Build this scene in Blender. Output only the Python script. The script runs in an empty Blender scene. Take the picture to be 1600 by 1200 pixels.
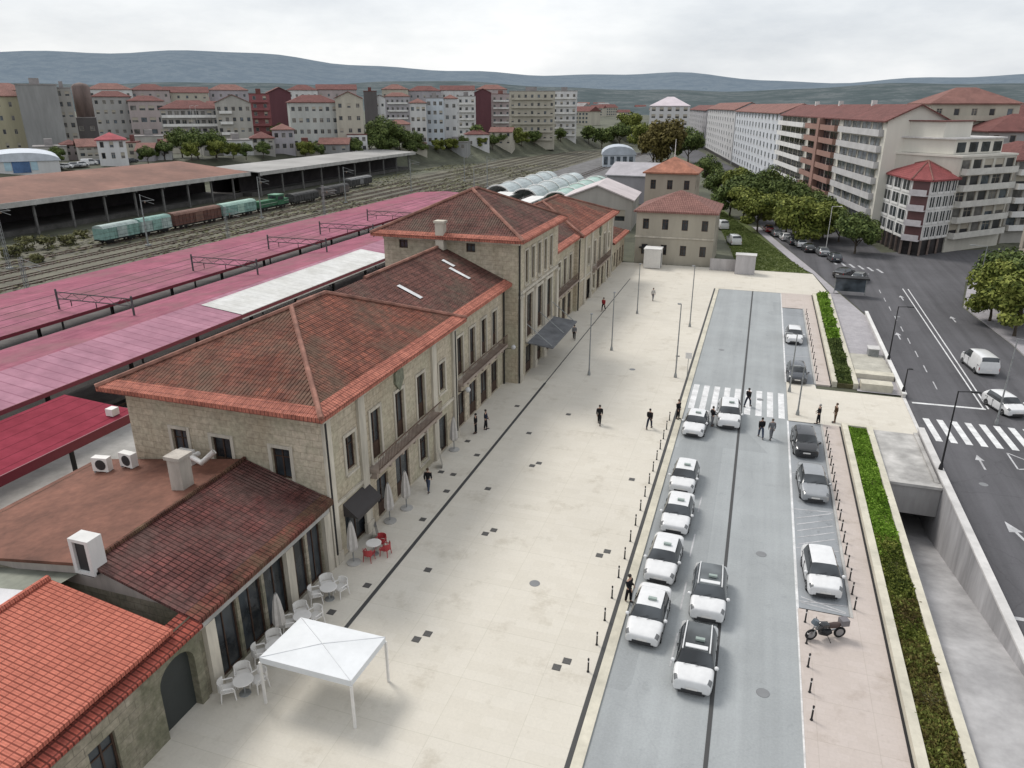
import bpy, math, random
from mathutils import Vector, Matrix
R = math.radians
random.seed(7)
scene = bpy.context.scene
COL = scene.collection

# ------------------------------------------------------------------ camera model
F, H, HOR, VX = 1150.0, 25.0, 165.0, 1205.0
PIT = math.atan((600-HOR)/F)
YAW = math.atan((VX-800)/(F/math.cos(PIT)))
FW = Vector((-math.sin(YAW)*math.cos(PIT), math.cos(YAW)*math.cos(PIT), -math.sin(PIT)))
RT = Vector((math.cos(YAW), math.sin(YAW), 0))
UP = RT.cross(FW)
CAMP = Vector((0, 0, H))
cd = bpy.data.cameras.new('camera'); cam = bpy.data.objects.new('camera', cd); COL.objects.link(cam)
cam.matrix_world = Matrix.Translation(CAMP) @ Matrix((RT, UP, -FW)).transposed().to_4x4()
cd.sensor_width = 36; cd.lens = F/1600*36; cd.clip_start = 0.5; cd.clip_end = 9000
scene.camera = cam

def sstep(t): t = max(0, min(1, t)); return t*t*(3-2*t)
def terrain(x, y):
    """height of the natural ground"""
    e = -168 + (min(y, 700)-200)*0.26
    h = 8*sstep((e-x)/18)
    h += min(9, max(0, e-60-x)*0.035)
    h += 2.5*sstep((y-330)/200)*sstep((-40-x)/60)*0
    d = math.hypot(x, y)
    if x > 60: h += min(60, (x-60)*0.03)*sstep((y-150)/300)
    return h
def at(u, v, z=None):
    """the point on the ground (or at height z) that the survey photo shows at u, v"""
    r = FW + RT*((u-800)/F) + UP*((600-v)/F)
    if z is not None: return CAMP + r*((z-H)/r.z)
    t = 5.0
    for _ in range(4000):
        p = CAMP + r*t
        if p.z <= terrain(p.x, p.y): return p
        t *= 1.004
        if t > 6000: break
    return p

# ------------------------------------------------------------------ materials
MATS = {}
def new_mat(name):
    m = bpy.data.materials.new(name); m.use_nodes = True
    nt = m.node_tree; nt.nodes.clear()
    o = nt.nodes.new('ShaderNodeOutputMaterial'); b = nt.nodes.new('ShaderNodeBsdfPrincipled')
    nt.links.new(b.outputs[0], o.inputs[0])
    return m, nt, b
def N(nt, t, **kw):
    n = nt.nodes.new(t)
    for k, v in kw.items(): setattr(n, k, v)
    return n
def ramp(nt, fac, stops):
    r = N(nt, 'ShaderNodeValToRGB'); cr = r.color_ramp
    while len(cr.elements) < len(stops): cr.elements.new(0.5)
    for e, (p, c) in zip(cr.elements, stops):
        e.position = p; e.color = (*c, 1) if len(c) == 3 else c
    nt.links.new(fac, r.inputs[0]); return r
def noise(nt, vec, scale, detail=5, rough=0.6):
    n = N(nt, 'ShaderNodeTexNoise'); n.inputs['Scale'].default_value = scale
    n.inputs['Detail'].default_value = detail; n.inputs['Roughness'].default_value = rough
    if vec: nt.links.new(vec, n.inputs['Vector'])
    return n
def mul(nt, a, b, mode='MULTIPLY', fac=1.0):
    m = N(nt, 'ShaderNodeMix', data_type='RGBA', blend_type=mode); m.inputs[0].default_value = fac
    for s, i in ((a, 6), (b, 7)):
        if isinstance(s, (tuple, list)): m.inputs[i].default_value = (*s, 1)
        else: nt.links.new(s, m.inputs[i])
    return m.outputs[2]
def plain(name, c, var=0.18, scale=0.6, rough=0.8, metal=0.0, bump=0.0, fine=6.0, spec=0.3, streak=False):
    """base colour with large stains and fine grain"""
    if name in MATS: return MATS[name]
    m, nt, b = new_mat(name)
    tc = N(nt, 'ShaderNodeTexCoord')
    g = N(nt, 'ShaderNodeNewGeometry')
    pos = g.outputs['Position'] if scale < 2 else tc.outputs['Object']
    if streak:
        mp = N(nt, 'ShaderNodeMapping'); mp.inputs['Scale'].default_value = (1, 1, 0.18)
        nt.links.new(pos, mp.inputs[0]); pos = mp.outputs[0]
    n1 = noise(nt, pos, scale, 6); n2 = noise(nt, pos, scale*fine, 4)
    lo = tuple(max(0, x*(1-var*1.6)) for x in c); hi = tuple(min(1, x*(1+var)) for x in c)
    r1 = ramp(nt, n1.outputs[0], [(0.3, lo), (0.7, hi)])
    r2 = ramp(nt, n2.outputs[0], [(0.25, (1-var,)*3), (0.75, (1,)*3)])
    nt.links.new(mul(nt, r1.outputs[0], r2.outputs[0]), b.inputs['Base Color'])
    b.inputs['Roughness'].default_value = rough; b.inputs['Metallic'].default_value = metal
    b.inputs['Specular IOR Level'].default_value = spec
    if bump:
        bp = N(nt, 'ShaderNodeBump'); bp.inputs['Strength'].default_value = bump; bp.inputs['Distance'].default_value = 0.05
        nt.links.new(n2.outputs[0], bp.inputs['Height']); nt.links.new(bp.outputs[0], b.inputs['Normal'])
    MATS[name] = m; return m
def flat(name, c, rough=0.5, metal=0.0, spec=0.5, coat=0.0):
    if name in MATS: return MATS[name]
    m, nt, b = new_mat(name)
    tc = N(nt, 'ShaderNodeTexCoord'); n = noise(nt, tc.outputs['Object'], 2.5, 4)
    r = ramp(nt, n.outputs[0], [(0.3, tuple(x*0.88 for x in c)), (0.7, c)])
    nt.links.new(r.outputs[0], b.inputs['Base Color'])
    b.inputs['Roughness'].default_value = rough; b.inputs['Metallic'].default_value = metal
    b.inputs['Specular IOR Level'].default_value = spec; b.inputs['Coat Weight'].default_value = coat
    b.inputs['Coat Roughness'].default_value = 0.08
    MATS[name] = m; return m
def bricked(name, c1, c2, mort, bw, rh, ms, stain=None, stain_c=(0.5, 0.5, 0.5), offset=0.5, rough=0.85, bump=0.3, nscale=0.35, wave=False, streak=False, mixv=0.75, grain=(0.68, 1.12), gs=3.5, spec=0.25):
    """courses in metres on the UV map, with weather stains in world space"""
    if name in MATS: return MATS[name]
    m, nt, b = new_mat(name)
    uv = N(nt, 'ShaderNodeUVMap'); g = N(nt, 'ShaderNodeNewGeometry')
    br = N(nt, 'ShaderNodeTexBrick'); br.offset = offset
    br.inputs['Scale'].default_value = 1; br.inputs['Brick Width'].default_value = bw
    br.inputs['Row Height'].default_value = rh; br.inputs['Mortar Size'].default_value = ms
    br.inputs['Mortar Smooth'].default_value = 0.3
    for k, c in (('Color1', c1), ('Color2', c2), ('Mortar', mort)): br.inputs[k].default_value = (*c, 1)
    nt.links.new(uv.outputs[0], br.inputs['Vector'])
    col = br.outputs['Color']
    pos = g.outputs['Position']
    if streak:
        mp = N(nt, 'ShaderNodeMapping'); mp.inputs['Scale'].default_value = (1, 1, 0.22)
        nt.links.new(pos, mp.inputs[0]); pos = mp.outputs[0]
    n1 = noise(nt, pos, nscale, 7, 0.65)
    r1 = ramp(nt, n1.outputs[0], [(0.32, stain_c), (0.62, (1, 1, 1))])
    col = mul(nt, col, r1.outputs[0], fac=mixv)
    n2 = noise(nt, g.outputs['Position'], gs, 5, 0.7)
    r2 = ramp(nt, n2.outputs[0], [(0.3, (grain[0],)*3), (0.65, (grain[1],)*3)])
    col = mul(nt, col, r2.outputs[0])
    if stain:
        n3 = noise(nt, g.outputs['Position'], nscale*0.55, 6, 0.7)
        r3 = ramp(nt, n3.outputs[0], [(0.46, (0,)*3), (0.62, (1,)*3)])
        mx = N(nt, 'ShaderNodeMix', data_type='RGBA'); nt.links.new(r3.outputs[0], mx.inputs[0])
        nt.links.new(col, mx.inputs[6]); nt.links.new(mul(nt, stain, r2.outputs[0]), mx.inputs[7]); col = mx.outputs[2]
    nt.links.new(col, b.inputs['Base Color']); b.inputs['Roughness'].default_value = rough
    b.inputs['Specular IOR Level'].default_value = spec
    h = br.outputs['Fac']
    bp = N(nt, 'ShaderNodeBump'); bp.inputs['Strength'].default_value = bump; bp.inputs['Distance'].default_value = 0.06
    if wave:
        sx = N(nt, 'ShaderNodeSeparateXYZ'); nt.links.new(uv.outputs[0], sx.inputs[0])
        ma = N(nt, 'ShaderNodeMath', operation='MULTIPLY'); nt.links.new(sx.outputs[0], ma.inputs[0]); ma.inputs[1].default_value = 2*math.pi/bw
        si = N(nt, 'ShaderNodeMath', operation='SINE'); nt.links.new(ma.outputs[0], si.inputs[0])
        fr = N(nt, 'ShaderNodeMath', operation='DIVIDE'); nt.links.new(sx.outputs[1], fr.inputs[0]); fr.inputs[1].default_value = rh
        f2 = N(nt, 'ShaderNodeMath', operation='FRACT'); nt.links.new(fr.outputs[0], f2.inputs[0])
        ad = N(nt, 'ShaderNodeMath', operation='SUBTRACT'); nt.links.new(si.outputs[0], ad.inputs[0]); nt.links.new(f2.outputs[0], ad.inputs[1])
        nt.links.new(ad.outputs[0], bp.inputs['Height'])
    else:
        iv = N(nt, 'ShaderNodeMath', operation='SUBTRACT'); iv.inputs[0].default_value = 1; nt.links.new(h, iv.inputs[1])
        nt.links.new(iv.outputs[0], bp.inputs['Height'])
    nt.links.new(bp.outputs[0], b.inputs['Normal'])
    MATS[name] = m; return m
def asphalt(name, c, wear=0.12, stain=0.25, crack=0.35, rough=0.85):
    """aggregate grain, worn wheel lanes along y, darker repair patches, oil spots and fine cracks"""
    m, nt, b = new_mat(name); g = N(nt, 'ShaderNodeNewGeometry'); P = g.outputs['Position']
    def mapped(sx, sy):
        mp = N(nt, 'ShaderNodeMapping'); mp.inputs['Scale'].default_value = (sx, sy, 1); nt.links.new(P, mp.inputs[0]); return mp.outputs[0]
    n1 = noise(nt, P, 0.14, 7, 0.65); col = ramp(nt, n1.outputs[0], [(0.3, tuple(x*0.86 for x in c)), (0.7, tuple(x*1.1 for x in c))]).outputs[0]
    n2 = noise(nt, mapped(0.75, 0.025), 1.0, 4, 0.6); col = mul(nt, col, ramp(nt, n2.outputs[0], [(0.35, (1-wear,)*3), (0.65, (1+wear*0.6,)*3)]).outputs[0])
    n3 = noise(nt, P, 0.9, 4, 0.7); col = mul(nt, col, ramp(nt, n3.outputs[0], [(0.60, (1,)*3), (0.74, (1-stain,)*3)]).outputs[0])
    n4 = noise(nt, P, 9, 3, 0.8); col = mul(nt, col, ramp(nt, n4.outputs[0], [(0.3, (0.9,)*3), (0.7, (1.06,)*3)]).outputs[0])
    wn = noise(nt, P, 0.8, 4, 0.6); wp = mul(nt, P, wn.outputs['Color'], 'ADD', 0.9)
    vo = N(nt, 'ShaderNodeTexVoronoi', feature='DISTANCE_TO_EDGE'); vo.inputs['Scale'].default_value = 0.13; nt.links.new(wp, vo.inputs['Vector'])
    col = mul(nt, col, ramp(nt, vo.outputs['Distance'], [(0.0, (1-crack,)*3), (0.006, (1,)*3)]).outputs[0])
    vc = N(nt, 'ShaderNodeTexVoronoi', feature='F1', distance='CHEBYCHEV'); vc.inputs['Scale'].default_value = 1.0; nt.links.new(mapped(0.11, 0.05), vc.inputs['Vector'])
    sp = N(nt, 'ShaderNodeSeparateColor'); nt.links.new(vc.outputs['Color'], sp.inputs[0])
    col = mul(nt, col, ramp(nt, sp.outputs[0], [(0.80, (1,)*3), (0.81, (0.90,)*3)]).outputs[0])
    nt.links.new(col, b.inputs['Base Color']); b.inputs['Roughness'].default_value = rough; b.inputs['Specular IOR Level'].default_value = 0.25
    bp = N(nt, 'ShaderNodeBump'); bp.inputs['Strength'].default_value = 0.12; bp.inputs['Distance'].default_value = 0.03; nt.links.new(n4.outputs[0], bp.inputs['Height']); nt.links.new(bp.outputs[0], b.inputs['Normal'])
    MATS[name] = m; return m
def paving(name, c, joint=1.2, big=3.6, stain=0.16):
    """slabs with fine joints, wider construction joints, foot-worn blotches and small dark spots"""
    m, nt, b = new_mat(name); g = N(nt, 'ShaderNodeNewGeometry'); P = g.outputs['Position']
    def grid(sz, w_, dark, off=0.5):
        br = N(nt, 'ShaderNodeTexBrick'); br.offset = off; br.inputs['Scale'].default_value = 1; br.inputs['Brick Width'].default_value = sz; br.inputs['Row Height'].default_value = sz*0.5 if off else sz
        br.inputs['Mortar Size'].default_value = w_; br.inputs['Mortar Smooth'].default_value = 0.4
        br.inputs['Color1'].default_value = (1,1,1,1); br.inputs['Color2'].default_value = (0.955,0.95,0.94,1) if off else (1,1,1,1); br.inputs['Mortar'].default_value = (dark,dark,dark*0.98,1); nt.links.new(P, br.inputs['Vector']); return br.outputs['Color']
    n1 = noise(nt, P, 0.08, 7, 0.62); col = ramp(nt, n1.outputs[0], [(0.3, tuple(x*0.93 for x in c)), (0.68, tuple(min(1, x*1.04) for x in c))]).outputs[0]
    col = mul(nt, col, grid(joint, 0.010, 0.92)); col = mul(nt, col, grid(big, 0.02, 0.90, 0.0))
    n2 = noise(nt, P, 0.42, 6, 0.72); col = mul(nt, col, ramp(nt, n2.outputs[0], [(0.55, (1,)*3), (0.72, (1-stain, 1-stain*1.1, 1-stain*1.25))]).outputs[0])
    n3 = noise(nt, P, 2.6, 3, 0.7); col = mul(nt, col, ramp(nt, n3.outputs[0], [(0.70, (1,)*3), (0.80, (0.78,0.76,0.73))]).outputs[0])
    n4 = noise(nt, P, 7, 3, 0.8); col = mul(nt, col, ramp(nt, n4.outputs[0], [(0.3, (0.95,)*3), (0.7, (1.03,)*3)]).outputs[0])
    nt.links.new(col, b.inputs['Base Color']); b.inputs['Roughness'].default_value = 0.85; b.inputs['Specular IOR Level'].default_value = 0.25
    MATS[name] = m; return m
def glass(name, c=(0.03, 0.035, 0.04), rough=0.12):
    if name in MATS: return MATS[name]
    m, nt, b = new_mat(name)
    g = N(nt, 'ShaderNodeNewGeometry'); n = noise(nt, g.outputs['Position'], 0.5, 2)
    r = ramp(nt, n.outputs[0], [(0.35, tuple(x*0.5 for x in c)), (0.65, tuple(x*1.8 for x in c))])
    nt.links.new(r.outputs[0], b.inputs['Base Color']); b.inputs['Roughness'].default_value = rough
    b.inputs['Specular IOR Level'].default_value = 0.5
    MATS[name] = m; return m
def leafmat(name, dark, mid, light):
    if name in MATS: return MATS[name]
    m, nt, b = new_mat(name)
    g = N(nt, 'ShaderNodeNewGeometry'); n = noise(nt, g.outputs['Position'], 0.55, 3)
    ad = N(nt, 'ShaderNodeMath', operation='MULTIPLY_ADD'); nt.links.new(g.outputs['Random Per Island'], ad.inputs[0])
    ad.inputs[1].default_value = 0.45; nt.links.new(n.outputs[0], ad.inputs[2])
    r = ramp(nt, ad.outputs[0], [(0.42, dark), (0.7, mid), (0.95, light)])
    nt.links.new(r.outputs[0], b.inputs['Base Color']); b.inputs['Roughness'].default_value = 0.75
    b.inputs['Specular IOR Level'].default_value = 0.15
    MATS[name] = m; return m

# ------------------------------------------------------------------ mesh building
class MB:
    def __init__(s): s.v = []; s.f = []; s.m = []
    def add(s, vs, fs, mi=0):
        o = len(s.v); s.v += [tuple(p) for p in vs]
        for f in fs: s.f.append([i+o for i in f]); s.m.append(mi)
        return s
    def quad(s, a, b, c, d, mi=0): return s.add([a, b, c, d], [(0, 1, 2, 3)], mi)
    def poly(s, pts, mi=0): return s.add(pts, [tuple(range(len(pts)))], mi)
    def box(s, x0, y0, z0, x1, y1, z1, mi=0, M=None):
        vs = [Vector(p) for p in ((x0,y0,z0),(x1,y0,z0),(x1,y1,z0),(x0,y1,z0),(x0,y0,z1),(x1,y0,z1),(x1,y1,z1),(x0,y1,z1))]
        if M: vs = [M @ p for p in vs]
        return s.add(vs, [(0,3,2,1),(4,5,6,7),(0,1,5,4),(1,2,6,5),(2,3,7,6),(3,0,4,7)], mi)
    def prism(s, pts, z0, z1, mi=0, M=None, mtop=None):
        n = len(pts); vs = [Vector((x,y,z0)) for x,y in pts]+[Vector((x,y,z1)) for x,y in pts]
        if M: vs = [M @ p for p in vs]
        o = len(s.v); s.v += [tuple(p) for p in vs]
        s.f.append([o+i for i in range(n-1,-1,-1)]); s.m.append(mi)
        s.f.append([o+n+i for i in range(n)]); s.m.append(mi if mtop is None else mtop)
        for i in range(n):
            j = (i+1) % n; s.f.append([o+i,o+j,o+n+j,o+n+i]); s.m.append(mi)
        return s
    def tube(s, pts, rs, n=8, mi=0, cap=True):
        pts = [Vector(p) for p in pts]
        if not isinstance(rs, (list, tuple)): rs = [rs]*len(pts)
        o = len(s.v)
        for i, p in enumerate(pts):
            d = (pts[min(i+1,len(pts)-1)]-pts[max(i-1,0)]).normalized()
            a = d.cross(Vector((0,0,1)) if abs(d.z) < 0.95 else Vector((1,0,0))).normalized(); b = d.cross(a)
            for k in range(n):
                t = 2*math.pi*k/n; s.v.append(tuple(p+(a*math.cos(t)+b*math.sin(t))*rs[i]))
        for i in range(len(pts)-1):
            for k in range(n):
                l = (k+1) % n
                s.f.append([o+i*n+k,o+i*n+l,o+(i+1)*n+l,o+(i+1)*n+k]); s.m.append(mi)
        if cap:
            s.f.append([o+k for k in range(n)]); s.m.append(mi)
            e = o+(len(pts)-1)*n; s.f.append([e+k for k in range(n-1,-1,-1)]); s.m.append(mi)
        return s
    def lathe(s, prof, n=12, mi=0, c=(0,0,0), M=None):
        o = len(s.v)
        for r, z in prof:
            for k in range(n):
                t = 2*math.pi*k/n; p = Vector((c[0]+r*math.cos(t), c[1]+r*math.sin(t), c[2]+z))
                s.v.append(tuple(M @ p if M else p))
        for i in range(len(prof)-1):
            for k in range(n):
                l = (k+1) % n; s.f.append([o+i*n+k,o+i*n+l,o+(i+1)*n+l,o+(i+1)*n+k]); s.m.append(mi)
        s.f.append([o+k for k in range(n-1,-1,-1)]); s.m.append(mi)
        e = o+(len(prof)-1)*n; s.f.append([e+k for k in range(n)]); s.m.append(mi)
        return s
    def mesh(s, name, mats, smooth=False):
        me = bpy.data.meshes.new(name); me.from_pydata(s.v, [], s.f)
        for m in (mats if isinstance(mats, (list, tuple)) else [mats]): me.materials.append(m)
        me.polygons.foreach_set('material_index', s.m)
        if smooth: me.polygons.foreach_set('use_smooth', [True]*len(s.f))
        me.update()
        uvl = me.uv_layers.new(name='UVMap'); uvs = [0.0]*(2*len(me.loops)); Z = Vector((0,0,1))
        for p in me.polygons:
            n = p.normal
            if abs(n.z) > 0.995: a, b = Vector((1,0,0)), Vector((0,1,0))
            else:
                a = Z.cross(n); a.normalize(); b = n.cross(a)
            for li in p.loop_indices:
                co = me.vertices[me.loops[li].vertex_index].co
                uvs[2*li] = co.dot(a); uvs[2*li+1] = co.dot(b)
        uvl.data.foreach_set('uv', uvs)
        return me
    def build(s, name, mats, parent=None, smooth=False):
        return link(name, s.mesh(name, mats, smooth), parent)

ROOTM = {}
def link(name, data, parent=None, world=True, loc=None, rz=0):
    o = bpy.data.objects.new(name, data); COL.objects.link(o)
    if parent is not None:
        o.parent = parent
        if world and parent.name in ROOTM: o.matrix_parent_inverse = ROOTM[parent.name].inverted()
    if loc is not None: o.location = loc; o.rotation_euler = (0, 0, rz)
    return o
def tag(o, label=None, cat=None, group=None, kind=None):
    if label: o['label'] = label
    if cat: o['category'] = cat
    if group: o['group'] = group
    if kind: o['kind'] = kind
    return o
def thing(name, label, cat, loc=(0,0,0), rz=0, group=None, world=False):
    """Empty at a thing's base; world=True: its parts are given in world coordinates"""
    o = bpy.data.objects.new(name, None); COL.objects.link(o)
    o.location = loc; o.rotation_euler = (0, 0, rz); o.empty_display_size = 0.5
    if world: ROOTM[o.name] = Matrix.Translation(loc) @ Matrix.Rotation(rz, 4, 'Z')
    return tag(o, label, cat, group)
def struct(name, mb, mats): 
    return tag(mb.build(name, mats), kind='structure')
def copy_tree(o, parent=None):
    c = o.copy(); COL.objects.link(c)
    if parent is not None: c.parent = parent
    for ch in list(o.children): copy_tree(ch, c)
    return c
class Proto:
    """first call moves the original, later calls copy it with its parts"""
    def __init__(s, root): s.root = root; s.used = False
    def place(s, loc, rz, label, group=None):
        o = s.root if not s.used else copy_tree(s.root)
        s.used = True; o.location = loc; o.rotation_euler = (0, 0, rz); o['label'] = label
        if group: o['group'] = group
        return o

# ------------------------------------------------------------------ palette
def tilem(name, c1, c2, stain, dark=(0.40, 0.38, 0.36)):
    return bricked(name, c1, c2, tuple(x*0.35 for x in c1), 0.24, 0.42, 0.035, stain=stain, stain_c=dark, offset=0.0, wave=True, bump=1.0, nscale=0.42, grain=(0.55, 1.22), gs=2.2, mixv=0.9)
M_TILE_RED = tilem('old_red_tile', (0.40, 0.14, 0.092), (0.25, 0.10, 0.075), (0.15, 0.088, 0.062))
M_TILE_DARK = tilem('dark_mossy_tile', (0.26, 0.11, 0.088), (0.18, 0.085, 0.072), (0.125, 0.086, 0.066))
M_TILE_BROWN = tilem('brown_tile', (0.22, 0.088, 0.06), (0.17, 0.07, 0.05), (0.16, 0.10, 0.06))
M_TILE_NEW = bricked('new_orange_tile', (0.60, 0.195, 0.135), (0.53, 0.165, 0.115), (0.36, 0.10, 0.07), 0.21, 0.36, 0.03, offset=0.0, wave=True, bump=0.8, stain_c=(0.78, 0.74, 0.72), grain=(0.8, 1.08))
M_TILE_EAVE = bricked('eave_tile', (0.58, 0.215, 0.15), (0.47, 0.175, 0.125), (0.28, 0.10, 0.075), 0.24, 0.42, 0.03, offset=0.0, wave=True, bump=0.7, stain_c=(0.5, 0.46, 0.46), nscale=0.5, grain=(0.6, 1.15))
M_RIDGE = plain('ridge_tile', (0.33, 0.16, 0.12), 0.35, 0.8)
M_TILE_FAR = bricked('far_tile', (0.25, 0.105, 0.095), (0.20, 0.09, 0.08), (0.11, 0.04, 0.035), 0.3, 0.6, 0.05, offset=0.0, bump=0.4, stain_c=(0.6, 0.6, 0.6))
M_TILE_FAR2 = bricked('far_tile_pale', (0.33, 0.175, 0.145), (0.27, 0.14, 0.12), (0.16, 0.07, 0.06), 0.3, 0.6, 0.05, offset=0.0, bump=0.4, stain_c=(0.6, 0.6, 0.6))
M_STONE = bricked('granite_ashlar', (0.56, 0.49, 0.385), (0.48, 0.42, 0.33), (0.37, 0.32, 0.25), 0.85, 0.42, 0.02, stain=(0.43, 0.395, 0.295), stain_c=(0.68, 0.65, 0.58), bump=0.25, streak=True)
M_STONE_TRIM = plain('granite_trim', (0.56, 0.515, 0.435), 0.2, 0.9, bump=0.2, streak=True)
M_STONE_OLD = bricked('stained_granite', (0.43, 0.385, 0.31), (0.36, 0.32, 0.255), (0.25, 0.22, 0.18), 0.8, 0.4, 0.02, stain=(0.17, 0.165, 0.115), stain_c=(0.55, 0.54, 0.5), bump=0.3, streak=True)
M_WHITE = plain('white_render', (0.72, 0.71, 0.69), 0.10, 0.5, streak=True)
M_WOOD = plain('dark_wood', (0.07, 0.04, 0.028), 0.25, 3.0, rough=0.6)
M_WOODW = flat('pale_frame', (0.42, 0.38, 0.31), 0.6)
M_GLASS = glass('window_glass')
M_GLASSB = glass('blue_glass', (0.07, 0.085, 0.10))
M_IRON = flat('black_iron', (0.022, 0.022, 0.024), 0.5, 0.4)
M_STEEL = plain('grey_steel', (0.32, 0.33, 0.33), 0.2, 2.5, rough=0.5, metal=0.3)
M_PLASTIC_W = flat('white_plastic', (0.74, 0.72, 0.69), 0.45)
M_CONC = plain('concrete', (0.44, 0.43, 0.41), 0.16, 0.5, bump=0.15)
M_CONC_L = plain('pale_concrete', (0.60, 0.585, 0.57), 0.14, 0.5, bump=0.1)
M_CONC_STAIN = plain('stained_concrete', (0.50, 0.485, 0.465), 0.30, 0.42, bump=0.1, fine=3)
M_CREAM = plain('cream_stone', (0.58, 0.545, 0.45), 0.12, 0.8, bump=0.1)
M_PAVE = paving('plaza_paving', (0.605, 0.568, 0.498), 1.2, 3.6, 0.20)
M_PAVE_PINK = paving('pinkish_paving', (0.50, 0.44, 0.405), 0.8, 2.4, 0.2)
M_PAVE_GREY = bricked('grey_paving', (0.39, 0.37, 0.385), (0.36, 0.345, 0.36), (0.31, 0.30, 0.31), 0.6, 0.6, 0.01, stain_c=(0.78, 0.78, 0.78), bump=0.04, nscale=0.2, grain=(0.88, 1.05), gs=1.6)
M_ROAD = asphalt('pale_asphalt', (0.335, 0.352, 0.357), 0.09, 0.14, 0.05)
M_PARK = asphalt('parking_asphalt', (0.29, 0.305, 0.32), 0.10, 0.35, 0.08)
M_ASPH = asphalt('avenue_asphalt', (0.10, 0.098, 0.105), 0.2, 0.22, 0.18)
M_PAINT = plain('road_paint', (0.72, 0.72, 0.72), 0.16, 1.2, fine=8)
M_PAINT_WORN = plain('worn_road_paint', (0.50, 0.50, 0.51), 0.22, 1.2, fine=8)
M_GROUND = plain('dry_ground', (0.115, 0.12, 0.082), 0.35, 0.05, bump=0.3, fine=12)
M_MAROON = bricked('maroon_sheet', (0.365, 0.135, 0.182), (0.33, 0.12, 0.163), (0.27, 0.096, 0.134), 1.1, 60, 0.05, offset=0.0, stain_c=(0.60, 0.62, 0.64), bump=0.5, nscale=0.3, stain=(0.26, 0.125, 0.145), rough=0.95, spec=0.05, grain=(0.86, 1.05), gs=0.8)
M_MAROON_LIT = bricked('faded_maroon_sheet', (0.44, 0.235, 0.295), (0.395, 0.205, 0.26), (0.32, 0.15, 0.20), 1.1, 60, 0.06, offset=0.0, stain_c=(0.66, 0.66, 0.68), bump=0.5, nscale=0.3, rough=0.95, spec=0.05, grain=(0.86, 1.05), gs=0.8)  # paler copy of the maroon sheet, light on the near slope put into colour
M_MAROON_D = bricked('deep_red_sheet', (0.27, 0.045, 0.068), (0.24, 0.04, 0.06), (0.165, 0.028, 0.042), 1.1, 60, 0.05, offset=0.0, stain_c=(0.75, 0.7, 0.7), bump=0.4, nscale=0.2, rough=0.95, spec=0.05, grain=(0.86, 1.05), gs=0.8)
M_MAROON_EDGE = flat('maroon_fascia', (0.17, 0.018, 0.035), 0.5)
M_LEAF_G = leafmat('olive_leaves', (0.03, 0.045, 0.010), (0.125, 0.15, 0.03), (0.26, 0.28, 0.07))
M_LEAF_D = leafmat('dark_leaves', (0.022, 0.038, 0.012), (0.08, 0.112, 0.032), (0.165, 0.205, 0.065))
M_LEAF_A = leafmat('autumn_leaves', (0.055, 0.045, 0.015), (0.115, 0.095, 0.03), (0.18, 0.15, 0.05))
M_LEAF_L = leafmat('bright_leaves', (0.07, 0.13, 0.015), (0.16, 0.285, 0.03), (0.28, 0.42, 0.07))
M_LEAF_R = leafmat('rusty_leaves', (0.075, 0.055, 0.025), (0.15, 0.125, 0.04), (0.20, 0.23, 0.06))
M_BARK = plain('bark', (0.10, 0.08, 0.06), 0.3, 3.0, bump=0.4)
M_LAWN = plain('lawn', (0.10, 0.125, 0.035), 0.25, 0.4, bump=0.3, fine=30)
M_TYRE = flat('tyre_rubber', (0.02, 0.02, 0.021), 0.8, 0, 0.2)
M_RIM = flat('alloy_rim', (0.42, 0.42, 0.43), 0.35, 0.8)
M_CARGLASS = glass('car_glass', (0.045, 0.05, 0.055), 0.05)
M_LAMP = flat('lamp_glass', (0.52, 0.52, 0.52), 0.15)
M_TAIL = flat('tail_lamp', (0.35, 0.02, 0.02), 0.2)
M_BLACKP = flat('black_plastic', (0.025, 0.025, 0.027), 0.55)

# ------------------------------------------------------------------ sky and sun
w = bpy.data.worlds.new('World'); scene.world = w; w.use_nodes = True
nt = w.node_tree; nt.nodes.clear()
SUN_EL, SUN_AZ = R(52), R(-62)
out = N(nt, 'ShaderNodeOutputWorld'); bg = N(nt, 'ShaderNodeBackground'); bg.inputs[1].default_value = 0.145
sky = N(nt, 'ShaderNodeTexSky', sky_type='NISHITA'); sky.sun_disc = False
sky.sun_elevation = SUN_EL; sky.sun_rotation = SUN_AZ; sky.dust_density = 4; sky.altitude = 150
tc = N(nt, 'ShaderNodeTexCoord'); mp = N(nt, 'ShaderNodeMapping'); mp.inputs['Scale'].default_value = (1, 1, 3.2)
nt.links.new(tc.outputs['Generated'], mp.inputs[0])
cn = noise(nt, mp.outputs[0], 2.6, 8, 0.58)
cl = ramp(nt, cn.outputs[0], [(0.28, (4.6, 4.9, 5.3)), (0.5, (6.4, 6.6, 6.8)), (0.72, (8.2, 8.2, 8.2))])
mx = N(nt, 'ShaderNodeMix', data_type='RGBA'); mx.inputs[0].default_value = 0.86
nt.links.new(sky.outputs[0], mx.inputs[6]); nt.links.new(cl.outputs[0], mx.inputs[7])
nt.links.new(mx.outputs[2], bg.inputs[0]); nt.links.new(bg.outputs[0], out.inputs[0])
sl = bpy.data.lights.new('sun', 'SUN'); sl.energy = 2.1; sl.angle = R(18); sl.color = (1.0, 0.965, 0.91)
so = bpy.data.objects.new('sun', sl); COL.objects.link(so)
sd = Vector((math.sin(SUN_AZ)*math.cos(SUN_EL), math.cos(SUN_AZ)*math.cos(SUN_EL), math.sin(SUN_EL)))
so.rotation_euler = sd.to_track_quat('Z', 'Y').to_euler(); so.location = (0, 0, 100)
scene.view_settings.view_transform = 'Standard'; scene.view_settings.look = 'None'
scene.view_settings.exposure = 0; scene.view_settings.gamma = 1

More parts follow.
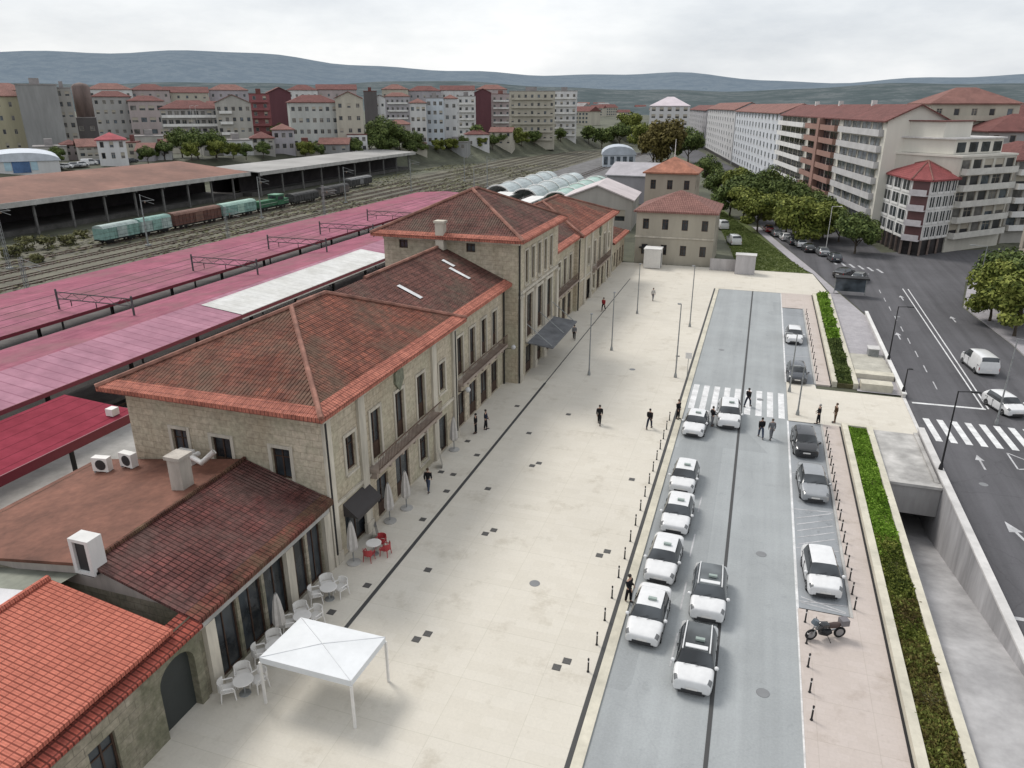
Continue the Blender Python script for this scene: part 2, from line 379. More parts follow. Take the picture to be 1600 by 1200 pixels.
# ------------------------------------------------------------------ ground, hills, roads
def terrain2(x, y):
    return terrain(x, y)
def axis(brks, lo, hi):
    a = sorted(brks); step = 6.0; x = a[0]
    while x > lo: x -= step; step *= 1.22; a.insert(0, max(x, lo))
    step = 6.0; x = a[-1]
    while x < hi: x += step; step *= 1.22; a.append(min(x, hi))
    return a
gx = axis([-240,-232,-224,-216,-208,-200,-194,-188,-182,-176,-170,-164,-158,-152,-146,-140,-134,-128,-122,-116,-110,-104,-98,-90,-80,-60,-40,-20,0,10.75,14.25,20,30,45,60,75,90], -6000, 6000)
gy = axis([-20,0,15,33.5,52.4,70,90,110,130,150,180,210,240,270,300,330,360,390,420,450,480,520,560,600], -300, 7000)
mb = MB(); nx = len(gx)
for y in gy:
    for x in gx: mb.v.append((x, y, terrain(x, y)-0.06))
for j in range(len(gy)-1):
    for i in range(nx-1):
        if gx[i] == 10.75 and gy[j] == 33.5: continue
        mb.f.append([j*nx+i, j*nx+i+1, (j+1)*nx+i+1, (j+1)*nx+i]); mb.m.append(0)
struct('ground', mb, M_GROUND)

def hillmat(name, a, b_, c):
    m, nt, b = new_mat(name); g = N(nt, 'ShaderNodeNewGeometry')
    n = noise(nt, g.outputs['Position'], 0.011, 10, 0.78)
    r = ramp(nt, n.outputs[0], [(0.40, a), (0.5, b_), (0.58, c), (0.60, a)])
    nt.links.new(r.outputs[0], b.inputs['Base Color']); b.inputs['Roughness'].default_value = 1; b.inputs['Specular IOR Level'].default_value = 0
    return m
def hills(r0, r1, hmax, seed, m, rows=10, cols=130):
    mb = MB(); rnd = random.Random(seed); ph = [rnd.uniform(0, 6.28) for _ in range(8)]
    def prof(t): return 0.66+0.16*math.sin(2.1*t+ph[0])+0.10*math.sin(5.3*t+ph[1])+0.06*math.sin(11*t+ph[2])+0.03*math.sin(23*t+ph[3])+0.015*math.sin(51*t+ph[4])
    for j in range(rows+1):
        f = j/rows; r = r0+(r1-r0)*f
        for i in range(cols+1):
            t = R(-75)+R(150)*i/cols
            h = hmax*prof(t)*sstep(f*1.08)+hmax*0.03*math.sin(17*t+9*f+ph[5])*f*(1-f)*4
            mb.v.append((r*math.sin(t-YAW), r*math.cos(t-YAW), h-3*(1-f)))
    for j in range(rows):
        for i in range(cols):
            k = j*(cols+1)+i; mb.f.append([k, k+1, k+cols+2, k+cols+1]); mb.m.append(0)
    o = tag(mb.build('hills', m, smooth=True), kind='structure'); return o
hills(850, 2300, 95, 3, hillmat('near_hill_slopes', (0.075, 0.095, 0.10), (0.095, 0.115, 0.12), (0.15, 0.165, 0.17)))  # bluish slope tones paint aerial haze into the colour
hills(2800, 5200, 330, 11, hillmat('far_hill_slopes', (0.135, 0.17, 0.205), (0.15, 0.185, 0.22), (0.175, 0.21, 0.24)))  # paler and bluer still, with more haze in the colour

def sheet(name, pts, z, m, th=None, zb=None):
    mb = MB()
    if th: mb.prism(pts, z-th, z)
    else: mb.poly([(x, y, z) for x, y in pts])
    return struct(name, mb, m)
def rect(x0, y0, x1, y1): return [(x0,y0),(x1,y0),(x1,y1),(x0,y1)]
# plaza in front of the station
sheet('plaza', rect(-42, 8, -4.75, 124.5), 0.02, M_PAVE)
sheet('plaza', [(-4.75,109.5),(10.9,109.5),(9.2,124.5),(-4.75,124.5)], 0.02, M_PAVE)
mb = MB()
mb.box(-4.75, 8, -0.1, -4.28, 109.5, 0.10)
struct('kerb', mb, M_CREAM)
mb = MB()
mb.box(-4.98, 8, -0.1, -4.76, 109.5, 0.032)
mb.box(-17.82, 26.2, -0.1, -17.60, 64, 0.034)
mb.box(-17.76, 64, -0.1, -17.66, 112, 0.034)
mb.box(0.34, 8, -0.1, 0.52, 109.4, 0.018)
struct('drain_channel', mb, flat('drain_slot', (0.05, 0.05, 0.05), 0.7))
sheet('roadway', rect(-4.28, 8, 4.3, 109.5), 0.0, M_ROAD)
sheet('parking_strip', rect(4.3, 35.6, 7.0, 101), 0.002, M_PARK)
sheet('pavement', rect(4.3, 101, 8.3, 109.5), 0.06, M_PAVE_PINK)
sheet('pavement', rect(4.3, 8, 8.3, 35.4), 0.10, M_PAVE_PINK, 0.25)
sheet('pavement', rect(7.0, 35.4, 8.3, 61.6), 0.10, M_PAVE_PINK, 0.25)
sheet('pavement', rect(7.0, 71.6, 8.3, 101), 0.10, M_PAVE_PINK, 0.25)
mb = MB(); mb.box(6.86, 35.4, -0.1, 6.999, 61.6, 0.13); mb.box(6.86, 71.6, -0.1, 6.999, 101, 0.13)
struct('kerb', mb, M_CONC)
sheet('path', [(4.32,61.7),(14.35,61.7),(14.35,70.4),(7.0,70.4),(6.9,71.5),(4.32,71.5)], 0.05, M_PAVE)
# markings of the drop-off road
mb = MB()
mb.box(4.22, 8, -0.05, 4.36, 61.7, 0.014); mb.box(4.22, 71.6, -0.05, 4.36, 109.4, 0.014)
struct('road_marking', mb, M_PAINT)
mb = MB()
for i in range(9):
    x = -4.05+i*0.95
    mb.poly([(x,62,0.012),(x+0.52,62,0.012),(x+0.52,68.2,0.012),(x,68.2,0.012)])
tag(mb.build('zebra_crossing', M_PAINT), kind='structure')
mb = MB()
def strip(mb, a, b, wd, z):
    a, b = Vector((*a, z)), Vector((*b, z)); d = (b-a).normalized(); n = Vector((-d.y, d.x, 0))*wd/2
    mb.quad(a-n, b-n, b+n, a+n)
for y in (36.2, 41.6, 46.4, 51.8, 57.6, 74.5, 80, 88): 
    strip(mb, (4.4, y), (6.8, y+0.3), 0.1, 0.012)
for i in range(5): strip(mb, (4.5, 42.0+i*0.8), (6.7, 43.3+i*0.8), 0.09, 0.012)
for i in range(2): strip(mb, (4.5, 36.6-i*0.5), (6.7, 35.9-i*0.1), 0.09, 0.0121)
for y0, y1 in ((29, 31.5), (33.4, 36), (38.6, 41.2), (44, 46.2)):
    strip(mb, (-1.62, y0), (-1.55, y1), 0.09, 0.012)
struct('road_marking', mb, M_PAINT_WORN)
# avenue
sheet('avenue', [(14.6,8),(28.5,8),(28.5,92),(27,109),(31,126),(42,135),(75,140),(75,170),(46,160),(22,148),(21,160),(5,250),(-10,330),(-40,480),(-75,640),(-88,640),(-56,480),(-24,330),(-8,250),(1,172),(9.5,128),(12.4,112),(14.6,100)], -0.02, M_ASPH)
sheet('pavement', [(28.5,8),(60,8),(60,128),(42,134.5),(31.2,125.4),(27.2,109),(28.6,92)], 0.10, M_PAVE_GREY, 0.3)
sheet('pavement', [(10.6,71),(14.3,71),(14.3,100),(12.2,111.5),(10.9,111.5)], 0.05, M_PAVE_GREY)
sheet('pavement', [(9.25,124.5),(10.9,111.5),(12.1,112),(9.4,127.5),(0.6,172),(-1.0,172),(7.2,130)], 0.06, M_PAVE_GREY)
sheet('lawn', [(-1.9,124.6),(9.0,124.6),(7.0,130),(-1.2,172),(-9,200),(-11,200),(-4.5,150)], 0.04, M_LAWN)
mb = MB()
strip(mb, (20.75,70), (21.2,118), 0.13, -0.010); strip(mb, (21.15,70), (21.9,118), 0.13, -0.0101)
strip(mb, (15, 69.6), (20.9, 69.9), 0.35, -0.0102)
struct('road_marking', mb, M_PAINT)
mb = MB()
for i in range(12):
    x = 15.2+i*1.06
    mb.poly([(x+0.25,61.2,-0.01),(x+0.75,61.2,-0.01),(x+0.55,66,-0.01),(x+0.05,66,-0.01)])
tag(mb.build('zebra_crossing', M_PAINT), kind='structure')
mb = MB()
def arrow(x, y, s=1.0, rz=0, z=-0.01):
    M = Matrix.Translation((x, y, z)) @ Matrix.Rotation(rz, 4, 'Z')
    for q in ([(-0.08,-1.6),(0.08,-1.6),(0.08,0.2),(-0.08,0.2)], [(-0.35,0.2),(0.35,0.2),(0,1.3),(0,1.3)]):
        mb.poly([tuple(M @ Vector((a*s, b*s, 0))) for a, b in (q if len(set(q)) == 4 else q[:3])])
arrow(17.9, 58.2, 0.9); arrow(17.6, 47.5, 1.2, 0.25); arrow(20.2, 112, 1); arrow(24.6, 102, 1); arrow(17, 92, 1)
for a, b in (((20.2,60.5),(22.3,58.4)),((20.2,60.5),(20.2,57.6)),((20.2,57.6),(22.3,58.4))): strip(mb, a, b, 0.12, -0.0103)
strip(mb, (14.75,38.2), (17.2,38.3), 0.3, -0.0104); strip(mb, (24.7,8), (24.7,58), 0.12, -0.0105)
for i in range(9): strip(mb, (17.8, 74+i*5), (17.85, 76.2+i*5), 0.11, -0.0106)
for i in range(6): strip(mb, (19.9-1.3*i, 129+1.0*i), (19.4-1.3*i, 132+1.0*i), 0.4, -0.0107)
struct('road_marking', mb, M_PAINT_WORN)

# ------------------------------------------------------------------ planters, ramp, car park roof
def planter(y0, y1, label, leaves, seed):
    t = thing('planter', label, 'planter', (9.5, y0, 0), world=True)
    mb = MB()
    mb.box(8.42, y0, -0.1, 8.86, y1, 0.5); mb.box(10.28, y0, -0.1, 10.72, y1, 0.5)
    mb.box(8.862, y1-0.35, -0.1, 10.278, y1-0.002, 0.48)
    mb.build('kerb_wall', M_CREAM, t)
    mb = MB(); mb.box(8.31, y0, -0.05, 8.415, y1, 0.13); mb.build('drain_slot', M_IRON, t)  # dark joint strip, with the low wall's shadow put into its colour
    mb = MB(); mb.box(8.87, y0, -0.1, 10.27, y1-0.36, 0.36); mb.build('soil', plain('planter_soil', (0.11, 0.10, 0.045), 0.3, 1.5), t)
    return t
planter(20, 61.5, 'long near planter with cream kerb walls beside the car park ramp', None, 1)
planter(71.7, 109, 'far planter with cream kerb walls beyond the paved cross path', None, 2)
def tuft_field(name, x0, x1, y0, y1, n, hgt, m, z, seed, wfac=0.14):
    rnd = random.Random(seed); mb = MB()
    for i in range(n):
        x, y = rnd.uniform(x0, x1), rnd.uniform(y0, y1)
        hh = hgt*rnd.uniform(0.5, 1.25)*(0.7+0.5*math.sin(y*1.3+seed)*math.sin(x*2.1))
        a = rnd.uniform(0, 6.28); lx, ly = rnd.gauss(0, 0.3)*hh, rnd.gauss(0, 0.3)*hh
        wx, wy = math.cos(a)*wfac, math.sin(a)*wfac
        mb.add([(x-wx,y-wy,z),(x+wx,y+wy,z),(x+wx*0.7+lx,y+wy*0.7+ly,z+hh),(x-wx*0.5+lx,y-wy*0.5+ly,z+hh*0.9)], [(0,1,2,3)])
    return mb
def stuff(name, mb, m, label, cat): return tag(mb.build(name, m), label, cat, kind='stuff')
stuff('ground_cover', tuft_field('g', 8.92, 10.22, 41.5, 61, 9000, 0.20, 0, 0.36, 1, 0.09), M_LEAF_L, 'bright green ground cover filling the far half of the near planter', 'ground cover')
stuff('ground_cover', tuft_field('g', 8.92, 10.22, 34, 44, 4200, 0.20, 0, 0.36, 2, 0.09), M_LEAF_G, 'olive green ground cover in the middle of the near planter', 'ground cover')
stuff('ground_cover', tuft_field('g', 8.92, 10.22, 20, 37.5, 6500, 0.20, 0, 0.36, 3, 0.09), M_LEAF_R, 'rusty brown ground cover in the near end of the planter', 'ground cover')
stuff('ground_cover', tuft_field('g', 8.92, 10.22, 71.9, 108.4, 9500, 0.34, 0, 0.36, 4, 0.12), M_LEAF_D, 'dark green ground cover filling the far planter', 'ground cover')
stuff('ground_cover', tuft_field('g', 8.95, 10.2, 86, 108.4, 3000, 0.5, 0, 0.36, 5), M_LEAF_L, 'bright green tips in the far end of the far planter', 'ground cover')

t = thing('car_park_ramp', 'pale concrete ramp sinking between walls to the dark underground car park entrance', 'ramp', (12.5, 33.5, 0), world=True)
zr = lambda y: -1.0-(y-38.2)*0.215
mb = MB(); mb.quad((10.75,33.5,0.0),(14.25,33.5,0.0),(14.25,53.5,zr(53.5)),(10.75,53.5,zr(53.5)))
mb.quad((10.75,53.5,zr(53.5)),(14.25,53.5,zr(53.5)),(14.25,62,zr(53.5)-0.5),(10.75,62,zr(53.5)-0.5)); mb.quad((10.73,15,0.0),(14.25,15,0.0),(14.25,33.5,0.0),(10.73,33.5,0.0))
mb.build('ramp_floor', plain('ramp_concrete', (0.42, 0.41, 0.41), 0.2, 0.35, bump=0.1), t)
mb = MB(); mb.box(14.2, 15, -6, 14.55, 62, 0.55); mb.build('retaining_wall', plain('wall_concrete', (0.40, 0.39, 0.395), 0.22, 0.45, streak=True), t)
mb = MB(); mb.box(10.724, 20, -6, 10.80, 62, 0.30); mb.build('retaining_wall', MATS['wall_concrete'], t)
mb = MB(); mb.box(14.12, 15, 0.552, 14.62, 62.0, 0.68); mb.build('coping', M_CONC_L, t)
mb = MB(); mb.box(10.82, 61.5, -6, 14.18, 62, -0.2); mb.build('portal_back', flat('portal_dark', (0.015, 0.013, 0.013), 0.9), t)  # near-black end panel paints the darkness inside the entrance
mb = MB(); mb.box(10.82, 52.2, -2.1, 14.18, 52.7, 0.10); mb.build('fascia', plain('fascia_concrete', (0.36, 0.35, 0.345), 0.15, 0.6, streak=True), t)
mb = MB(); mb.box(10.74, 52.702, -0.35, 14.18, 61.6, 0.16); mb.box(10.74, 52.0, 0.102, 14.18, 52.7, 0.30); mb.box(13.82, 52.702, 0.162, 14.1, 61.55, 0.34)
mb.build('roof_slab', M_CONC_STAIN, t)
t = thing('parapet', 'white concrete parapet along the avenue beyond the cross path', 'parapet', (14.4, 70.4, 0), world=True)
mb = MB(); mb.box(14.3, 70.4, -0.1, 14.56, 100.5, 0.42); mb.build('wall', M_CONC_L, t)
mb = MB(); mb.box(14.24, 70.3, 0.422, 14.62, 100.6, 0.52); mb.build('coping', M_WHITE, t)
mb = MB(); mb.box(14.3, 61.7, -0.1, 14.56, 70.2, 0.12); struct('kerb', mb, M_CONC_L)
# stepped stone blocks between far planter and avenue
t = thing('stone_steps', 'cream stone steps and low blocks between far planter and avenue', 'steps', (12, 71, 0), world=True)
mb = MB()
mb.box(10.9, 71.3, 0, 13.6, 72.6, 0.75); mb.build('stone_block', M_CREAM, t)
mb = MB(); mb.box(10.74, 74.8, 0, 14.2, 76.0, 0.55); mb.build('stone_block', M_CREAM, t)
for i in range(4): mb = MB(); mb.box(10.8, 76.2+i*1.7, 0, 14.15, 77.6+i*1.7, 0.42-0.09*i); mb.build('step', plain('step_stone', (0.46, 0.44, 0.38), 0.15, 0.8), t)
t = thing('glass_lift_box', 'low grey metal box on the pavement beside the white parapet', 'box', (13.2, 83, 0), world=True)
mb = MB(); mb.box(12.7, 82.2, 0, 13.7, 83.4, 0.9); mb.build('housing', M_STEEL, t)
mb = MB(); mb.box(12.62, 82.1, 0.902, 13.78, 83.5, 0.98); mb.build('lid', M_CONC_L, t)

# ------------------------------------------------------------------ walls with real openings, windows
def facade(mb, ox, oy, z0, dx, dy, W, Hh, ops, depth=0.22, mi=0):
    """wall with reveals round each opening (u0,u1,v0,v1); outward normal is d x Z"""
    us = sorted({0, W} | {round(q, 4) for o in ops for q in o[:2]})
    vs = sorted({0, Hh} | {round(q, 4) for o in ops for q in o[2:4]})
    P = lambda u, v, i=0: (ox+dx*u-dy*i, oy+dy*u+dx*i, z0+v)
    for a, b in zip(us, us[1:]):
        c0 = None
        for c, d in zip(vs, vs[1:]):
            um, vm = (a+b)/2, (c+d)/2
            hole = any(o[0] < um < o[1] and o[2] < vm < o[3] for o in ops)
            if hole:
                if c0 is not None: mb.quad(P(a,c0),P(b,c0),P(b,c),P(a,c),mi); c0 = None
            elif c0 is None: c0 = c
        if c0 is not None: mb.quad(P(a,c0),P(b,c0),P(b,Hh),P(a,Hh),mi)
    for o in ops:
        u0, u1, v0, v1 = o[:4]
        mb.quad(P(u0,v0),P(u1,v0),P(u1,v0,depth),P(u0,v0,depth),mi); mb.quad(P(u0,v1,depth),P(u1,v1,depth),P(u1,v1),P(u0,v1),mi)
        mb.quad(P(u0,v0,depth),P(u0,v1,depth),P(u0,v1),P(u0,v0),mi); mb.quad(P(u1,v0),P(u1,v1),P(u1,v1,depth),P(u1,v0,depth),mi)
WC = {}; WRND = random.Random(4); M_CURT = glass('curtained_glass', (0.11, 0.105, 0.10), 0.3)
def window_meshes(w, h, style, fm, gm, depth):
    k = (round(w,2), round(h,2), style, fm.name, gm.name, depth)
    if k in WC: return WC[k]
    f = MB(); d = depth
    fw = min(0.09, w*0.12)
    f.box(-w/2, d-0.09, 0, -w/2+fw, d, h); f.box(w/2-fw, d-0.09, 0, w/2, d, h)
    f.box(-w/2+fw, d-0.09, 0, w/2-fw, d, fw); f.box(-w/2+fw, d-0.09, h-fw, w/2-fw, d, h)
    if style in ('sash', 'door') and w > 0.6: f.box(-0.04, d-0.08, fw, 0.04, d-0.005, h-fw)
    if style == 'sash': f.box(-w/2+fw, d-0.075, h*0.68, -0.04, d-0.004, h*0.68+0.06); f.box(0.04, d-0.075, h*0.68, w/2-fw, d-0.004, h*0.68+0.06)
    if style == 'door': f.box(-w/2+fw, d-0.07, fw, -0.04, d-0.006, h*0.32); f.box(0.04, d-0.07, fw, w/2-fw, d-0.006, h*0.32)
    if style == 'blind': f.box(-w/2+fw, d-0.07, h*0.45, w/2-fw, d-0.006, h-fw)
    if style == 'shop':
        n = max(2, int(w/1.0))
        for i in range(1, n): x = -w/2+w*i/n; f.box(x-0.03, d-0.08, fw, x+0.03, d-0.005, h-fw)
    g = MB(); g.quad((-w/2+fw*0.5,d-0.03,fw*0.5),(w/2-fw*0.5,d-0.03,fw*0.5),(w/2-fw*0.5,d-0.03,h-fw*0.5),(-w/2+fw*0.5,d-0.03,h-fw*0.5))
    fa = f.mesh('window_frame', fm); ga = g.mesh('window_pane', gm)
    one = MB(); one.v = f.v+g.v; one.f = f.f+[[i+len(f.v) for i in q] for q in g.f]; one.m = [0]*len(f.f)+[1]*len(g.f)
    WC[k] = (fa, ga, one.mesh('window', [fm, gm])); return WC[k]
def put_windows(root, ox, oy, z0, dx, dy, ops, fm=None, gm=None, depth=0.22, split=True, name='window', style='sash'):
    rz = math.atan2(dy, dx)
    for o in ops:
        u0, u1, v0, v1 = o[:4]; st = o[4] if len(o) > 4 else style; nm = o[5] if len(o) > 5 else ('door' if st == 'door' else name)
        m = window_meshes(u1-u0, v1-v0, st, fm or M_WOOD, gm or M_GLASS, depth)
        if st == 'mix': m = window_meshes(u1-u0, v1-v0, WRND.choice(('blind','open','sash','open')), fm or M_WOODW, WRND.choice((gm or M_GLASS, M_GLASSB, gm or M_GLASS, M_CURT)), depth)
        um = (u0+u1)/2; loc = (ox+dx*um, oy+dy*um, z0+v0)
        if split:
            a = link(nm, m[0], root, True, loc, rz); b = link('pane', m[1], a, False)
        else: link(nm, m[2], root, True, loc, rz)

# ------------------------------------------------------------------ roofs
def hip(mb, x0, y0, x1, y1, z, rise, hl0, hl1, th=0.22, mi=0):
    xc = (x0+x1)/2; A = (xc, y0+hl0, z+rise); B = (xc, y1-hl1, z+rise)
    a, b, c, d = (x0,y0,z), (x1,y0,z), (x1,y1,z), (x0,y1,z)
    mb.poly([a,b,A],mi); mb.poly([b,c,B,A],mi); mb.poly([c,d,B],mi); mb.poly([d,a,A,B],mi)
    lo = [(p[0],p[1],z-th) for p in (a,b,c,d)]
    for p, q, r, s in ((a,b,lo[1],lo[0]),(b,c,lo[2],lo[1]),(c,d,lo[3],lo[2]),(d,a,lo[0],lo[3])): mb.quad(s,r,q,p,mi)
    mb.quad(lo[3],lo[2],lo[1],lo[0],mi)
    return [(b,A),(a,A),(c,B),(d,B),(A,B)], (a,b,c,d,A,B)
def caps(lines, r=0.16):
    mb = MB()
    for a, b in lines:
        a, b = Vector(a), Vector(b)
        if (b-a).length > 0.3: mb.tube([a+Vector((0,0,0.04)), b+Vector((0,0,0.04))], r, 6)
    return mb
def eave_band(mb, e0, e1, t0, t1, wd=0.85, lift=0.035):
    """strip of newer tiles laid along an eave; t0,t1 upslope ends of the slope edges"""
    e0, e1, t0, t1 = map(Vector, (e0, e1, t0, t1)); n = (e1-e0).cross(t0-e0).normalized()
    if n.z < 0: n = -n
    d = (e1-e0).normalized()
    f = lambda e, t: wd/((t-e)-d*((t-e).dot(d))).length
    p0 = e0+(t0-e0)*f(e0,t0); p1 = e1+(t1-e1)*f(e1,t1); l = n*lift
    mb.quad(e0+l, e1+l, p1+l, p0+l); out = (p0-t0); 
    dn = Vector((0,0,-0.26)); mb.quad(e0+dn-n*0, e1+dn, e1+l, e0+l)

# ------------------------------------------------------------------ the railway station
ST = thing('station_building', 'long two-storey granite railway station with red hipped tile roofs and a central tower block', 'station', (-27.8, 70, 0), world=True)
XF = -21.1
def sect(x0, y0, x1, y1, z0, z1, E=(), S=(), Nn=(), m=None, name='wall', sides='ESNW'):
    mb = MB()
    if 'E' in sides: facade(mb, x1, y0, z0, 0, 1, y1-y0, z1-z0, [(o[0]-y0,o[1]-y0,o[2]-z0,o[3]-z0) for o in E])
    if 'S' in sides: facade(mb, x0, y0, z0, 1, 0, x1-x0, z1-z0, [(o[0]-x0,o[1]-x0,o[2]-z0,o[3]-z0) for o in S])
    if 'N' in sides: facade(mb, x1, y1, z0, -1, 0, x1-x0, z1-z0, [])
    if 'W' in sides: facade(mb, x0, y1, z0, 0, -1, y1-y0, z1-z0, [])
    mb.build(name, m or M_STONE, ST)
    if E: put_windows(ST, x1, y0, z0, 0, 1, [(o[0]-y0,o[1]-y0,o[2]-z0,o[3]-z0)+tuple(o[4:]) for o in E])
    if S: put_windows(ST, x0, y0, z0, 1, 0, [(o[0]-x0,o[1]-x0,o[2]-z0,o[3]-z0)+tuple(o[4:]) for o in S])
def surround(x, ops, pr=0.07, t=0.2, axis_='y'):
    for o in ops:
        a, b, c, d = o[:4]; mb = MB()
        if axis_ == 'y':
            mb.box(x, a-t, c-0.12, x+pr, a, d+t); mb.box(x, b, c-0.12, x+pr, b+t, d+t); mb.box(x, a, d, x+pr*1.3, b, d+t); mb.box(x, a-t*0.8, c-0.24, x+pr*2, b+t*0.8, c-0.121)
        else:
            mb.box(a-t, x-pr, c-0.12, a, x, d+t); mb.box(b, x-pr, c-0.12, b+t, x, d+t); mb.box(a, x-pr*1.3, d, b, x, d+t); mb.box(a-t*0.8, x-pr*2, c-0.24, b+t*0.8, x, c-0.121)
        mb.build('window_surround', M_STONE_TRIM, ST)
def balcony(y0, y1, x, z):
    mb = MB(); mb.box(x, y0, z-0.22, x+0.85, y1, z)
    n = int((y1-y0)/1.8)
    for i in range(n+1):
        y = y0+0.3+(y1-y0-0.6)*i/n; mb.box(x, y-0.12, z-0.75, x+0.5, y+0.12, z-0.221)
    mb.build('balcony_slab', plain('balcony_stone', (0.36, 0.295, 0.25), 0.2, 0.8), ST)
    mb = MB(); mb.box(x+0.78, y0, z+0.88, x+0.84, y1, z+0.94); mb.box(x+0.79, y0, z+0.06, x+0.83, y1, z+0.09)
    k = int((y1-y0)/0.2)
    for i in range(k+1):
        y = y0+(y1-y0)*i/k; mb.box(x+0.80, y-0.012, z, x+0.824, y+0.012, z+0.88)
    mb.build('balcony_railing', flat('rusty_iron', (0.12, 0.075, 0.055), 0.7), ST)
def pilaster(x, y, z0, z1, wd=0.7, pr=0.16):
    mb = MB(); mb.box(x, y-wd/2, z0, x+pr, y+wd/2, z1); mb.box(x, y-wd/2-0.08, z1, x+pr+0.1, y+wd/2+0.08, z1+0.25); mb.box(x, y-wd/2-0.06, z0-0.001, x+pr+0.06, y+wd/2+0.06, z0+0.7)
    mb.build('pilaster', M_STONE_TRIM, ST)
def downpipe(x, y, z0, z1):
    mb = MB(); mb.tube([(x-0.1,y,z1+0.35),(x+0.14,y,z1),(x+0.14,y,z0)], 0.085, 8); mb.build('downpipe', M_IRON, ST)
def cornice(x0, x1, y0, y1, z, E=True, S=True, pr=0.3):
    mb = MB()
    if E: mb.box(x1, y0-(pr if S else 0), z, x1+pr, y1, z+0.16); mb.box(x1, y0-(pr*0.5 if S else 0), z-0.18, x1+pr*0.5, y1, z-0.001)
    if S: mb.box(x0, y0-pr, z, x1-0.001, y0, z+0.16); mb.box(x0, y0-pr*0.5, z-0.18, x1-0.001, y0, z-0.001)
    mb.build('cornice', M_STONE_TRIM, ST)
def wing(y0, y1, ym0, ym1, first):
    """pavilion y0..y1 and the recessed middle ym0..ym1 of one wing"""
    f = lambda y: y0+y if first else y1-y            # mirrored for the far wing
    def op(y, wd, z0, z1, *st):
        a, b = f(y-wd/2), f(y+wd/2); return (min(a,b), max(a,b), z0, z1)+st
    up = [op(2.8,1.1,5.0,7.2), op(5.9,1.25,4.25,7.55,'door','window'), op(9.2,1.25,4.25,7.55,'door','window'), op(12.5,1.25,4.25,7.55,'door','window'), op(16.2,1.1,5.0,7.2)]
    gr = [op(2.9,2.6,0.05,2.9,'shop','shop_window'), op(6.3,1.5,0.05,2.8,'door'), op(9.2,2.0,0.05,3.0,'door'), op(12.5,1.3,0.9,2.9), op(15.7,2.4,0.05,2.9,'shop','shop_window')]
    Sops = [(-31.2,-30.1,5.4,7.4),(-28.4,-27.1,5.3,7.3,'door','window'),(-24.4,-23.2,5.3,7.2)] if first else []
    sect(-34.2, y0, XF, y1, 0, 9.75, up+gr, Sops, m=M_STONE)
    surround(XF, up+[gr[3]]); surround(y0, Sops, axis_='x')
    cornice(-34.2, XF, y0, y1, 9.35, S=first)
    mb = MB(); mb.box(XF, y0+0.8, 3.55, XF+0.14, y1-0.8, 3.75); mb.box(XF, y0+0.8, 0, XF+0.08, y1-0.8, 0.04); mb.build('string_course', M_STONE_TRIM, ST)
    a, b = f(4.6), f(14.2); balcony(min(a,b), max(a,b), XF, 4.1)
    for y in (0.4, 4.15, 14.7, 18.5): pilaster(XF, f(y), 0.001, 9.05, 0.75)
    # coat of arms over the centre window
    mb = MB(); yc = f(9.2); M = Matrix.Translation((XF, yc, 8.35)) @ Matrix.Rotation(R(90), 4, 'Z') @ Matrix.Rotation(R(90), 4, 'X')
    mb.prism([(-0.55,0.6),(-0.6,-0.1),(0,-0.75),(0.6,-0.1),(0.55,0.6),(0.2,0.75),(-0.2,0.75)], 0, 0.16, M=M); mb.build('coat_of_arms', plain('mossy_stone', (0.22, 0.23, 0.17), 0.3, 2), ST)
    # middle part, set back
    xm = XF-0.45; g = (lambda y: ym0+y) if first else (lambda y: ym1-y)
    def om(y, wd, z0, z1, *st):
        a, b = g(y-wd/2), g(y+wd/2); return (min(a,b), max(a,b), z0, z1)+st
    upm = [om(2.0+2.75*i,1.25,4.55,7.8,'door','window') for i in range(4)]
    grm = [om(2.0+2.75*i,1.75,0.05,3.0,'door') for i in range(4)]
    sect(-33.8, ym0, xm, ym1, 0, 9.7, upm+grm, m=M_STONE, sides='E'); sect(-33.8, ym0, xm, ym1, 0, 9.7, m=M_STONE, sides='W'); surround(xm, upm)
    cornice(-33.8, xm, ym0, ym1, 9.3, S=False)
    a, b = g(0.6), g(11.6); balcony(min(a,b), max(a,b), xm, 4.35)
    # roofs
    r = MB(); hp = (9.0, 7.4)
    ya, yb = (y0-1, y1+0.55) if first else (y0-0.55, y1+1)
    lines, P = hip(r, -35.2, ya, -20.3, yb, 9.82, 3.1, 9.0 if first else 7.4, 7.4 if first else 9.0)
    r.build('roof', M_TILE_RED, ST); caps(lines).build('ridge_tiles', M_RIDGE, ST)
    e = MB(); A_, B_ = P[4], P[5]
    eave_band(e, P[1], P[2], A_ if False else (P[4][0],P[4][1],P[4][2]), P[5]); 
    if first: eave_band(e, P[0], P[1], A_, A_)
    e.build('eave_tiles', M_TILE_EAVE, ST)
    r = MB(); xa, xb, z, rz = -34.6, -20.75, 9.76, 12.82
    yy0, yy1 = (y1-8, ym1) if first else (ym0, y0+8)
    r.quad((xb,yy0,z),(xb,yy1,z),(-27.7,yy1,rz),(-27.7,yy0,rz)); r.quad((xa,yy1,z),(xa,yy0,z),(-27.7,yy0,rz),(-27.7,yy1,rz))
    r.quad((xb,yy0,z-0.2),(xb,yy1,z-0.2),(xb,yy1,z),(xb,yy0,z)); r.quad((xa,yy0,z-0.2),(xa,yy1,z-0.2),(xb,yy1,z-0.2),(xb,yy0,z-0.2))
    r.build('roof', M_TILE_DARK, ST)
    e = MB(); a, b = (y1+0.55, ym1) if first else (ym0, y0-0.55)
    eave_band(e, (xb,a,z), (xb,b,z), (-27.7,a,rz), (-27.7,b,rz), 0.8); e.build('eave_tiles', M_TILE_EAVE, ST)
    caps([((-27.7,a-2,rz),(-27.7,b+2 if not first else b,rz))], 0.14).build('ridge_tiles', M_RIDGE, ST)
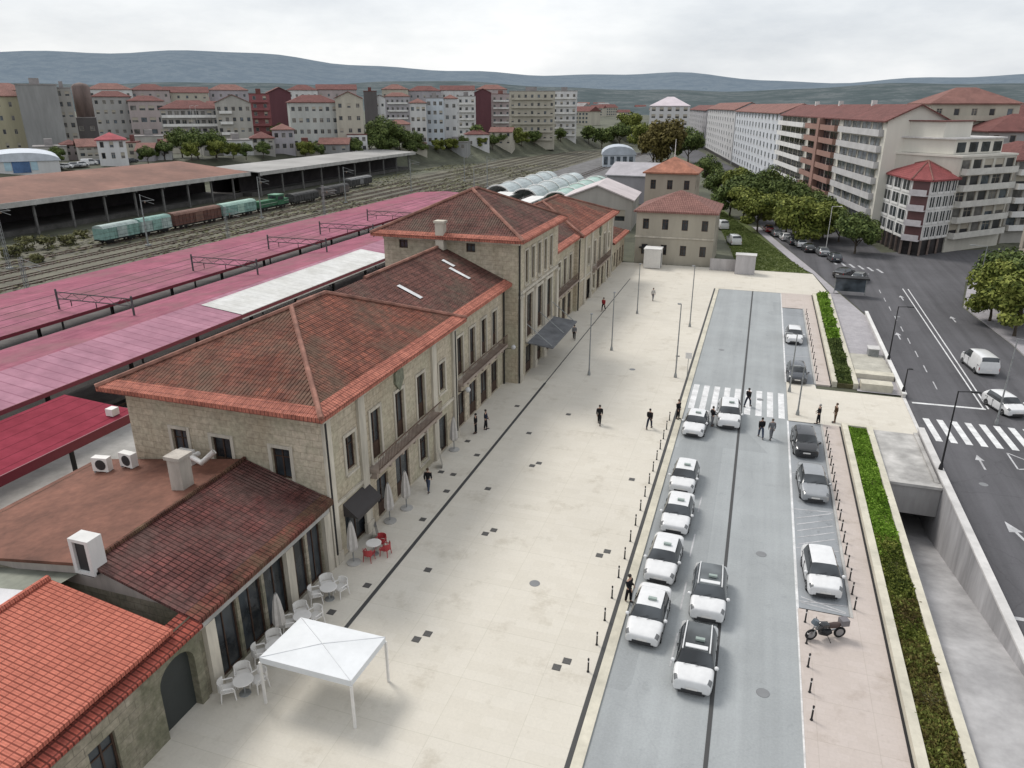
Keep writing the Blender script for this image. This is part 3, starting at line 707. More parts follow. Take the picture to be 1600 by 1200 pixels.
wing(31.1, 50.0, 50.0, 63.0, True)
wing(90.6, 113.3, 77.2, 90.6, False)
# tower block
tE = [(65.2+i*2.15, 66.15+i*2.15, 9.3, 12.4) for i in range(5)]
tG = [(65.6+i*3.5, 67.7+i*3.5, 3.7, 8.1, 'door', 'window') for i in range(3)]+[(65.6+i*3.5, 67.7+i*3.5, 0.05, 2.9, 'door') for i in range(3)]
sect(-33.6, 63.0, -20.2, 77.2, 0, 13.75, tE+tG, [(-32.0,-31.1,12.4,13.2),(-25.2,-24.3,12.4,13.2)], m=M_STONE)
surround(-20.2, tE, t=0.16); surround(-20.2, tG[:3], pr=0.12, t=0.3); cornice(-33.6, -20.2, 63.0, 77.2, 13.45, pr=0.4)
mb = MB(); mb.box(-20.2, 63.3, 8.6, -20.0, 76.9, 8.85); mb.build('string_course', M_STONE_TRIM, ST)
for y in (63.6, 68.4, 71.9, 76.6): pilaster(-20.2, y, 0.001, 8.3, 0.8, 0.25)
r = MB(); lines, P = hip(r, -34.5, 62.1, -19.4, 78.1, 13.8, 3.5, 7.3, 7.3)
r.build('roof', M_TILE_DARK, ST); caps(lines, 0.17).build('ridge_tiles', M_RIDGE, ST)
e = MB(); eave_band(e, P[1], P[2], P[4], P[5], 0.7); eave_band(e, P[0], P[1], P[4], P[4], 0.6); e.build('eave_tiles', M_TILE_EAVE, ST)
mb = MB(); mb.box(-27.9, 62.2, 12.4, -27.1, 62.98, 15.0); mb.box(-28.0, 62.12, 15.001, -27.0, 63.06, 15.2); mb.build('chimney', M_STONE_TRIM, ST)
mb = MB(); mb.tube([(-27,70,17.2),(-27,70,19.4)], [0.06,0.03], 6); mb.build('lightning_rod', M_STEEL, ST)
downpipe(XF, 31.35, 0, 9.3); downpipe(XF-0.45, 62.6, 0, 9.3); downpipe(-20.2, 63.15, 0, 13.3); downpipe(XF, 49.7, 0, 9.3); downpipe(XF, 91.0, 0, 9.3)
# far low end of the station
fo = [(114.6+i*2.4, 115.9+i*2.4, 0.6 if i % 2 else 0.05, 2.9, 'sash' if i % 2 else 'door') for i in range(5)]
sect(-31, 113.3, XF-0.2, 126, 0, 5.0, fo, m=M_STONE, sides='ENW')
r = MB(); lines, P = hip(r, -31.8, 113.3, -20.6, 126.7, 5.05, 2.3, 0.05, 5.6); r.build('roof', M_TILE_BROWN, ST)
e = MB(); eave_band(e, P[1], P[2], P[4], P[5], 0.7); e.build('eave_tiles', M_TILE_EAVE, ST)
# sloping dark canopy over the main entrance
mb = MB()
mb.quad((-20.2,65.4,3.5),(-17.4,65.4,3.15),(-17.4,75.4,3.15),(-20.2,75.4,3.5)); mb.quad((-20.2,75.4,3.38),(-17.4,75.4,3.03),(-17.4,65.4,3.03),(-20.2,65.4,3.38))
mb.quad((-17.4,65.4,3.03),(-17.4,75.4,3.03),(-17.4,75.4,3.15),(-17.4,65.4,3.15)); mb.quad((-20.2,65.4,3.38),(-17.4,65.4,3.03),(-17.4,65.4,3.15),(-20.2,65.4,3.5))
cnp = mb.build('entrance_canopy', plain('canopy_grey', (0.16, 0.165, 0.175), 0.2, 1), ST)
mb = MB()
for y in (65.8, 70.4, 75.0): mb.tube([(-20.15,y,5.2),(-17.6,y,3.2)], 0.04, 6)
mb.build('tie_rod', M_STEEL, cnp)
# white roof lights on the dark slope
for y, x, dy in ((50.0,-24.6,1.6),(58.6,-24.0,1.5),(59.5,-25.8,0.5)):
    mb = MB(); zz = lambda x: 9.76+( -20.75-x)*3.06/6.95+0.07
    mb.quad((x+0.75,y,zz(x+0.75)),(x+0.75,y+0.5,zz(x+0.75)),(x-0.75*dy,y+0.5,zz(x-0.75*dy)),(x-0.75*dy,y,zz(x-0.75*dy))); mb.build('roof_light', M_PAINT, ST)
# dark fabric awnings at the cafe front
def awning(y0, y1, x, z, m, wd=1.5):
    mb = MB(); mb.quad((x,y0,z),(x+wd,y0,z-0.75),(x+wd,y1,z-0.75),(x,y1,z)); mb.quad((x+wd,y0,z-1.0),(x+wd,y1,z-1.0),(x+wd,y1,z-0.75),(x+wd,y0,z-0.75))
    mb.poly([(x,y0,z-0.8),(x+wd,y0,z-0.8),(x+wd,y0,z-0.75),(x,y0,z)]); mb.quad((x,y1,z-0.03),(x+wd,y1,z-0.79),(x+wd,y0,z-0.79),(x,y0,z-0.03))
    mb.build('awning', m, ST)
M_AWN = flat('black_awning', (0.045, 0.04, 0.04), 0.8); M_AWN2 = flat('wine_awning', (0.13, 0.03, 0.045), 0.8)
awning(32.6, 35.5, XF, 3.3, M_AWN, 0.9); 

# ------------------------------------------------------------------ low annex and the orange roofed block in front
AN = thing('annex_building', 'low annex with brown tiled roof, dark glazed front and pale chimney', 'building', (-28, 25, 0), world=True)
ST_, ST = ST, AN
ao = [(21.4+i*1.9, 23.1+i*1.9, 0.05, 3.7, 'shop', 'shop_window') for i in range(5)]
ao[4] = (29.0, 30.3, 0.05, 3.7, 'shop', 'shop_window')
sect(-36.9, 20.5, -21.2, 31.05, 0, 4.55, ao, [], m=M_STONE_OLD, sides='ENW')
RX, RZ = -26.2, 6.2
mb = MB(); mb.add([(-36.9,20.5,0),(-21.2,20.5,0),(-21.2,20.5,4.5),(RX,20.5,RZ-0.05),(-36.9,20.5,4.3)], [(0,1,2,3,4)])
mb.build('gable_wall', plain('pinkish_render', (0.52, 0.46, 0.42), 0.16, 0.6, streak=True), AN)
mb = MB(); mb.quad((-20.65,20.2,4.55),(-20.65,31.0,4.55),(RX,31.0,RZ),(RX,20.2,RZ)); mb.quad((-20.65,20.2,4.4),(-20.65,31.0,4.4),(-20.65,31.0,4.55),(-20.65,20.2,4.55))
mb.quad((-20.65,20.2,4.4),(-20.65,20.2,4.55),(RX,20.2,RZ),(RX,20.2,RZ-0.15)); mb.quad((-20.65,31.0,4.4),(-20.65,20.2,4.4),(RX,20.2,RZ-0.15),(RX,31.0,RZ-0.15))
mb.build('front_roof', tilem('annex_tile', (0.25, 0.09, 0.08), (0.175, 0.072, 0.068), (0.13, 0.075, 0.066)), AN)
mb = MB(); mb.quad((RX,20.2,RZ+0.01),(RX,31.0,RZ+0.01),(-37.4,31.0,4.45),(-37.4,20.2,4.45)); mb.quad((RX,20.2,RZ-0.15),(RX,20.2,RZ+0.01),(-37.4,20.2,4.45),(-37.4,20.2,4.3)); mb.quad((-37.4,20.2,4.3),(-37.4,20.2,4.45),(-37.4,31.0,4.45),(-37.4,31.0,4.3))
mb.build('rear_roof', plain('rusty_brown_roofing', (0.20, 0.088, 0.06), 0.28, 0.3, bump=0.2, fine=8), AN)
mb = MB(); eave_band(mb, (-20.65,20.2,4.55), (-20.65,31.0,4.55), (RX,20.2,RZ), (RX,31.0,RZ), 0.7, 0.03); mb.build('eave_tiles', tilem('rusty_eave_tile', (0.26, 0.08, 0.06), (0.2, 0.065, 0.05), (0.13, 0.08, 0.05)), AN)
caps([((RX,20.2,RZ),(RX,31,RZ))], 0.13).build('ridge_tiles', M_TILE_BROWN, AN)
mb = MB(); mb.box(-21.2, 20.5, 3.72, -20.98, 31.0, 4.35); mb.build('fascia', M_CONC, AN)
for y in (21.1, 27.1, 30.7):
    mb = MB(); mb.box(-21.2, y-0.3, 0, -20.95, y+0.3, 3.719); mb.build('pilaster', M_STONE_TRIM, AN)
mb = MB(); mb.box(-27.9, 27.1, 5.3, -27.1, 27.9, 7.75); mb.box(-28.0, 27.0, 7.751, -27.0, 28.0, 7.95); mb.build('chimney', plain('pale_chimney', (0.47, 0.43, 0.38), 0.15, 1.5, streak=True), AN)
mb = MB(); mb.box(-26.85, 20.0, 5.75, -25.75, 20.12, 5.9); mb.box(-26.85, 20.0, 7.35, -25.75, 20.75, 7.5); mb.box(-26.85, 20.0, 5.901, -26.65, 20.75, 7.349); mb.box(-25.95, 20.0, 5.901, -25.75, 20.75, 7.349)
mb.build('roof_vent_frame', M_WHITE, AN)
mb = MB(); mb.box(-26.64, 20.12, 5.6, -25.96, 20.8, 7.34); mb.build('vent_grille', M_BLACKP, AN)
mb = MB(); mb.tube([(-28.9,30.4,6.4),(-28.6,29.6,6.6),(-27.6,29.2,6.6),(-27.0,29.6,7.2)], 0.16, 8); mb.build('vent_duct', M_PLASTIC_W, AN, True)
def acunit(loc, rz, label):
    t = thing('air_conditioner', label, 'air conditioner', loc, rz, 'air conditioning units on the annex roof')
    mb = MB(); mb.box(-0.5,-0.22,0.1,0.5,0.22,0.95); mb.build('casing', M_PLASTIC_W, t)
    mb = MB(); mb.lathe([(0.33,0),(0.33,0.02),(0.06,0.03)], 16, M=Matrix.Translation((0.05,-0.222,0.52)) @ Matrix.Rotation(R(90),4,'X')); mb.build('fan_grille', M_BLACKP, t)
    mb = MB(); mb.box(-0.42,-0.25,0,-0.34,0.25,0.1); mb.box(0.34,-0.25,0,0.42,0.25,0.1); mb.build('bracket', M_STEEL, t)
zrr = lambda x: RZ-(RX-x)*1.75/11.2
acunit((-35.0,29.3,zrr(-35.0)), R(10), 'white air conditioner nearest the back edge of the annex roof')
acunit((-33.6,29.9,zrr(-33.6)), R(-5), 'white air conditioner against the station end wall, second from the back edge')
acunit((-29.6,30.2,zrr(-29.6)), R(0), 'white air conditioner between the chimney and the station end wall')

OB = thing('orange_roofed_building', 'low building with bright new orange tiled roof at the near left corner', 'building', (-26, 13, 0), world=True); ST = OB
# front wall with a dark arched gateway
mb = MB(); arch_y0, arch_y1, az = 18.05, 20.05, 2.6; cy = (arch_y0+arch_y1)/2
facade(mb, -21.1, 6, 0, 0, 1, arch_y0-6, 4.7, [(1.5,2.7,0.8,2.8),(5.0,6.2,0.8,2.8),(8.5,9.7,0.8,2.8)]); mb.quad((-21.1,arch_y1,0),(-21.1,20.48,0),(-21.1,20.48,4.7),(-21.1,arch_y1,4.7))
n = 10; pts = [(cy+math.cos(math.pi*i/n)*1.0, az+math.sin(math.pi*i/n)*0.85) for i in range(n+1)]
for (ya, za), (yb, zb) in zip(pts, pts[1:]):
    mb.quad((-21.1,yb,zb),(-21.1,ya,za),(-21.1,ya,4.7),(-21.1,yb,4.7)); mb.quad((-21.5,yb,zb),(-21.5,ya,za),(-21.1,ya,za),(-21.1,yb,zb))
for y, s in ((arch_y0,1),(arch_y1,-1)): mb.quad((-21.1,y,0),(-21.5,y,0),(-21.5,y,az),(-21.1,y,az))
mb.quad((-33.5,6,0),(-21.1,6,0),(-21.1,6,4.7),(-33.5,6,4.7)); mb.quad((-21.1,20.48,0),(-33.5,20.48,0),(-33.5,20.48,4.7),(-21.1,20.48,4.7)); mb.quad((-33.5,20.48,0),(-33.5,6,0),(-33.5,6,4.7),(-33.5,20.48,4.7))
mb.build('wall', M_STONE_OLD, OB)
put_windows(OB, -21.1, 6, 0, 0, 1, [(1.5,2.7,0.8,2.8),(5.0,6.2,0.8,2.8),(8.5,9.7,0.8,2.8)])
mb = MB(); mb.poly([(-21.45,arch_y0,0),(-21.45,arch_y1,0)]+[(-21.45,y,z) for y, z in pts]); mb.build('gate', flat('dark_gate', (0.03, 0.035, 0.034), 0.6), OB)  # flat dark panel paints the shade inside the open arch
mb = MB(); mb.quad((-20.95,5.4,4.9),(-20.95,19.1,4.9),(-27.3,19.1,5.95),(-27.3,5.4,5.95)); mb.quad((-20.95,5.4,4.72),(-20.95,19.1,4.72),(-20.95,19.1,4.9),(-20.95,5.4,4.9)); mb.quad((-27.3,19.1,5.95),(-20.95,19.1,4.9),(-20.95,19.1,4.7),(-27.3,19.1,5.7))
mb.build('front_roof', M_TILE_NEW, OB)
mb = MB(); mb.quad((-20.45,5.4,4.42),(-20.45,20.2,4.42),(-21.6,20.2,4.74),(-21.6,5.4,4.74)); mb.quad((-20.45,5.4,4.28),(-20.45,20.2,4.28),(-20.45,20.2,4.42),(-20.45,5.4,4.42)); mb.build('eave_tiles', bricked('red_strip_tile', (0.42, 0.10, 0.07), (0.32, 0.08, 0.06), (0.16, 0.04, 0.03), 0.24, 0.42, 0.04, offset=0.0, wave=True, bump=0.8, stain_c=(0.6, 0.55, 0.5)), OB)
mb = MB(); mb.quad((-27.3,5.4,5.95),(-27.3,18.2,5.95),(-31.5,18.2,5.3),(-31.5,5.4,5.3)); mb.build('rear_roof', plain('white_sheet_roof', (0.60, 0.59, 0.60), 0.12, 0.5), OB)
mb = MB(); mb.quad((-27.31,18.21,5.5),(-27.31,20.47,5.3),(-36.5,20.47,3.9),(-36.5,5.4,3.9)); mb.quad((-31.5,5.4,5.29),(-27.31,18.21,5.29),(-36.5,18.21,3.9),(-36.5,5.4,3.9)) if False else None
mb.build('lean_to_roof', plain('mossy_roofing', (0.25, 0.26, 0.215), 0.22, 0.4), OB)
caps([((-27.3,5.4,5.95),(-27.3,19.1,5.95))], 0.15).build('ridge_tiles', M_TILE_NEW, OB)
ST = ST_

# ------------------------------------------------------------------ platform canopies, rails, platforms
def canopy(label, x0, x1, y0, y1, ze, zr_, xr, mlow, mhigh, cols, parts=()):
    t = thing('platform_canopy', label, 'canopy', ((x0+x1)/2, y0, 0), world=True)
    mb = MB(); mb.quad((x1,y0,ze),(x1,y1,ze),(xr,y1,zr_),(xr,y0,zr_)); mb.build('roof_sheet', mlow, t)  # near slope gets the paler sheet, its light painted in
    mb = MB(); mb.quad((xr,y0,zr_),(xr,y1,zr_),(x0,y1,ze),(x0,y0,ze)); mb.build('roof_sheet', mhigh, t)
    mb = MB(); mb.box(x1-0.02, y0, ze-0.35, x1+0.06, y1, ze-0.004); mb.box(x0-0.06, y0, ze-0.35, x0+0.02, y1, ze-0.004); mb.build('fascia', M_MAROON_EDGE, t)
    y = y0+3
    while y < y1:
        mb = MB(); mb.box(xr-0.14, y-0.14, 0.8, xr+0.14, y+0.14, zr_-0.5); mb.box(x0+0.3, y-0.1, ze-0.32, x1-0.3, y+0.1, ze-0.12); mb.box(xr-0.3, y-0.3, 0.3, xr+0.3, y+0.3, 0.801); mb.build('column', M_IRON, t); y += cols
    return t
c1 = canopy('near maroon sheet platform canopy behind the station, with a white roof panel', -61.6, -49.0, 12, 150, 5.0, 5.7, -54.6, M_MAROON_LIT, M_MAROON, 9)
mb = MB()
mb.quad((-48.96,60.5,5.06),(-48.96,94,5.06),(-53.9,94,5.66),(-53.9,60.5,5.66)); mb.quad((-48.96,60.5,4.5),(-48.96,94,4.5),(-48.96,94,5.06),(-48.96,60.5,5.06))
mb.build('white_roof_panel', bricked('white_panel', (0.66, 0.66, 0.645), (0.62, 0.62, 0.605), (0.45, 0.45, 0.44), 1.1, 6.0, 0.03, offset=0.0, stain_c=(0.78, 0.77, 0.74), bump=0.3, nscale=0.25, grain=(0.9, 1.04), gs=1), c1)
canopy('far maroon sheet platform canopy next to the goods tracks', -80.5, -65.4, 14, 170, 5.0, 5.5, -73, M_MAROON_LIT if False else bricked('mid_maroon_sheet', (0.41, 0.165, 0.22), (0.37, 0.148, 0.198), (0.31, 0.12, 0.162), 1.1, 60, 0.05, offset=0.0, stain_c=(0.60, 0.62, 0.64), bump=0.5, nscale=0.3, stain=(0.26, 0.125, 0.145), rough=0.95, spec=0.05, grain=(0.86, 1.05), gs=0.8), M_MAROON, 10)
t = thing('side_canopy', 'short deep red sheet canopy against the station, in front of the maroon canopies', 'canopy', (-43, 20, 0), world=True)
mb = MB(); mb.quad((-40.1,8,4.9),(-40.1,37.2,4.9),(-46.6,37.2,5.3),(-46.6,8,5.3)); mb.build('roof_sheet', M_MAROON_D, t)
mb = MB(); mb.box(-40.1, 8, 4.3, -40.0, 37.2, 4.93); mb.box(-46.6, 37.2, 4.5, -40.0, 37.3, 4.93); mb.build('fascia', M_MAROON_EDGE, t)
for y in (10, 18, 26, 34): mb = MB(); mb.box(-43.3, y-0.12, 0.3, -43.1, y+0.12, 5.0); mb.build('column', M_IRON, t)
mb = MB(); mb.box(-41.2, 35.6, 5.0, -40.6, 36.2, 5.5); mb.build('roof_vent', M_PLASTIC_W, t)
def platform(x0, x1, y0, y1):
    mb = MB(); mb.box(x0, y0, -0.1, x1, y1, 0.32)
    struct('platform', mb, M_CONC if x0 > -50 else plain('dark_platform', (0.16, 0.15, 0.145), 0.25, 0.4))  # platforms under the canopies coloured darker to imitate their shadow
platform(-49.2, -37.6, 0, 150); platform(-58.5, -53, 0, 160); platform(-81, -69.5, 0, 175)
M_BALLAST_SHADE = plain('ballast', (0.05, 0.045, 0.042), 0.3, 0.3, bump=0.6, fine=18)  # stone colour darkened to paint the shadow between the canopies
sheet('track_bed', [(-53,0),(-49.2,0),(-49.2,420),(-53,420)], 0.0, M_BALLAST_SHADE); sheet('track_bed', [(-69.5,0),(-58.5,0),(-58.5,176),(-69.5,176)], 0.002, M_BALLAST_SHADE)
sheet('track_bed', [(-136,60),(-81,20),(-81,440),(-100,560),(-118,560),(-126,300)], -0.01, plain('weedy_yard', (0.145, 0.137, 0.10), 0.35, 0.09, bump=0.5, fine=22))
sheet('track_bed', [(-81,176),(-69.6,176),(-58.4,176.1),(-49.2,152),(-49.2,440),(-81,440)], 0.004, plain('grey_ballast', (0.17, 0.165, 0.165), 0.3, 0.3, bump=0.6, fine=18))
M_RAIL = plain('rusty_rail', (0.13, 0.09, 0.07), 0.3, 1, rough=0.5, metal=0.4)
for x in (-51.2, -64.2, -66.6, -84.5, -89, -93.5, -98, -103, -108, -113, -119):
    mb = MB(); y0, y1 = (10, 440) if x > -84 else (60, 440)
    for s in (-0.75, 0.75):
        if x > -84: mb.box(x+s-0.05, y0, 0, x+s+0.05, y1, 0.18)
        else: mb.box(x+s-0.05, y0, 0, x+s+0.05, y1, 0.14)
    if x < -84:
        y = y0
        while y < 240: mb.box(x-1.3, y, -0.02, x+1.3, y+0.26, 0.05); y += 1.3
    struct('railway_track', mb, M_RAIL)

# ------------------------------------------------------------------ goods sheds, wagons, masts
def shed(label, x0, x1, y0, y1, zf, zb, mroof, posts, wallm):
    t = thing('goods_shed', label, 'shed', ((x0+x1)/2, y0, 0), world=True)
    mb = MB(); mb.quad((x1,y0,zf),(x1,y1,zf),(x0,y1,zb),(x0,y0,zb)); mb.quad((x0,y0,zb-0.25),(x0,y1,zb-0.25),(x1,y1,zf-0.25),(x1,y0,zf-0.25)); mb.quad((x1,y1,zf-0.25),(x0,y1,zb-0.25),(x0,y1,zb),(x1,y1,zf)); mb.quad((x1,y0,zf),(x0,y0,zb),(x0,y0,zb-0.25),(x1,y0,zf-0.25)); mb.build('roof', mroof, t)
    mb = MB(); mb.box(x1-0.05, y0, zf-1.0, x1+0.12, y1, zf+0.05); mb.build('fascia', M_CONC, t)
    mb = MB(); mb.box(x0, y0, 0, x0+0.3, y1, zb-0.3); mb.box(x0+9, y0+1, 0, x0+9.3, y1-1, zf-0.6); mb.build('back_wall', wallm, t)  # inner walls coloured near black for the shade under the roof
    y = y0+1
    while y < y1:
        mb = MB(); mb.box(x1-1.2, y-0.2, 0, x1-0.8, y+0.2, zf-0.3); mb.box(x1-1.0, y-0.12, zf-1.3, x1-0.05, y+0.12, zf-0.28); mb.build('column', plain('shed_column', (0.17, 0.165, 0.16), 0.25, 0.8), t); y += posts  # column colour darkened to sink into the painted shade behind
    mb = MB(); mb.box(x0+9.3, y0, -0.1, x1-3.5, y1, 1.0); mb.build('loading_platform', plain('dark_loading', (0.10, 0.095, 0.09), 0.25, 0.5), t)  # platform colour carries the same interior shade
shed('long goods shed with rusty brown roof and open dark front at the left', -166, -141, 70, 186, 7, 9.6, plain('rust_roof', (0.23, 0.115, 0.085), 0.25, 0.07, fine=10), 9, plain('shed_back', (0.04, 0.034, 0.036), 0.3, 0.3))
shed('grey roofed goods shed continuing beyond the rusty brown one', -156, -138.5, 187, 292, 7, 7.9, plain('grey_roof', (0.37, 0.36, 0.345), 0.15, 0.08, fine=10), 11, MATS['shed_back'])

def wagon(label, y0, y1, x, m, roofm, hgt=3.6, kind='box'):
    L = y1-y0; t = thing('goods_wagon' if kind != 'loco' else 'shunting_locomotive', label, 'wagon' if kind != 'loco' else 'locomotive', (x, (y0+y1)/2, 0), 0, 'wagons standing on the goods track' if kind != 'loco' else None)
    a, b = -L/2, L/2
    mb = MB()
    if kind == 'box':
        mb.box(-1.35,a,1.0,1.35,b,hgt-0.5)
        k = int(L/1.1)
        for i in range(k+1): y = a+0.05+(L-0.2)*i/k; mb.box(1.352,y,1.02,1.43,y+0.1,hgt-0.52); mb.box(-1.43,y,1.02,-1.352,y+0.1,hgt-0.52)
        mb.build('body', m, t)
        mb = MB(); pr = [(-1.42,hgt-0.5),(1.42,hgt-0.5),(1.1,hgt-0.12),(0.5,hgt+0.05),(-0.5,hgt+0.05),(-1.1,hgt-0.12)]
        Mx = Matrix(((1,0,0,0),(0,0,1,0),(0,1,0,0),(0,0,0,1)))
        mb.prism(pr, a-0.05, b+0.05, M=Mx); mb.build('roof', roofm, t)
        mb = MB(); mb.box(1.435,-1.2,1.05,1.5,1.2,hgt-0.6); mb.build('door', roofm, t)
    else:
        mb.box(-1.1,a,1.1,1.1,b-L*0.42,2.6); mb.box(-1.1,b-L*0.18,1.1,1.1,b,2.4); mb.build('bonnet', m, t)
        c = MB(); c.box(-1.35,b-L*0.42+0.002,1.1,1.35,b-L*0.18-0.002,3.5); cab = c.build('cab', m, t)
        c = MB(); c.box(-1.45,b-L*0.42-0.1,3.502,1.45,b-L*0.18+0.1,3.66); c.build('roof', roofm, cab)
        c = MB(); c.box(1.352,b-L*0.39,2.3,1.38,b-L*0.21,3.2); c.box(-1.0,b-L*0.42-0.03,2.7,1.0,b-L*0.42,3.3); c.build('cab_window', M_GLASS, cab)
        c = MB(); c.box(-1.3,a+0.1,1.0,-1.26,b-0.1,1.9); c.box(1.26,a+0.1,1.85,1.3,b-0.1,1.9); c.build('handrail', M_PLASTIC_W, t)
    mb = MB(); mb.box(-1.25,a+0.1,0.72,1.25,b-0.1,0.998); mb.box(-1.0,a-0.35,0.8,-0.7,a,1.0); mb.box(0.7,a-0.35,0.8,1.0,a,1.0); mb.build('underframe', M_IRON, t)
    for y in (a+L*0.14, a+L*0.24, b-L*0.24, b-L*0.14):
        mb = MB()
        for s in (-0.78, 0.78): mb.lathe([(0.45,0),(0.45,0.12),(0.2,0.14)], 14, M=Matrix.Translation((s,y,0.58)) @ Matrix.Rotation(R(90),4,'Y'))
        mb.build('wheelset', M_IRON, t)
    return t
M_TEAL = plain('teal_paint', (0.25, 0.40, 0.36), 0.22, 0.9); M_TEALP = plain('pale_teal_paint', (0.40, 0.48, 0.46), 0.2, 0.9)
M_WBR = plain('wagon_brown', (0.155, 0.075, 0.06), 0.25, 0.8); M_WBRR = plain('wagon_brown_roof', (0.20, 0.11, 0.085), 0.25, 0.8)
M_GRN = plain('loco_green', (0.05, 0.16, 0.085), 0.25, 1.0); M_GRNL = plain('loco_roof', (0.17, 0.32, 0.23), 0.2, 1.0); M_DKG = plain('dark_wagon', (0.07, 0.068, 0.068), 0.3, 1.0)
wagon('teal ribbed goods wagon, nearest of the line at the left', 109.5, 118.2, -119, M_TEAL, M_TEALP)
wagon('pale blue-green ribbed wagon between the nearest teal wagon and the brown one', 118.9, 127.2, -119, M_TEALP, M_TEAL)
wagon('brown boxy goods wagon in the middle of the line', 128.2, 143.0, -119, M_WBR, M_WBRR)
wagon('light teal wagon just beyond the brown wagon', 144.0, 156.0, -119, M_TEAL, plain('mint_roof', (0.36, 0.52, 0.45), 0.15, 0.9))
wagon('green shunting locomotive with pale green cab roof', 157.5, 170.0, -119, M_GRN, M_GRNL, kind='loco')
wagon('dark grey wagon just beyond the green locomotive', 172, 184, -119, M_DKG, M_DKG, 3.0)
wagon('grey-brown wagon near the far end of the line', 187, 201, -119, plain('greybrown', (0.16, 0.14, 0.13), 0.25, 1), M_DKG, 3.2)
wagon('far dark wagon parked by the grey roofed shed', 214, 228, -126, M_DKG, plain('greyw', (0.22, 0.22, 0.22), 0.2, 1), 3.2)

def mast(x, y, h, label, arm=3.2, side=1, lattice=True):
    t = thing('catenary_mast', label, 'mast', (x, y, 0), 0, 'catenary masts along the tracks')
    mb = MB()
    if lattice:
        for sx, sy in ((-1,-1),(1,-1),(1,1),(-1,1)): mb.tube([(sx*0.22,sy*0.22,0),(sx*0.14,sy*0.14,h)], 0.045, 4)
        z = 0.2; k = 0
        while z < h-0.7:
            a = 0.21-0.07*z/h; s = 1 if k % 2 else -1
            for q in (-1, 1): mb.tube([(s*a,q*a,z),(-s*a,q*a,z+0.65)], 0.022, 3); mb.tube([(q*a,s*a,z),(q*a,-s*a,z+0.65)], 0.022, 3)
            z += 0.65; k += 1
    else: mb.tube([(0,0,0),(0,0,h)], [0.16,0.09], 8)
    mb.box(-0.4,-0.4,-0.1,0.4,0.4,0.25); mb.build('post', M_STEEL, t)
    mb = MB(); mb.tube([(0,0,h-1.2),(side*arm,0,h-0.9)], 0.05, 6); mb.tube([(0,0,h-0.1),(side*arm,0,h-0.9)], 0.03, 5); mb.tube([(side*arm*0.3,0,h-1.12),(side*arm*0.95,0,h-1.6)], 0.035, 5); mb.build('bracket_arm', M_STEEL, t)
    mb = MB(); mb.lathe([(0.1,0),(0.14,0.1),(0.1,0.2),(0.14,0.3),(0.08,0.4)], 8, c=(side*arm*0.3,0,h-1.5)); mb.build('insulator', flat('brown_ceramic', (0.2, 0.14, 0.1)), t)
mast(-86.5, 67.3, 7.4, 'lattice mast at the left edge, in front of the near grass')
mast(-90.3, 110.7, 8.2, 'lattice mast in front of the brown wagon')
mast(-83.1, 131.5, 10.2, 'tall mast beside the far maroon canopy, right of the green locomotive')
mast(-115.5, 87.7, 10.4, 'leftmost tall grey mast by the shed', side=1)
mast(-110, 112, 9.5, 'mast standing before the two teal wagons', lattice=False)
mast(-112, 150, 9.5, 'mast standing before the light teal wagon', lattice=False)
mast(-108, 182, 9.5, 'mast beside the dark wagon beyond the locomotive', lattice=False)
mast(-104, 215, 9.5, 'mast in the yard below the grey roofed shed', lattice=False)
mast(-100, 250, 9.5, 'distant mast in the open rail yard, left one of the last pair', lattice=False)
mast(-86, 235, 9.5, 'distant mast in the open rail yard, right one of the last pair', lattice=False)
mast(-75, 205, 9.5, 'mast beyond the end of the far maroon canopy', lattice=False)
M_DSTEEL = plain('dark_steel', (0.10, 0.10, 0.105), 0.25, 2)
def portal(y, label):
    t = thing('catenary_portal', label, 'portal', (-63.5, y, 0), 0, 'portal frames over the gap between the canopies')
    mb = MB()
    for x in (-4.6, 5.2): mb.tube([(x,0,0),(x,0,7.3)], 0.11, 6)
    mb.build('post', M_DSTEEL, t)
    mb = MB(); mb.tube([(-4.6,0,7.0),(5.2,0,7.0)], 0.06, 5); mb.tube([(-4.6,0,6.3),(5.2,0,6.3)], 0.06, 5)
    for i in range(9): x = -4.6+i*9.8/9; mb.tube([(x,0,6.3 if i%2 else 7.0),(x+9.8/9,0,7.0 if i%2 else 6.3)], 0.03, 4)
    mb.build('lattice_beam', M_DSTEEL, t)
    mb = MB()
    for x in (-2.8, 0.5): mb.tube([(x,0,6.3),(x,0,5.6)], 0.05, 5)
    mb.build('drop_bracket', M_IRON, t)
for y, l in ((56,'nearest portal frame over the dark gap between the maroon canopies'),(76,'second portal frame over the gap between the canopies, left of the white roof panel'),(92,'portal frame over the canopy gap behind the middle of the white panel'),(106,'portal frame over the canopy gap, next to the tower block'),(122,'farthest portal frame over the canopy gap, behind the tower block roof')): portal(y, l)
t = thing('overhead_wires', 'thin overhead wires running along the tracks', 'wire', (-66, 20, 6.3), world=True)
for x in (-64.2, -66.4, -89.0, -98, -108):
    mb = MB(); mb.tube([(x,20,6.1),(x,300,6.1)], 0.018, 4); mb.tube([(x,20,7.2),(x,300,7.2)], 0.018, 4); mb.build('wire', M_IRON, t)

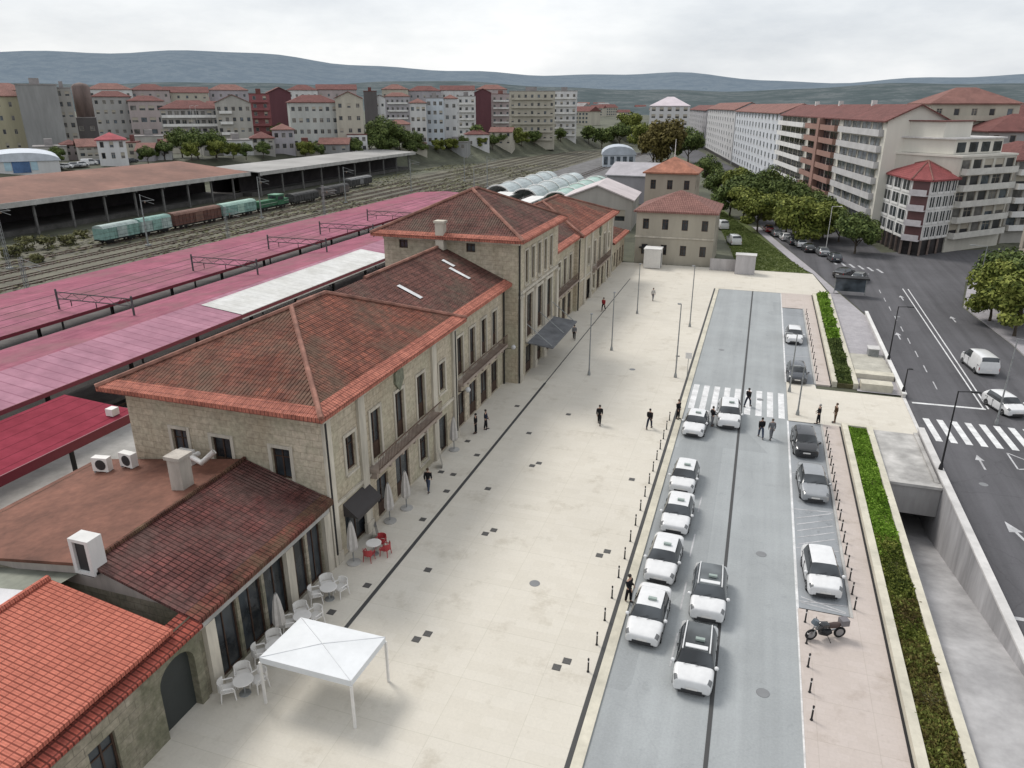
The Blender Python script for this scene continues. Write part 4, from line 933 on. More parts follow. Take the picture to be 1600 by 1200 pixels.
# ------------------------------------------------------------------ foliage
def crown_mesh(name, rx, rz, n, leaf, seed, blobs=9):
    rnd = random.Random(seed); mb = MB(); cs = []; blobs = 15
    for i in range(blobs):
        a = i*2.4+rnd.uniform(-.4,.4); q = rnd.uniform(0.3, 0.72); zz = rnd.uniform(-0.6, 0.6)
        cs.append((Vector((math.cos(a)*q*rx, math.sin(a)*q*rx, zz*rz)), rnd.uniform(0.28, 0.42)))
    cs.append((Vector((0,0,rz*0.25)), 0.62)); cs.append((Vector((0,0,rz*0.45)), 0.5))
    for i in range(n):
        c, q = rnd.choice(cs); d = Vector((rnd.gauss(0,1), rnd.gauss(0,1), rnd.gauss(0,1))).normalized()
        p = c+Vector((d.x*rx*q, d.y*rx*q, d.z*rz*q*0.9))*(rnd.random()**0.33)
        nrm = (d+Vector((rnd.gauss(0,.5),rnd.gauss(0,.5),rnd.gauss(0.3,.5)))).normalized()
        u = nrm.orthogonal().normalized(); u.rotate(Matrix.Rotation(rnd.uniform(0,6.28), 3, nrm)); v = nrm.cross(u); s = leaf*rnd.uniform(0.6, 1.3)
        mb.add([p-u*s, p-v*s*0.55, p+u*s, p+v*s*0.55], [(0,1,2,3)])
    return mb
TREES = {}
def tree_proto(kind):
    if kind in TREES: return TREES[kind]
    rx, rz, n, leaf, th, m, seed = kind
    root = thing('tree', '', 'tree')
    mb = MB(); rnd = random.Random(seed)
    mb.tube([(0,0,-0.2),(0.05,0,th*0.5),(0.0,0.08,th),(0.05,0.1,th+rz*0.9)], [0.24,0.18,0.15,0.05], 8)
    for i in range(6):
        a = i*1.05+rnd.uniform(-.3,.3); q = rx*rnd.uniform(0.45,0.7); mb.tube([(0,0.05,th*0.92+0.2*i),(math.cos(a)*q*0.5,math.sin(a)*q*0.5,th+rz*0.45),(math.cos(a)*q,math.sin(a)*q,th+rz*rnd.uniform(0.7,1.2))], [0.09,0.06,0.025], 5)
    mb.build('trunk', M_BARK, root)
    c = crown_mesh('crown', rx, rz, n, leaf, seed); o = c.build('crown', m, root, ); o.location = (0,0,th+rz*0.85)
    TREES[kind] = Proto(root); return TREES[kind]
def tree(kind, x, y, s, label, group, z=None):
    o = tree_proto(kind).place((x, y, terrain(x,y) if z is None else z), random.uniform(0,6.28), label, group); o.scale = (s*random.uniform(0.92,1.08), s*random.uniform(0.92,1.08), s*random.uniform(0.92,1.1)); return o
K_OLV = (4.6, 3.5, 5200, 0.30, 1.5, M_LEAF_G, 1); K_OLV2 = (4.3, 3.7, 5200, 0.30, 1.4, M_LEAF_G, 5); K_DRK = (4.2, 3.8, 4800, 0.30, 1.3, M_LEAF_D, 2); K_AUT = (4.0, 4.2, 4000, 0.32, 1.4, M_LEAF_A, 3); K_FAR = (4.2, 3.4, 1500, 0.5, 1.2, M_LEAF_D, 4)
G1 = 'street trees lining the avenue beyond the lawn'
for k, u, v, s, l in (
    (K_OLV,1183,362,1.12,'big olive green street tree right of the small hipped station house'),
    (K_OLV2,1243,384,1.15,'olive green round tree at the middle of the row along the avenue'),
    (K_DRK,1335,396,1.0,'dark green round tree left of the white corner building with the red roof'),
    (K_OLV,1212,352,1.0,'olive green tree behind the gap between the two biggest avenue trees'),
    (K_DRK,1140,338,1.15,'dark tree just right of the far station house'),
    (K_DRK,1165,322,1.2,'dark tree in the second row, behind the biggest olive tree'),
    (K_DRK,1200,318,1.2,'dark tree in front of the patterned apartment block'),
    (K_OLV2,1285,372,0.95,'olive tree between the round middle tree and the dark one by the corner building'),
    (K_DRK,1250,345,1.1,'dark tree below the white balconies of the big block'),
    (K_DRK,1120,312,1.1,'dark tree behind the far station house, nearest its wall'),
    (K_DRK,1310,378,0.8,'small dark tree beside the glazed end of the big block'),
    (K_DRK,1105,290,1.2,'distant dark tree at the start of the avenue row')):
    p = at(u, v); tree(k, p.x, p.y, s, l, G1)
for k, u, v, s, l in ((K_OLV2,1160,346,1.05,'olive tree between the station house and the biggest avenue tree'),(K_OLV,1228,366,0.95,'olive tree filling the gap left of the round middle tree'),(K_OLV,1268,378,0.9,'olive tree right of the round middle tree, over the kerb cars'),(K_DRK,1185,326,1.15,'dark tree behind the biggest olive tree, before the dotted block'),(K_OLV2,1150,318,1.1,'olive tree in the second row near the station house'),(K_DRK,1225,332,1.1,'dark tree at the foot of the leftmost white balconies'),(K_DRK,1275,356,1.0,'dark tree at the foot of the brick balcony section')):
    p = at(u, v); tree(k, p.x, p.y, s, l, G1)
G2 = 'trees on the right pavement'
for k, x, y, s, l in ((K_OLV,29.6,95.5,0.98,'nearest olive tree on the right pavement, at the picture edge'),(K_OLV2,28.6,102.0,0.92,'olive tree on the right pavement, left one of the cluster'),(K_DRK,32.2,103.5,1.05,'dark tree at the back of the right pavement cluster'),(K_OLV,33.6,98.0,1.0,'rightmost tree of the right pavement cluster'),(K_DRK,31.5,111.0,1.0,'far tree of the right pavement cluster, toward the apartment blocks'),(K_OLV2,35.5,105.5,1.0,'olive tree partly outside the right picture edge')):
    tree(k, x, y, s, l, G2, 0.1)
G3 = 'trees in the distance beyond the station'
for k, u, v, s, l in ((K_AUT,1043,262,2.3,'reddish brown autumn tree behind the far station house'),(K_AUT,1020,262,2.0,'brown-green tree left of the autumn tree'),(K_OLV,985,222,2.4,'tall green tree where the tracks vanish'),(K_DRK,968,228,2.0,'dark tree beside the vanishing tracks'),(K_OLV,1003,240,2.0,'green tree between the vanishing tracks and the autumn tree'),(K_DRK,1075,255,2.0,'dark tree below the distant grey apartments'),(K_FAR,940,232,1.8,'dark distant tree in front of the valley'),(K_FAR,920,226,1.6,'small dark distant tree left of the valley gap')):
    p = at(u, v); tree(k, p.x, p.y, s, l, G3)
G4 = 'trees and bushes below the town on the left'
for k, u, v, s, l in ((K_DRK,285,246,1.2,'dark bush tree in front of the long banded building'),(K_DRK,310,248,1.3,'dark tree right of the tall pale poles'),(K_DRK,338,246,1.1,'dark tree at the right end of the banded building'),(K_DRK,600,236,1.9,'large dark tree in the dark gap between pale blocks'),(K_DRK,625,238,1.5,'dark tree right of the large one in the gap'),(K_DRK,578,240,1.2,'dark tree left of the large one in the gap'),(K_DRK,650,236,1.0,'small dark tree below the white houses'),(K_FAR,745,222,1.2,'distant dark tree beside the pale street of houses'),(K_DRK,440,225,1.1,'small dark tree below the dark red house'),(K_DRK,525,232,1.2,'dark tree before the pale green block'),(K_OLV,800,232,1.3,'greenish tree at the foot of the cream building'),(K_FAR,835,228,1.2,'distant tree before the white block')):
    p = at(u, v); tree(k, p.x, p.y, s, l, G4)
def bush(x, y, s, label, m, seed):
    t = thing('bush', label, 'bush', (x, y, terrain(x,y)), random.uniform(0,6.28), 'bushes in the rail yard')
    crown_mesh('b', s, s*0.7, 700, 0.26, seed).build('foliage', m, t).location = (0,0,s*0.45)
    mb = MB(); mb.tube([(0,0,-0.1),(0.1,0,s*0.6)], 0.06, 5); mb.build('stem', M_BARK, t)
for i, (u, v, s, l) in enumerate(((40,392,3.0,'olive bush nearest the leftmost mast'),(75,388,2.6,'olive bush second from the leftmost mast'),(108,383,2.2,'olive bush left of the nearest teal wagon'),(20,402,2.4,'olive bush at the left picture edge under the shed'),(128,372,1.8,'small bush touching the end of the nearest teal wagon'),(60,410,1.6,'low bush in front of the other bushes'))):
    p = at(u, v); bush(p.x, p.y, s*0.85, l, leafmat('yard_bush_leaves', (0.04,0.045,0.02), (0.12,0.12,0.05), (0.2,0.19,0.09)), 20+i)
mb = MB(); rnd = random.Random(5)
for i in range(16000):
    x, y = rnd.uniform(-136,-81), rnd.uniform(62,330)
    if math.sin(x*0.23+math.sin(y*0.05)*2)+math.sin(y*0.11+x*0.05) < -0.2+rnd.gauss(0,0.5): continue
    a = rnd.uniform(0,6.28); wx, wy = math.cos(a)*0.3, math.sin(a)*0.3; h = rnd.uniform(0.04,0.2)
    mb.add([(x-wx,y-wy,-0.02),(x+wx,y+wy,-0.02),(x+wx*1.2+0.45,y+wy+0.2,h),(x-wx*0.8+0.45,y-wy+0.2,h*0.9)], [(0,1,2,3)])
stuff('weeds', mb, leafmat('yard_weeds', (0.095,0.098,0.052), (0.135,0.135,0.072), (0.18,0.175,0.10)), 'patchy olive weeds growing between the goods tracks', 'weeds')
mb = MB(); 
for i in range(9000):
    q = rnd.random(); y = 124.8+q*70; x = rnd.uniform(-2+(-9)*q, 8.6-17*q) 
    if x > 9-(y-124.6)*0.215: continue
    a = rnd.uniform(0,6.28); wx, wy = math.cos(a)*0.15, math.sin(a)*0.15; h = rnd.uniform(0.08,0.2)
    mb.add([(x-wx,y-wy,0.03),(x+wx,y+wy,0.03),(x+wx,y+wy+.05,h+0.03),(x-wx,y-wy+.05,h+0.03)], [(0,1,2,3)])
stuff('grass', mb, leafmat('lawn_blades', (0.06,0.085,0.02), (0.10,0.13,0.035), (0.15,0.18,0.06)), 'short green grass of the triangular lawn beyond the plaza', 'grass')

# ------------------------------------------------------------------ town buildings
def wallm(name, c, var=0.1): return plain(name, c, var, 0.25, streak=True)
def building(root, w_, d, h, floors, colsS, colsE, wall, roof, roofm, ww=1.2, wh=1.5, base=1.0, balc=None, balcm=None, pitch=0.45, colsW=0, gm=None, fm=None, sill=0.9, oh=0.5, style='blind'):
    """storeys of windows on a box; front wall at local y=0 facing -y"""
    fh = (h-base)/floors
    def ops(W, n):
        r = []
        if n:
            for f in range(floors):
                for i in range(n):
                    u = W*(i+0.5)/n; z = base+f*fh+min(sill, fh*0.3)
                    r.append((u-ww/2, u+ww/2, z, min(z+wh, base+(f+1)*fh-0.25)))
        return r
    oS, oE, oW = ops(w_, colsS), ops(d, colsE), ops(d, colsW)
    mb = MB(); a = -w_/2
    facade(mb, a, 0, -4, 1, 0, w_, h+4, [(o[0],o[1],o[2]+4,o[3]+4) for o in oS], 0.2); facade(mb, -a, 0, -4, 0, 1, d, h+4, [(o[0],o[1],o[2]+4,o[3]+4) for o in oE], 0.2)
    facade(mb, -a, d, -4, -1, 0, w_, h+4, []); facade(mb, a, d, -4, 0, -1, d, h+4, [(o[0],o[1],o[2]+4,o[3]+4) for o in oW], 0.2)
    mb.quad((a,0,h-0.01),(-a,0,h-0.01),(-a,d,h-0.01),(a,d,h-0.01))
    gable = roof == 'gable'
    if gable:
        rise = d/2*pitch
        for x, s in ((a,1),(-a,-1)): mb.poly([(x,0,h),(x,d/2,h+rise),(x,d,h)][::-s])
    if roof == 'gableY':
        rise = w_/2*pitch
        for y, s in ((0,1),(d,-1)): mb.poly([(a,y,h),(-a,y,h),(0,y,h+rise)][::s])
    mb.build('wall', wall, root)
    K = dict(fm=fm or M_WOODW, gm=gm or M_GLASS, depth=0.2, split=False, style=style)
    put_windows(root, a, 0, 0, 1, 0, oS, **K); put_windows(root, -a, 0, 0, 0, 1, oE, **K); put_windows(root, a, d, 0, 0, -1, oW, **K)
    r = MB(); th = 0.25
    if roof == 'hip':
        hl = min(w_, d)/2+oh; rise = hl*pitch; X0, X1, Y0, Y1 = a-oh, -a+oh, -oh, d+oh
        if w_ >= d: A, B = (X0+hl,d/2,h+rise), (X1-hl,d/2,h+rise)
        else: A, B = (0,Y0+hl,h+rise), (0,Y1-hl,h+rise)
        p = [(X0,Y0,h),(X1,Y0,h),(X1,Y1,h),(X0,Y1,h)]
        if w_ >= d: fs = ([p[0],p[1],B,A],[p[1],p[2],B],[p[2],p[3],A,B],[p[3],p[0],A])
        else: fs = ([p[0],p[1],A],[p[1],p[2],B,A],[p[2],p[3],B],[p[3],p[0],A,B])
        for q in fs: r.poly(q)
        r.box(X0,Y0,h-th,X1,Y1,h-0.02)
    elif gable:
        e = oh; k = pitch
        r.quad((a-e,-e,h-e*k+0.05),(-a+e,-e,h-e*k+0.05),(-a+e,d/2,h+rise+0.05),(a-e,d/2,h+rise+0.05)); r.quad((-a+e,d+e,h-e*k+0.05),(a-e,d+e,h-e*k+0.05),(a-e,d/2,h+rise+0.05),(-a+e,d/2,h+rise+0.05))
        r.quad((a-e,-e,h-e*k-0.2),(-a+e,-e,h-e*k-0.2),(-a+e,-e,h-e*k+0.05),(a-e,-e,h-e*k+0.05))
        for x in (a-e, -a+e): r.poly([(x,-e,h-e*k-0.2),(x,d/2,h+rise-0.2),(x,d/2,h+rise+0.05),(x,-e,h-e*k+0.05)]); r.poly([(x,d+e,h-e*k-0.2),(x,d/2,h+rise-0.2),(x,d/2,h+rise+0.05),(x,d+e,h-e*k+0.05)])
    elif roof == 'gableY':
        e = oh; k = pitch
        r.quad((a-e,-e,h-e*k+0.05),(0,-e,h+rise+0.05),(0,d+e,h+rise+0.05),(a-e,d+e,h-e*k+0.05)); r.quad((0,-e,h+rise+0.05),(-a+e,-e,h-e*k+0.05),(-a+e,d+e,h-e*k+0.05),(0,d+e,h+rise+0.05))
        for s in (-1, 1): r.poly([(s*(-a+e),-e,h-e*k-0.2),(0,-e,h+rise-0.2),(0,-e,h+rise+0.05),(s*(-a+e),-e,h-e*k+0.05)])
    elif roof == 'flat':
        r.box(a-0.15,-0.15,h,-a+0.15,d+0.15,h+0.35); r.box(a+w_*0.35,d*0.4,h+0.352,a+w_*0.6,d*0.8,h+2.4)
    r.build('roof', roofm, root)
    if balc:
        for f in range(1 if balc[2] else 0, floors):
            z = base+f*fh; x0, x1 = a+w_*balc[0], a+w_*balc[1]; mb = MB()
            mb.box(x0,-1.1,z-0.15,x1,0,z); mb.box(x0,-1.1,z+0.001,x1,-1.0,z+0.95); mb.box(x0,-0.999,z+0.001,x0+0.1,0,z+0.95); mb.box(x1-0.1,-0.999,z+0.001,x1,0,z+0.95)
            mb.build('balcony', balcm or M_WHITE, root)
def town(u0, u1, vb, vt, name, label, wall, roof, roofm, floors, cS, cE=0, d=None, rot=0, group='town buildings beyond the rail yard', cat='building', **kw):
    kw.setdefault('style', 'mix'); kw.setdefault('ww', 1.45); kw.setdefault('wh', 1.7); p = at((u0+u1)/2, vb); wdist = (p-CAMP).dot(FW); w_ = (u1-u0)*wdist/F; h = (vb-vt)*wdist/F/0.95
    t = thing(name, label, cat, (p.x, p.y, p.z), math.atan2(-p.x, p.y)+R(rot), group)
    building(t, w_, d or max(9, w_*0.6), h, floors, cS, cE, wall, roof, roofm, **kw); return t, w_, h
WL = {k: wallm(n, c, v) for k, n, c, v in (('cream','cream_wall',(0.46,0.43,0.36),.1),('yel','yellowish_wall',(0.42,0.385,0.27),.1),('grey','grey_wall',(0.30,0.30,0.295),.14),('beige','beige_wall',(0.40,0.385,0.355),.1),('white','white_wall',(0.62,0.615,0.61),.1),('pink','pinkish_wall',(0.42,0.36,0.355),.1),('green','pale_green_wall',(0.46,0.47,0.445),.1),('red','brick_red_wall',(0.27,0.10,0.105),.1),('wine','dark_wine_wall',(0.125,0.05,0.06),.1),('blue','pale_blue_wall',(0.52,0.56,0.60),.1),('dark','dark_wall',(0.12,0.11,0.11),.1),('lilac','lilac_grey_wall',(0.39,0.37,0.39),.1),('band','banded_grey_wall',(0.38,0.37,0.36),.1),('salmon','salmon_wall',(0.40,0.28,0.24),.1))}  # wall tones greyed and lightened to imitate distance haze
ROOFG = plain('grey_roofing', (0.30, 0.28, 0.275), 0.2, 0.2)
town(-40, 52, 240, 160, 'apartment_building', 'cream and yellow apartment block at the far left edge', WL['yel'], 'hip', M_TILE_FAR2, 4, 6, 0, d=12, ww=1.0)
town(-60, 48, 205, 148, 'apartment_building', 'pinkish cream block standing behind the yellow one at the far left', WL['cream'], 'hip', M_TILE_FAR2, 4, 7, d=14)
town(52, 106, 243, 146, 'silo_building', 'blank grey concrete silo block without windows', WL['grey'], 'flat', ROOFG, 1, 0, d=14)
town(106, 128, 240, 150, 'apartment_building', 'narrow beige building with white windows beside the concrete silo', WL['beige'], 'flat', ROOFG, 6, 2, ww=1.4)
t, w_, h = town(128, 158, 236, 190, 'factory_building', 'dark brown building carrying a round tank tower', WL['dark'], 'flat', ROOFG, 2, 2, d=10)
mb = MB(); mb.lathe([(w_*0.42,h),(w_*0.42,h+11),(w_*0.3,h+12),(w_*0.05,h+12.5)], 18, c=(w_*0.05,5,0)); mb.build('tank_tower', plain('tank_brown', (0.20, 0.15, 0.135), 0.25, 0.4, streak=True), t, True)
town(158, 212, 215, 158, 'apartment_building', 'grey building with maroon roof behind the white house', WL['band'], 'hip', M_TILE_FAR, 4, 5)
town(160, 200, 258, 222, 'house', 'white house with red roof and dark arched windows behind the goods shed', WL['white'], 'hip', plain('rose_red_roof', (0.36, 0.075, 0.09), 0.2, 0.5), 2, 3, d=9, ww=1.1, wh=1.8)
town(212, 262, 216, 164, 'apartment_building', 'pinkish grey building with a row of big dark windows', WL['pink'], 'hip', M_TILE_FAR, 3, 4, ww=2.6, wh=2.2)
town(214, 262, 238, 216, 'warehouse', 'low beige block at the foot of the big dark windows', WL['beige'], 'flat', ROOFG, 1, 0)
town(262, 346, 228, 176, 'apartment_building', 'long grey banded building with horizontal white stripes', WL['band'], 'hip', M_TILE_FAR, 4, 9, balc=(0.02,0.98,False), ww=1.8)
town(346, 398, 230, 168, 'apartment_building', 'beige building with a white zigzag roof edge beside the red block', WL['beige'], 'gableY', M_TILE_FAR2, 4, 5, balc=(0.1,0.45,True))
town(398, 428, 224, 156, 'apartment_building', 'narrow brick red block with red balconies', WL['red'], 'flat', M_TILE_FAR, 6, 2, balc=(0.05,0.95,False), balcm=WL['red'])
town(426, 460, 210, 152, 'apartment_building', 'dark wine red windowless gable beside the brick red block', WL['wine'], 'gableY', M_TILE_FAR, 1, 0, rot=8)
town(460, 532, 234, 168, 'apartment_building', 'pale green-grey block with tall windows and maroon roof', WL['green'], 'hip', M_TILE_FAR, 4, 7, rot=6)
town(530, 570, 234, 162, 'apartment_building', 'off-white gabled block at the right of the pale green one', WL['cream'], 'gableY', M_TILE_FAR, 4, 3, rot=-4)
town(572, 592, 205, 150, 'apartment_building', 'dark narrow building in the shade between two pale blocks', WL['dark'], 'flat', M_TILE_FAR, 3, 0)  # added box fills the dark gap, its shade put into the wall colour
town(588, 604, 205, 158, 'house', 'narrow bright white house right of the dark gap', WL['white'], 'gableY', M_TILE_FAR, 3, 2)
town(604, 642, 200, 156, 'apartment_building', 'grey block with glazed galleries and pink roof right of the narrow white house', WL['lilac'], 'hip', M_TILE_FAR2, 4, 5, balc=(0.1,0.9,False))
town(643, 668, 228, 168, 'house', 'white house with rows of square dark windows', WL['white'], 'hip', M_TILE_FAR2, 4, 3)
town(668, 695, 228, 162, 'apartment_building', 'pale blue block between two white houses', WL['blue'], 'flat', ROOFG, 5, 3)
town(695, 716, 228, 162, 'house', 'tall plain white house right of the pale blue block', WL['white'], 'hip', M_TILE_FAR2, 4, 2)
town(716, 744, 214, 158, 'apartment_building', 'white block with stacked balconies next to the wine red gable', WL['white'], 'flat', ROOFG, 5, 3, balc=(0.08,0.92,False))
town(742, 768, 208, 152, 'apartment_building', 'wine red gable wall among white blocks', WL['wine'], 'gableY', M_TILE_FAR, 1, 0)
town(768, 798, 206, 154, 'apartment_building', 'pink block with pale roof left of the big cream building', WL['pink'], 'flat', M_TILE_FAR2, 5, 3, balc=(0.1,0.9,False))
town(796, 866, 222, 152, 'apartment_building', 'big cream building with pale balcony bands near the vanishing tracks', WL['cream'], 'flat', ROOFG, 6, 7, 3, balc=(0.05,0.95,False), balcm=WL['cream'])
town(862, 900, 215, 151, 'apartment_building', 'white block with balconies at the end of the left street', WL['white'], 'flat', ROOFG, 6, 4, balc=(0.1,0.95,False))
# roofscape rising behind
rr = random.Random(3); B2 = [(150,212,146),(215,270,147),(268,330,150),(335,392,147),(455,500,147),(500,560,146),(600,640,146),(640,690,148),(690,742,147),(745,792,146)]
names = ['behind the tank tower', 'behind the big dark windows', 'behind the left half of the banded building', 'behind the beige zigzag-roofed building', 'behind the left half of the pale green block', 'behind the off-white gabled block', 'behind the glazed grey block', 'behind the square-windowed white house', 'behind the tall plain white house', 'behind the wine red gable near the cream building']
for i, ((a, b, vt), nm) in enumerate(zip(B2, names)):
    town(a, b, 196, vt, 'apartment_building', ['pale', 'pinkish', 'cream', 'lilac grey'][i%4]+' building with a maroon roof '+nm, [WL['white'],WL['pink'],WL['cream'],WL['lilac']][i%4], ['hip','hip','gable'][i%3], M_TILE_FAR if i % 3 else M_TILE_FAR2, 4, 5, d=14, group='second row of town buildings')
rq = random.Random(12)
for i, (u0, u1, vb, vt, wk, rk, c, l) in enumerate((
    (60,105,252,232,'beige','flat',3,'low beige workshop at the foot of the concrete silo'),(104,128,250,228,'pink','hip',2,'small pinkish house below the narrow beige building'),(128,158,252,230,'beige','gable',3,'low beige house below the dark tank tower building'),
    (200,216,250,226,'cream','flat',1,'small cream box just right of the white red-roofed house'),(216,240,252,236,'lilac','gable',2,'low lilac-grey house below the low beige warehouse'),(240,268,250,232,'white','flat',2,'low white building left of the dark bush trees'),
    (262,300,240,222,'cream','gable',4,'low cream row below the left part of the banded building'),(320,352,243,220,'beige','hip',3,'low beige house below the right end of the banded building'),(352,396,243,222,'white','flat',4,'low white row below the zigzag-roofed building'),
    (396,430,242,218,'beige','hip',3,'beige house at the foot of the brick red block'),(430,462,240,206,'lilac','hip',3,'lilac-grey house below the dark wine red gable'),(462,500,244,228,'cream','flat',3,'low cream garage row below the pale green block'),(500,545,243,226,'grey','gable',3,'low grey house below the off-white gabled block'),
    (545,575,242,214,'white','flat',3,'white cube house left of the large dark trees'),(604,640,214,196,'pink','hip',3,'pinkish low house in front of the glazed grey block'),(640,668,242,226,'cream','flat',2,'low cream wall house below the square-windowed white house'),(690,730,238,224,'grey','flat',3,'low grey building below the white houses in the middle'),(730,765,232,212,'white','hip',3,'small white house below the wine red gable'),(765,800,230,208,'cream','gable',3,'small cream house below the pink block'))):
    town(u0, u1, vb, vt, 'house', l, WL[wk], rk, M_TILE_FAR if i % 2 else (ROOFG if rk == 'flat' else M_TILE_FAR2), 1 if vb-vt < 22 else 2, c, d=9, rot=rq.uniform(-14,14), group='low houses at the foot of the town')
for k, u, v, s_, l in ((K_DRK,90,256,0.7,'dark tree among the low houses below the silo'),(K_FAR,170,250,0.6,'small dark tree beside the white red-roofed house'),(K_DRK,258,250,0.8,'tree beside the low white building below the big dark windows'),(K_OLV,365,248,0.7,'olive tree below the zigzag-roofed building'),(K_DRK,412,248,0.75,'dark tree below the brick red block'),(K_OLV,478,248,0.8,'olive tree below the pale green block'),(K_DRK,555,246,0.9,'dark tree at the left end of the wooded gap'),(K_DRK,610,246,1.2,'broad dark tree at the front of the wooded gap'),(K_DRK,590,240,1.5,'tall dark tree in the middle of the wooded gap'),(K_DRK,640,244,0.9,'dark tree at the right end of the wooded gap'),(K_OLV,685,240,0.8,'olive tree below the pale blue block'),(K_DRK,770,234,0.9,'dark tree near the small cream house'),(K_OLV,850,226,1.0,'olive tree at the foot of the last white block')):
    p = at(u, v); tree(k, p.x, p.y, s_, l, G4)
for k, u, v, s_, l in ((K_DRK,660,244,0.8,'dark tree on the bank below the square-windowed white house'),(K_OLV,705,238,0.8,'olive tree on the bank below the tall plain white house'),(K_DRK,722,236,0.8,'dark tree on the bank below the stacked balconies'),(K_OLV,752,234,0.8,'olive tree on the bank below the small white house'),(K_DRK,785,231,0.9,'dark tree on the bank below the pink block'),(K_OLV,815,229,1.0,'olive tree on the bank at the left of the cream building'),(K_DRK,876,222,1.0,'dark tree on the bank below the last white block'),(K_DRK,495,248,0.8,'dark tree at the end of the low cream garage row'),(K_DRK,385,250,0.7,'dark tree before the low white row'),(K_OLV,300,252,0.8,'olive tree before the low cream row'),(K_DRK,232,256,0.7,'dark tree before the low lilac-grey house'),(K_OLV,340,250,0.8,'olive tree before the low beige house below the banded building')):
    p = at(u, v); tree(k, p.x, p.y, s_, l, G4)
# blue and white vaulted hall at the far left
p = at(38, 270); wd = (p-CAMP).dot(FW); W2 = 100*wd/F
t = thing('vaulted_hall', 'white and pale blue vaulted hall behind the goods shed, left edge', 'hall', (p.x, p.y, p.z), math.atan2(-p.x, p.y), None)
mb = MB(); hh = 17*wd/F; mb.box(-W2/2,0,-3,W2/2,26,hh*1.02); mb.build('wall', WL['white'], t)
mb = MB(); n = 12; pr = [(W2*0.53*math.cos(math.pi*i/n), hh+13*wd/F*math.sin(math.pi*i/n)) for i in range(n+1)]
mb.prism(pr, -0.4, 26.4, M=Matrix(((1,0,0,0),(0,0,1,0),(0,1,0,0),(0,0,0,1)))); mb.build('vault_roof', plain('blue_white_sheet', (0.60, 0.64, 0.70), 0.12, 0.3), t)
mb = MB(); mb.box(-W2*0.14,-0.15,0,W2*0.10,-0.01,hh*1.0); mb.build('door', plain('blue_door', (0.10, 0.18, 0.34), 0.2, 0.5), t)
mb = MB(); mb.box(-W2*0.24,-0.12,hh*0.2,-W2*0.15,-0.01,hh*0.95); mb.box(W2*0.11,-0.12,hh*0.2,W2*0.2,-0.01,hh*0.95); mb.build('panel', plain('cyan_panel', (0.42, 0.58, 0.66), 0.1, 0.5), t)

# small station houses beyond the plaza
def house(label, x, y, rz, w_, d, h, floors, cS, cE, wall, roofm, **kw):
    t = thing('station_house', label, 'house', (x, y, 0), rz); building(t, w_, d, h, floors, cS, cE, wall, 'hip', roofm, ww=1.0, wh=1.7, sill=1.2, base=0.3, style='sash', fm=M_WOOD, **kw); return t
t = house('two-storey cream stone station house with hipped red roof at the end of the plaza', -12.9, 125.2, 0, 12.8, 12.5, 8.7, 2, 4, 4, wallm('pale_stone', (0.40, 0.365, 0.30)), M_TILE_FAR2, pitch=0.42)
mb = MB(); mb.box(-6.5,-0.12,4.3,6.5,0,4.55); mb.build('string_course', M_STONE_TRIM, t)
mb = MB(); mb.box(-5.6,-0.9,2.6,-2.2,-0.001,2.75); mb.build('door_canopy', M_IRON, t)
t = house('taller stone house with orange hipped roof behind the end station house', -16.6, 146, 0, 9.4, 10, 13.2, 3, 3, 3, wallm('pale_stone2', (0.38, 0.33, 0.27)), plain('orange_tile_far', (0.40, 0.17, 0.11), 0.3, 0.4), pitch=0.5)
mb = MB(); mb.tube([(0,5,15),(0,5,19)], [0.12,0.05], 6); mb.build('flagpole', M_PLASTIC_W, t)
t = thing('container', 'white metal cabin standing before the end station house', 'cabin', (-15.7, 120.6, 0), 0)
mb = MB(); mb.box(-1.35,0,0.1,1.35,2.6,3.1)
for i in range(12): mb.box(-1.3+i*0.22,-0.03,0.2,-1.2+i*0.22,-0.002,3.0)
mb.build('body', M_PLASTIC_W, t); mb = MB(); mb.box(-1.42,-0.08,3.102,1.42,2.68,3.25); mb.build('roof', M_WHITE, t); mb = MB(); mb.box(1.352,0.6,0.15,1.38,1.6,2.4); mb.build('door', M_STEEL, t)
t = thing('hoarding', 'pale grey panel hoarding beside the end station house', 'hoarding', (-6, 123, 0), world=True)
for i in range(4):
    mb = MB(); mb.box(-6.6+i*1.62, 122.6, 0.05, -5.0+i*1.62, 122.7, 1.9); mb.build('panel', plain('hoarding_panel', (0.44, 0.42, 0.42), 0.12, 0.8, streak=True), t)
mb = MB(); mb.box(-2.6, 120.6, 0.05, 0.4, 122.5, 3.0); mb.build('metal_clad_box', plain('clad_lilac', (0.50, 0.48, 0.49), 0.1, 1.0, streak=True), t)
mb = MB(); mb.box(-2.7, 120.5, 3.002, 0.5, 122.6, 3.1); mb.build('lid', M_CONC_L, t)
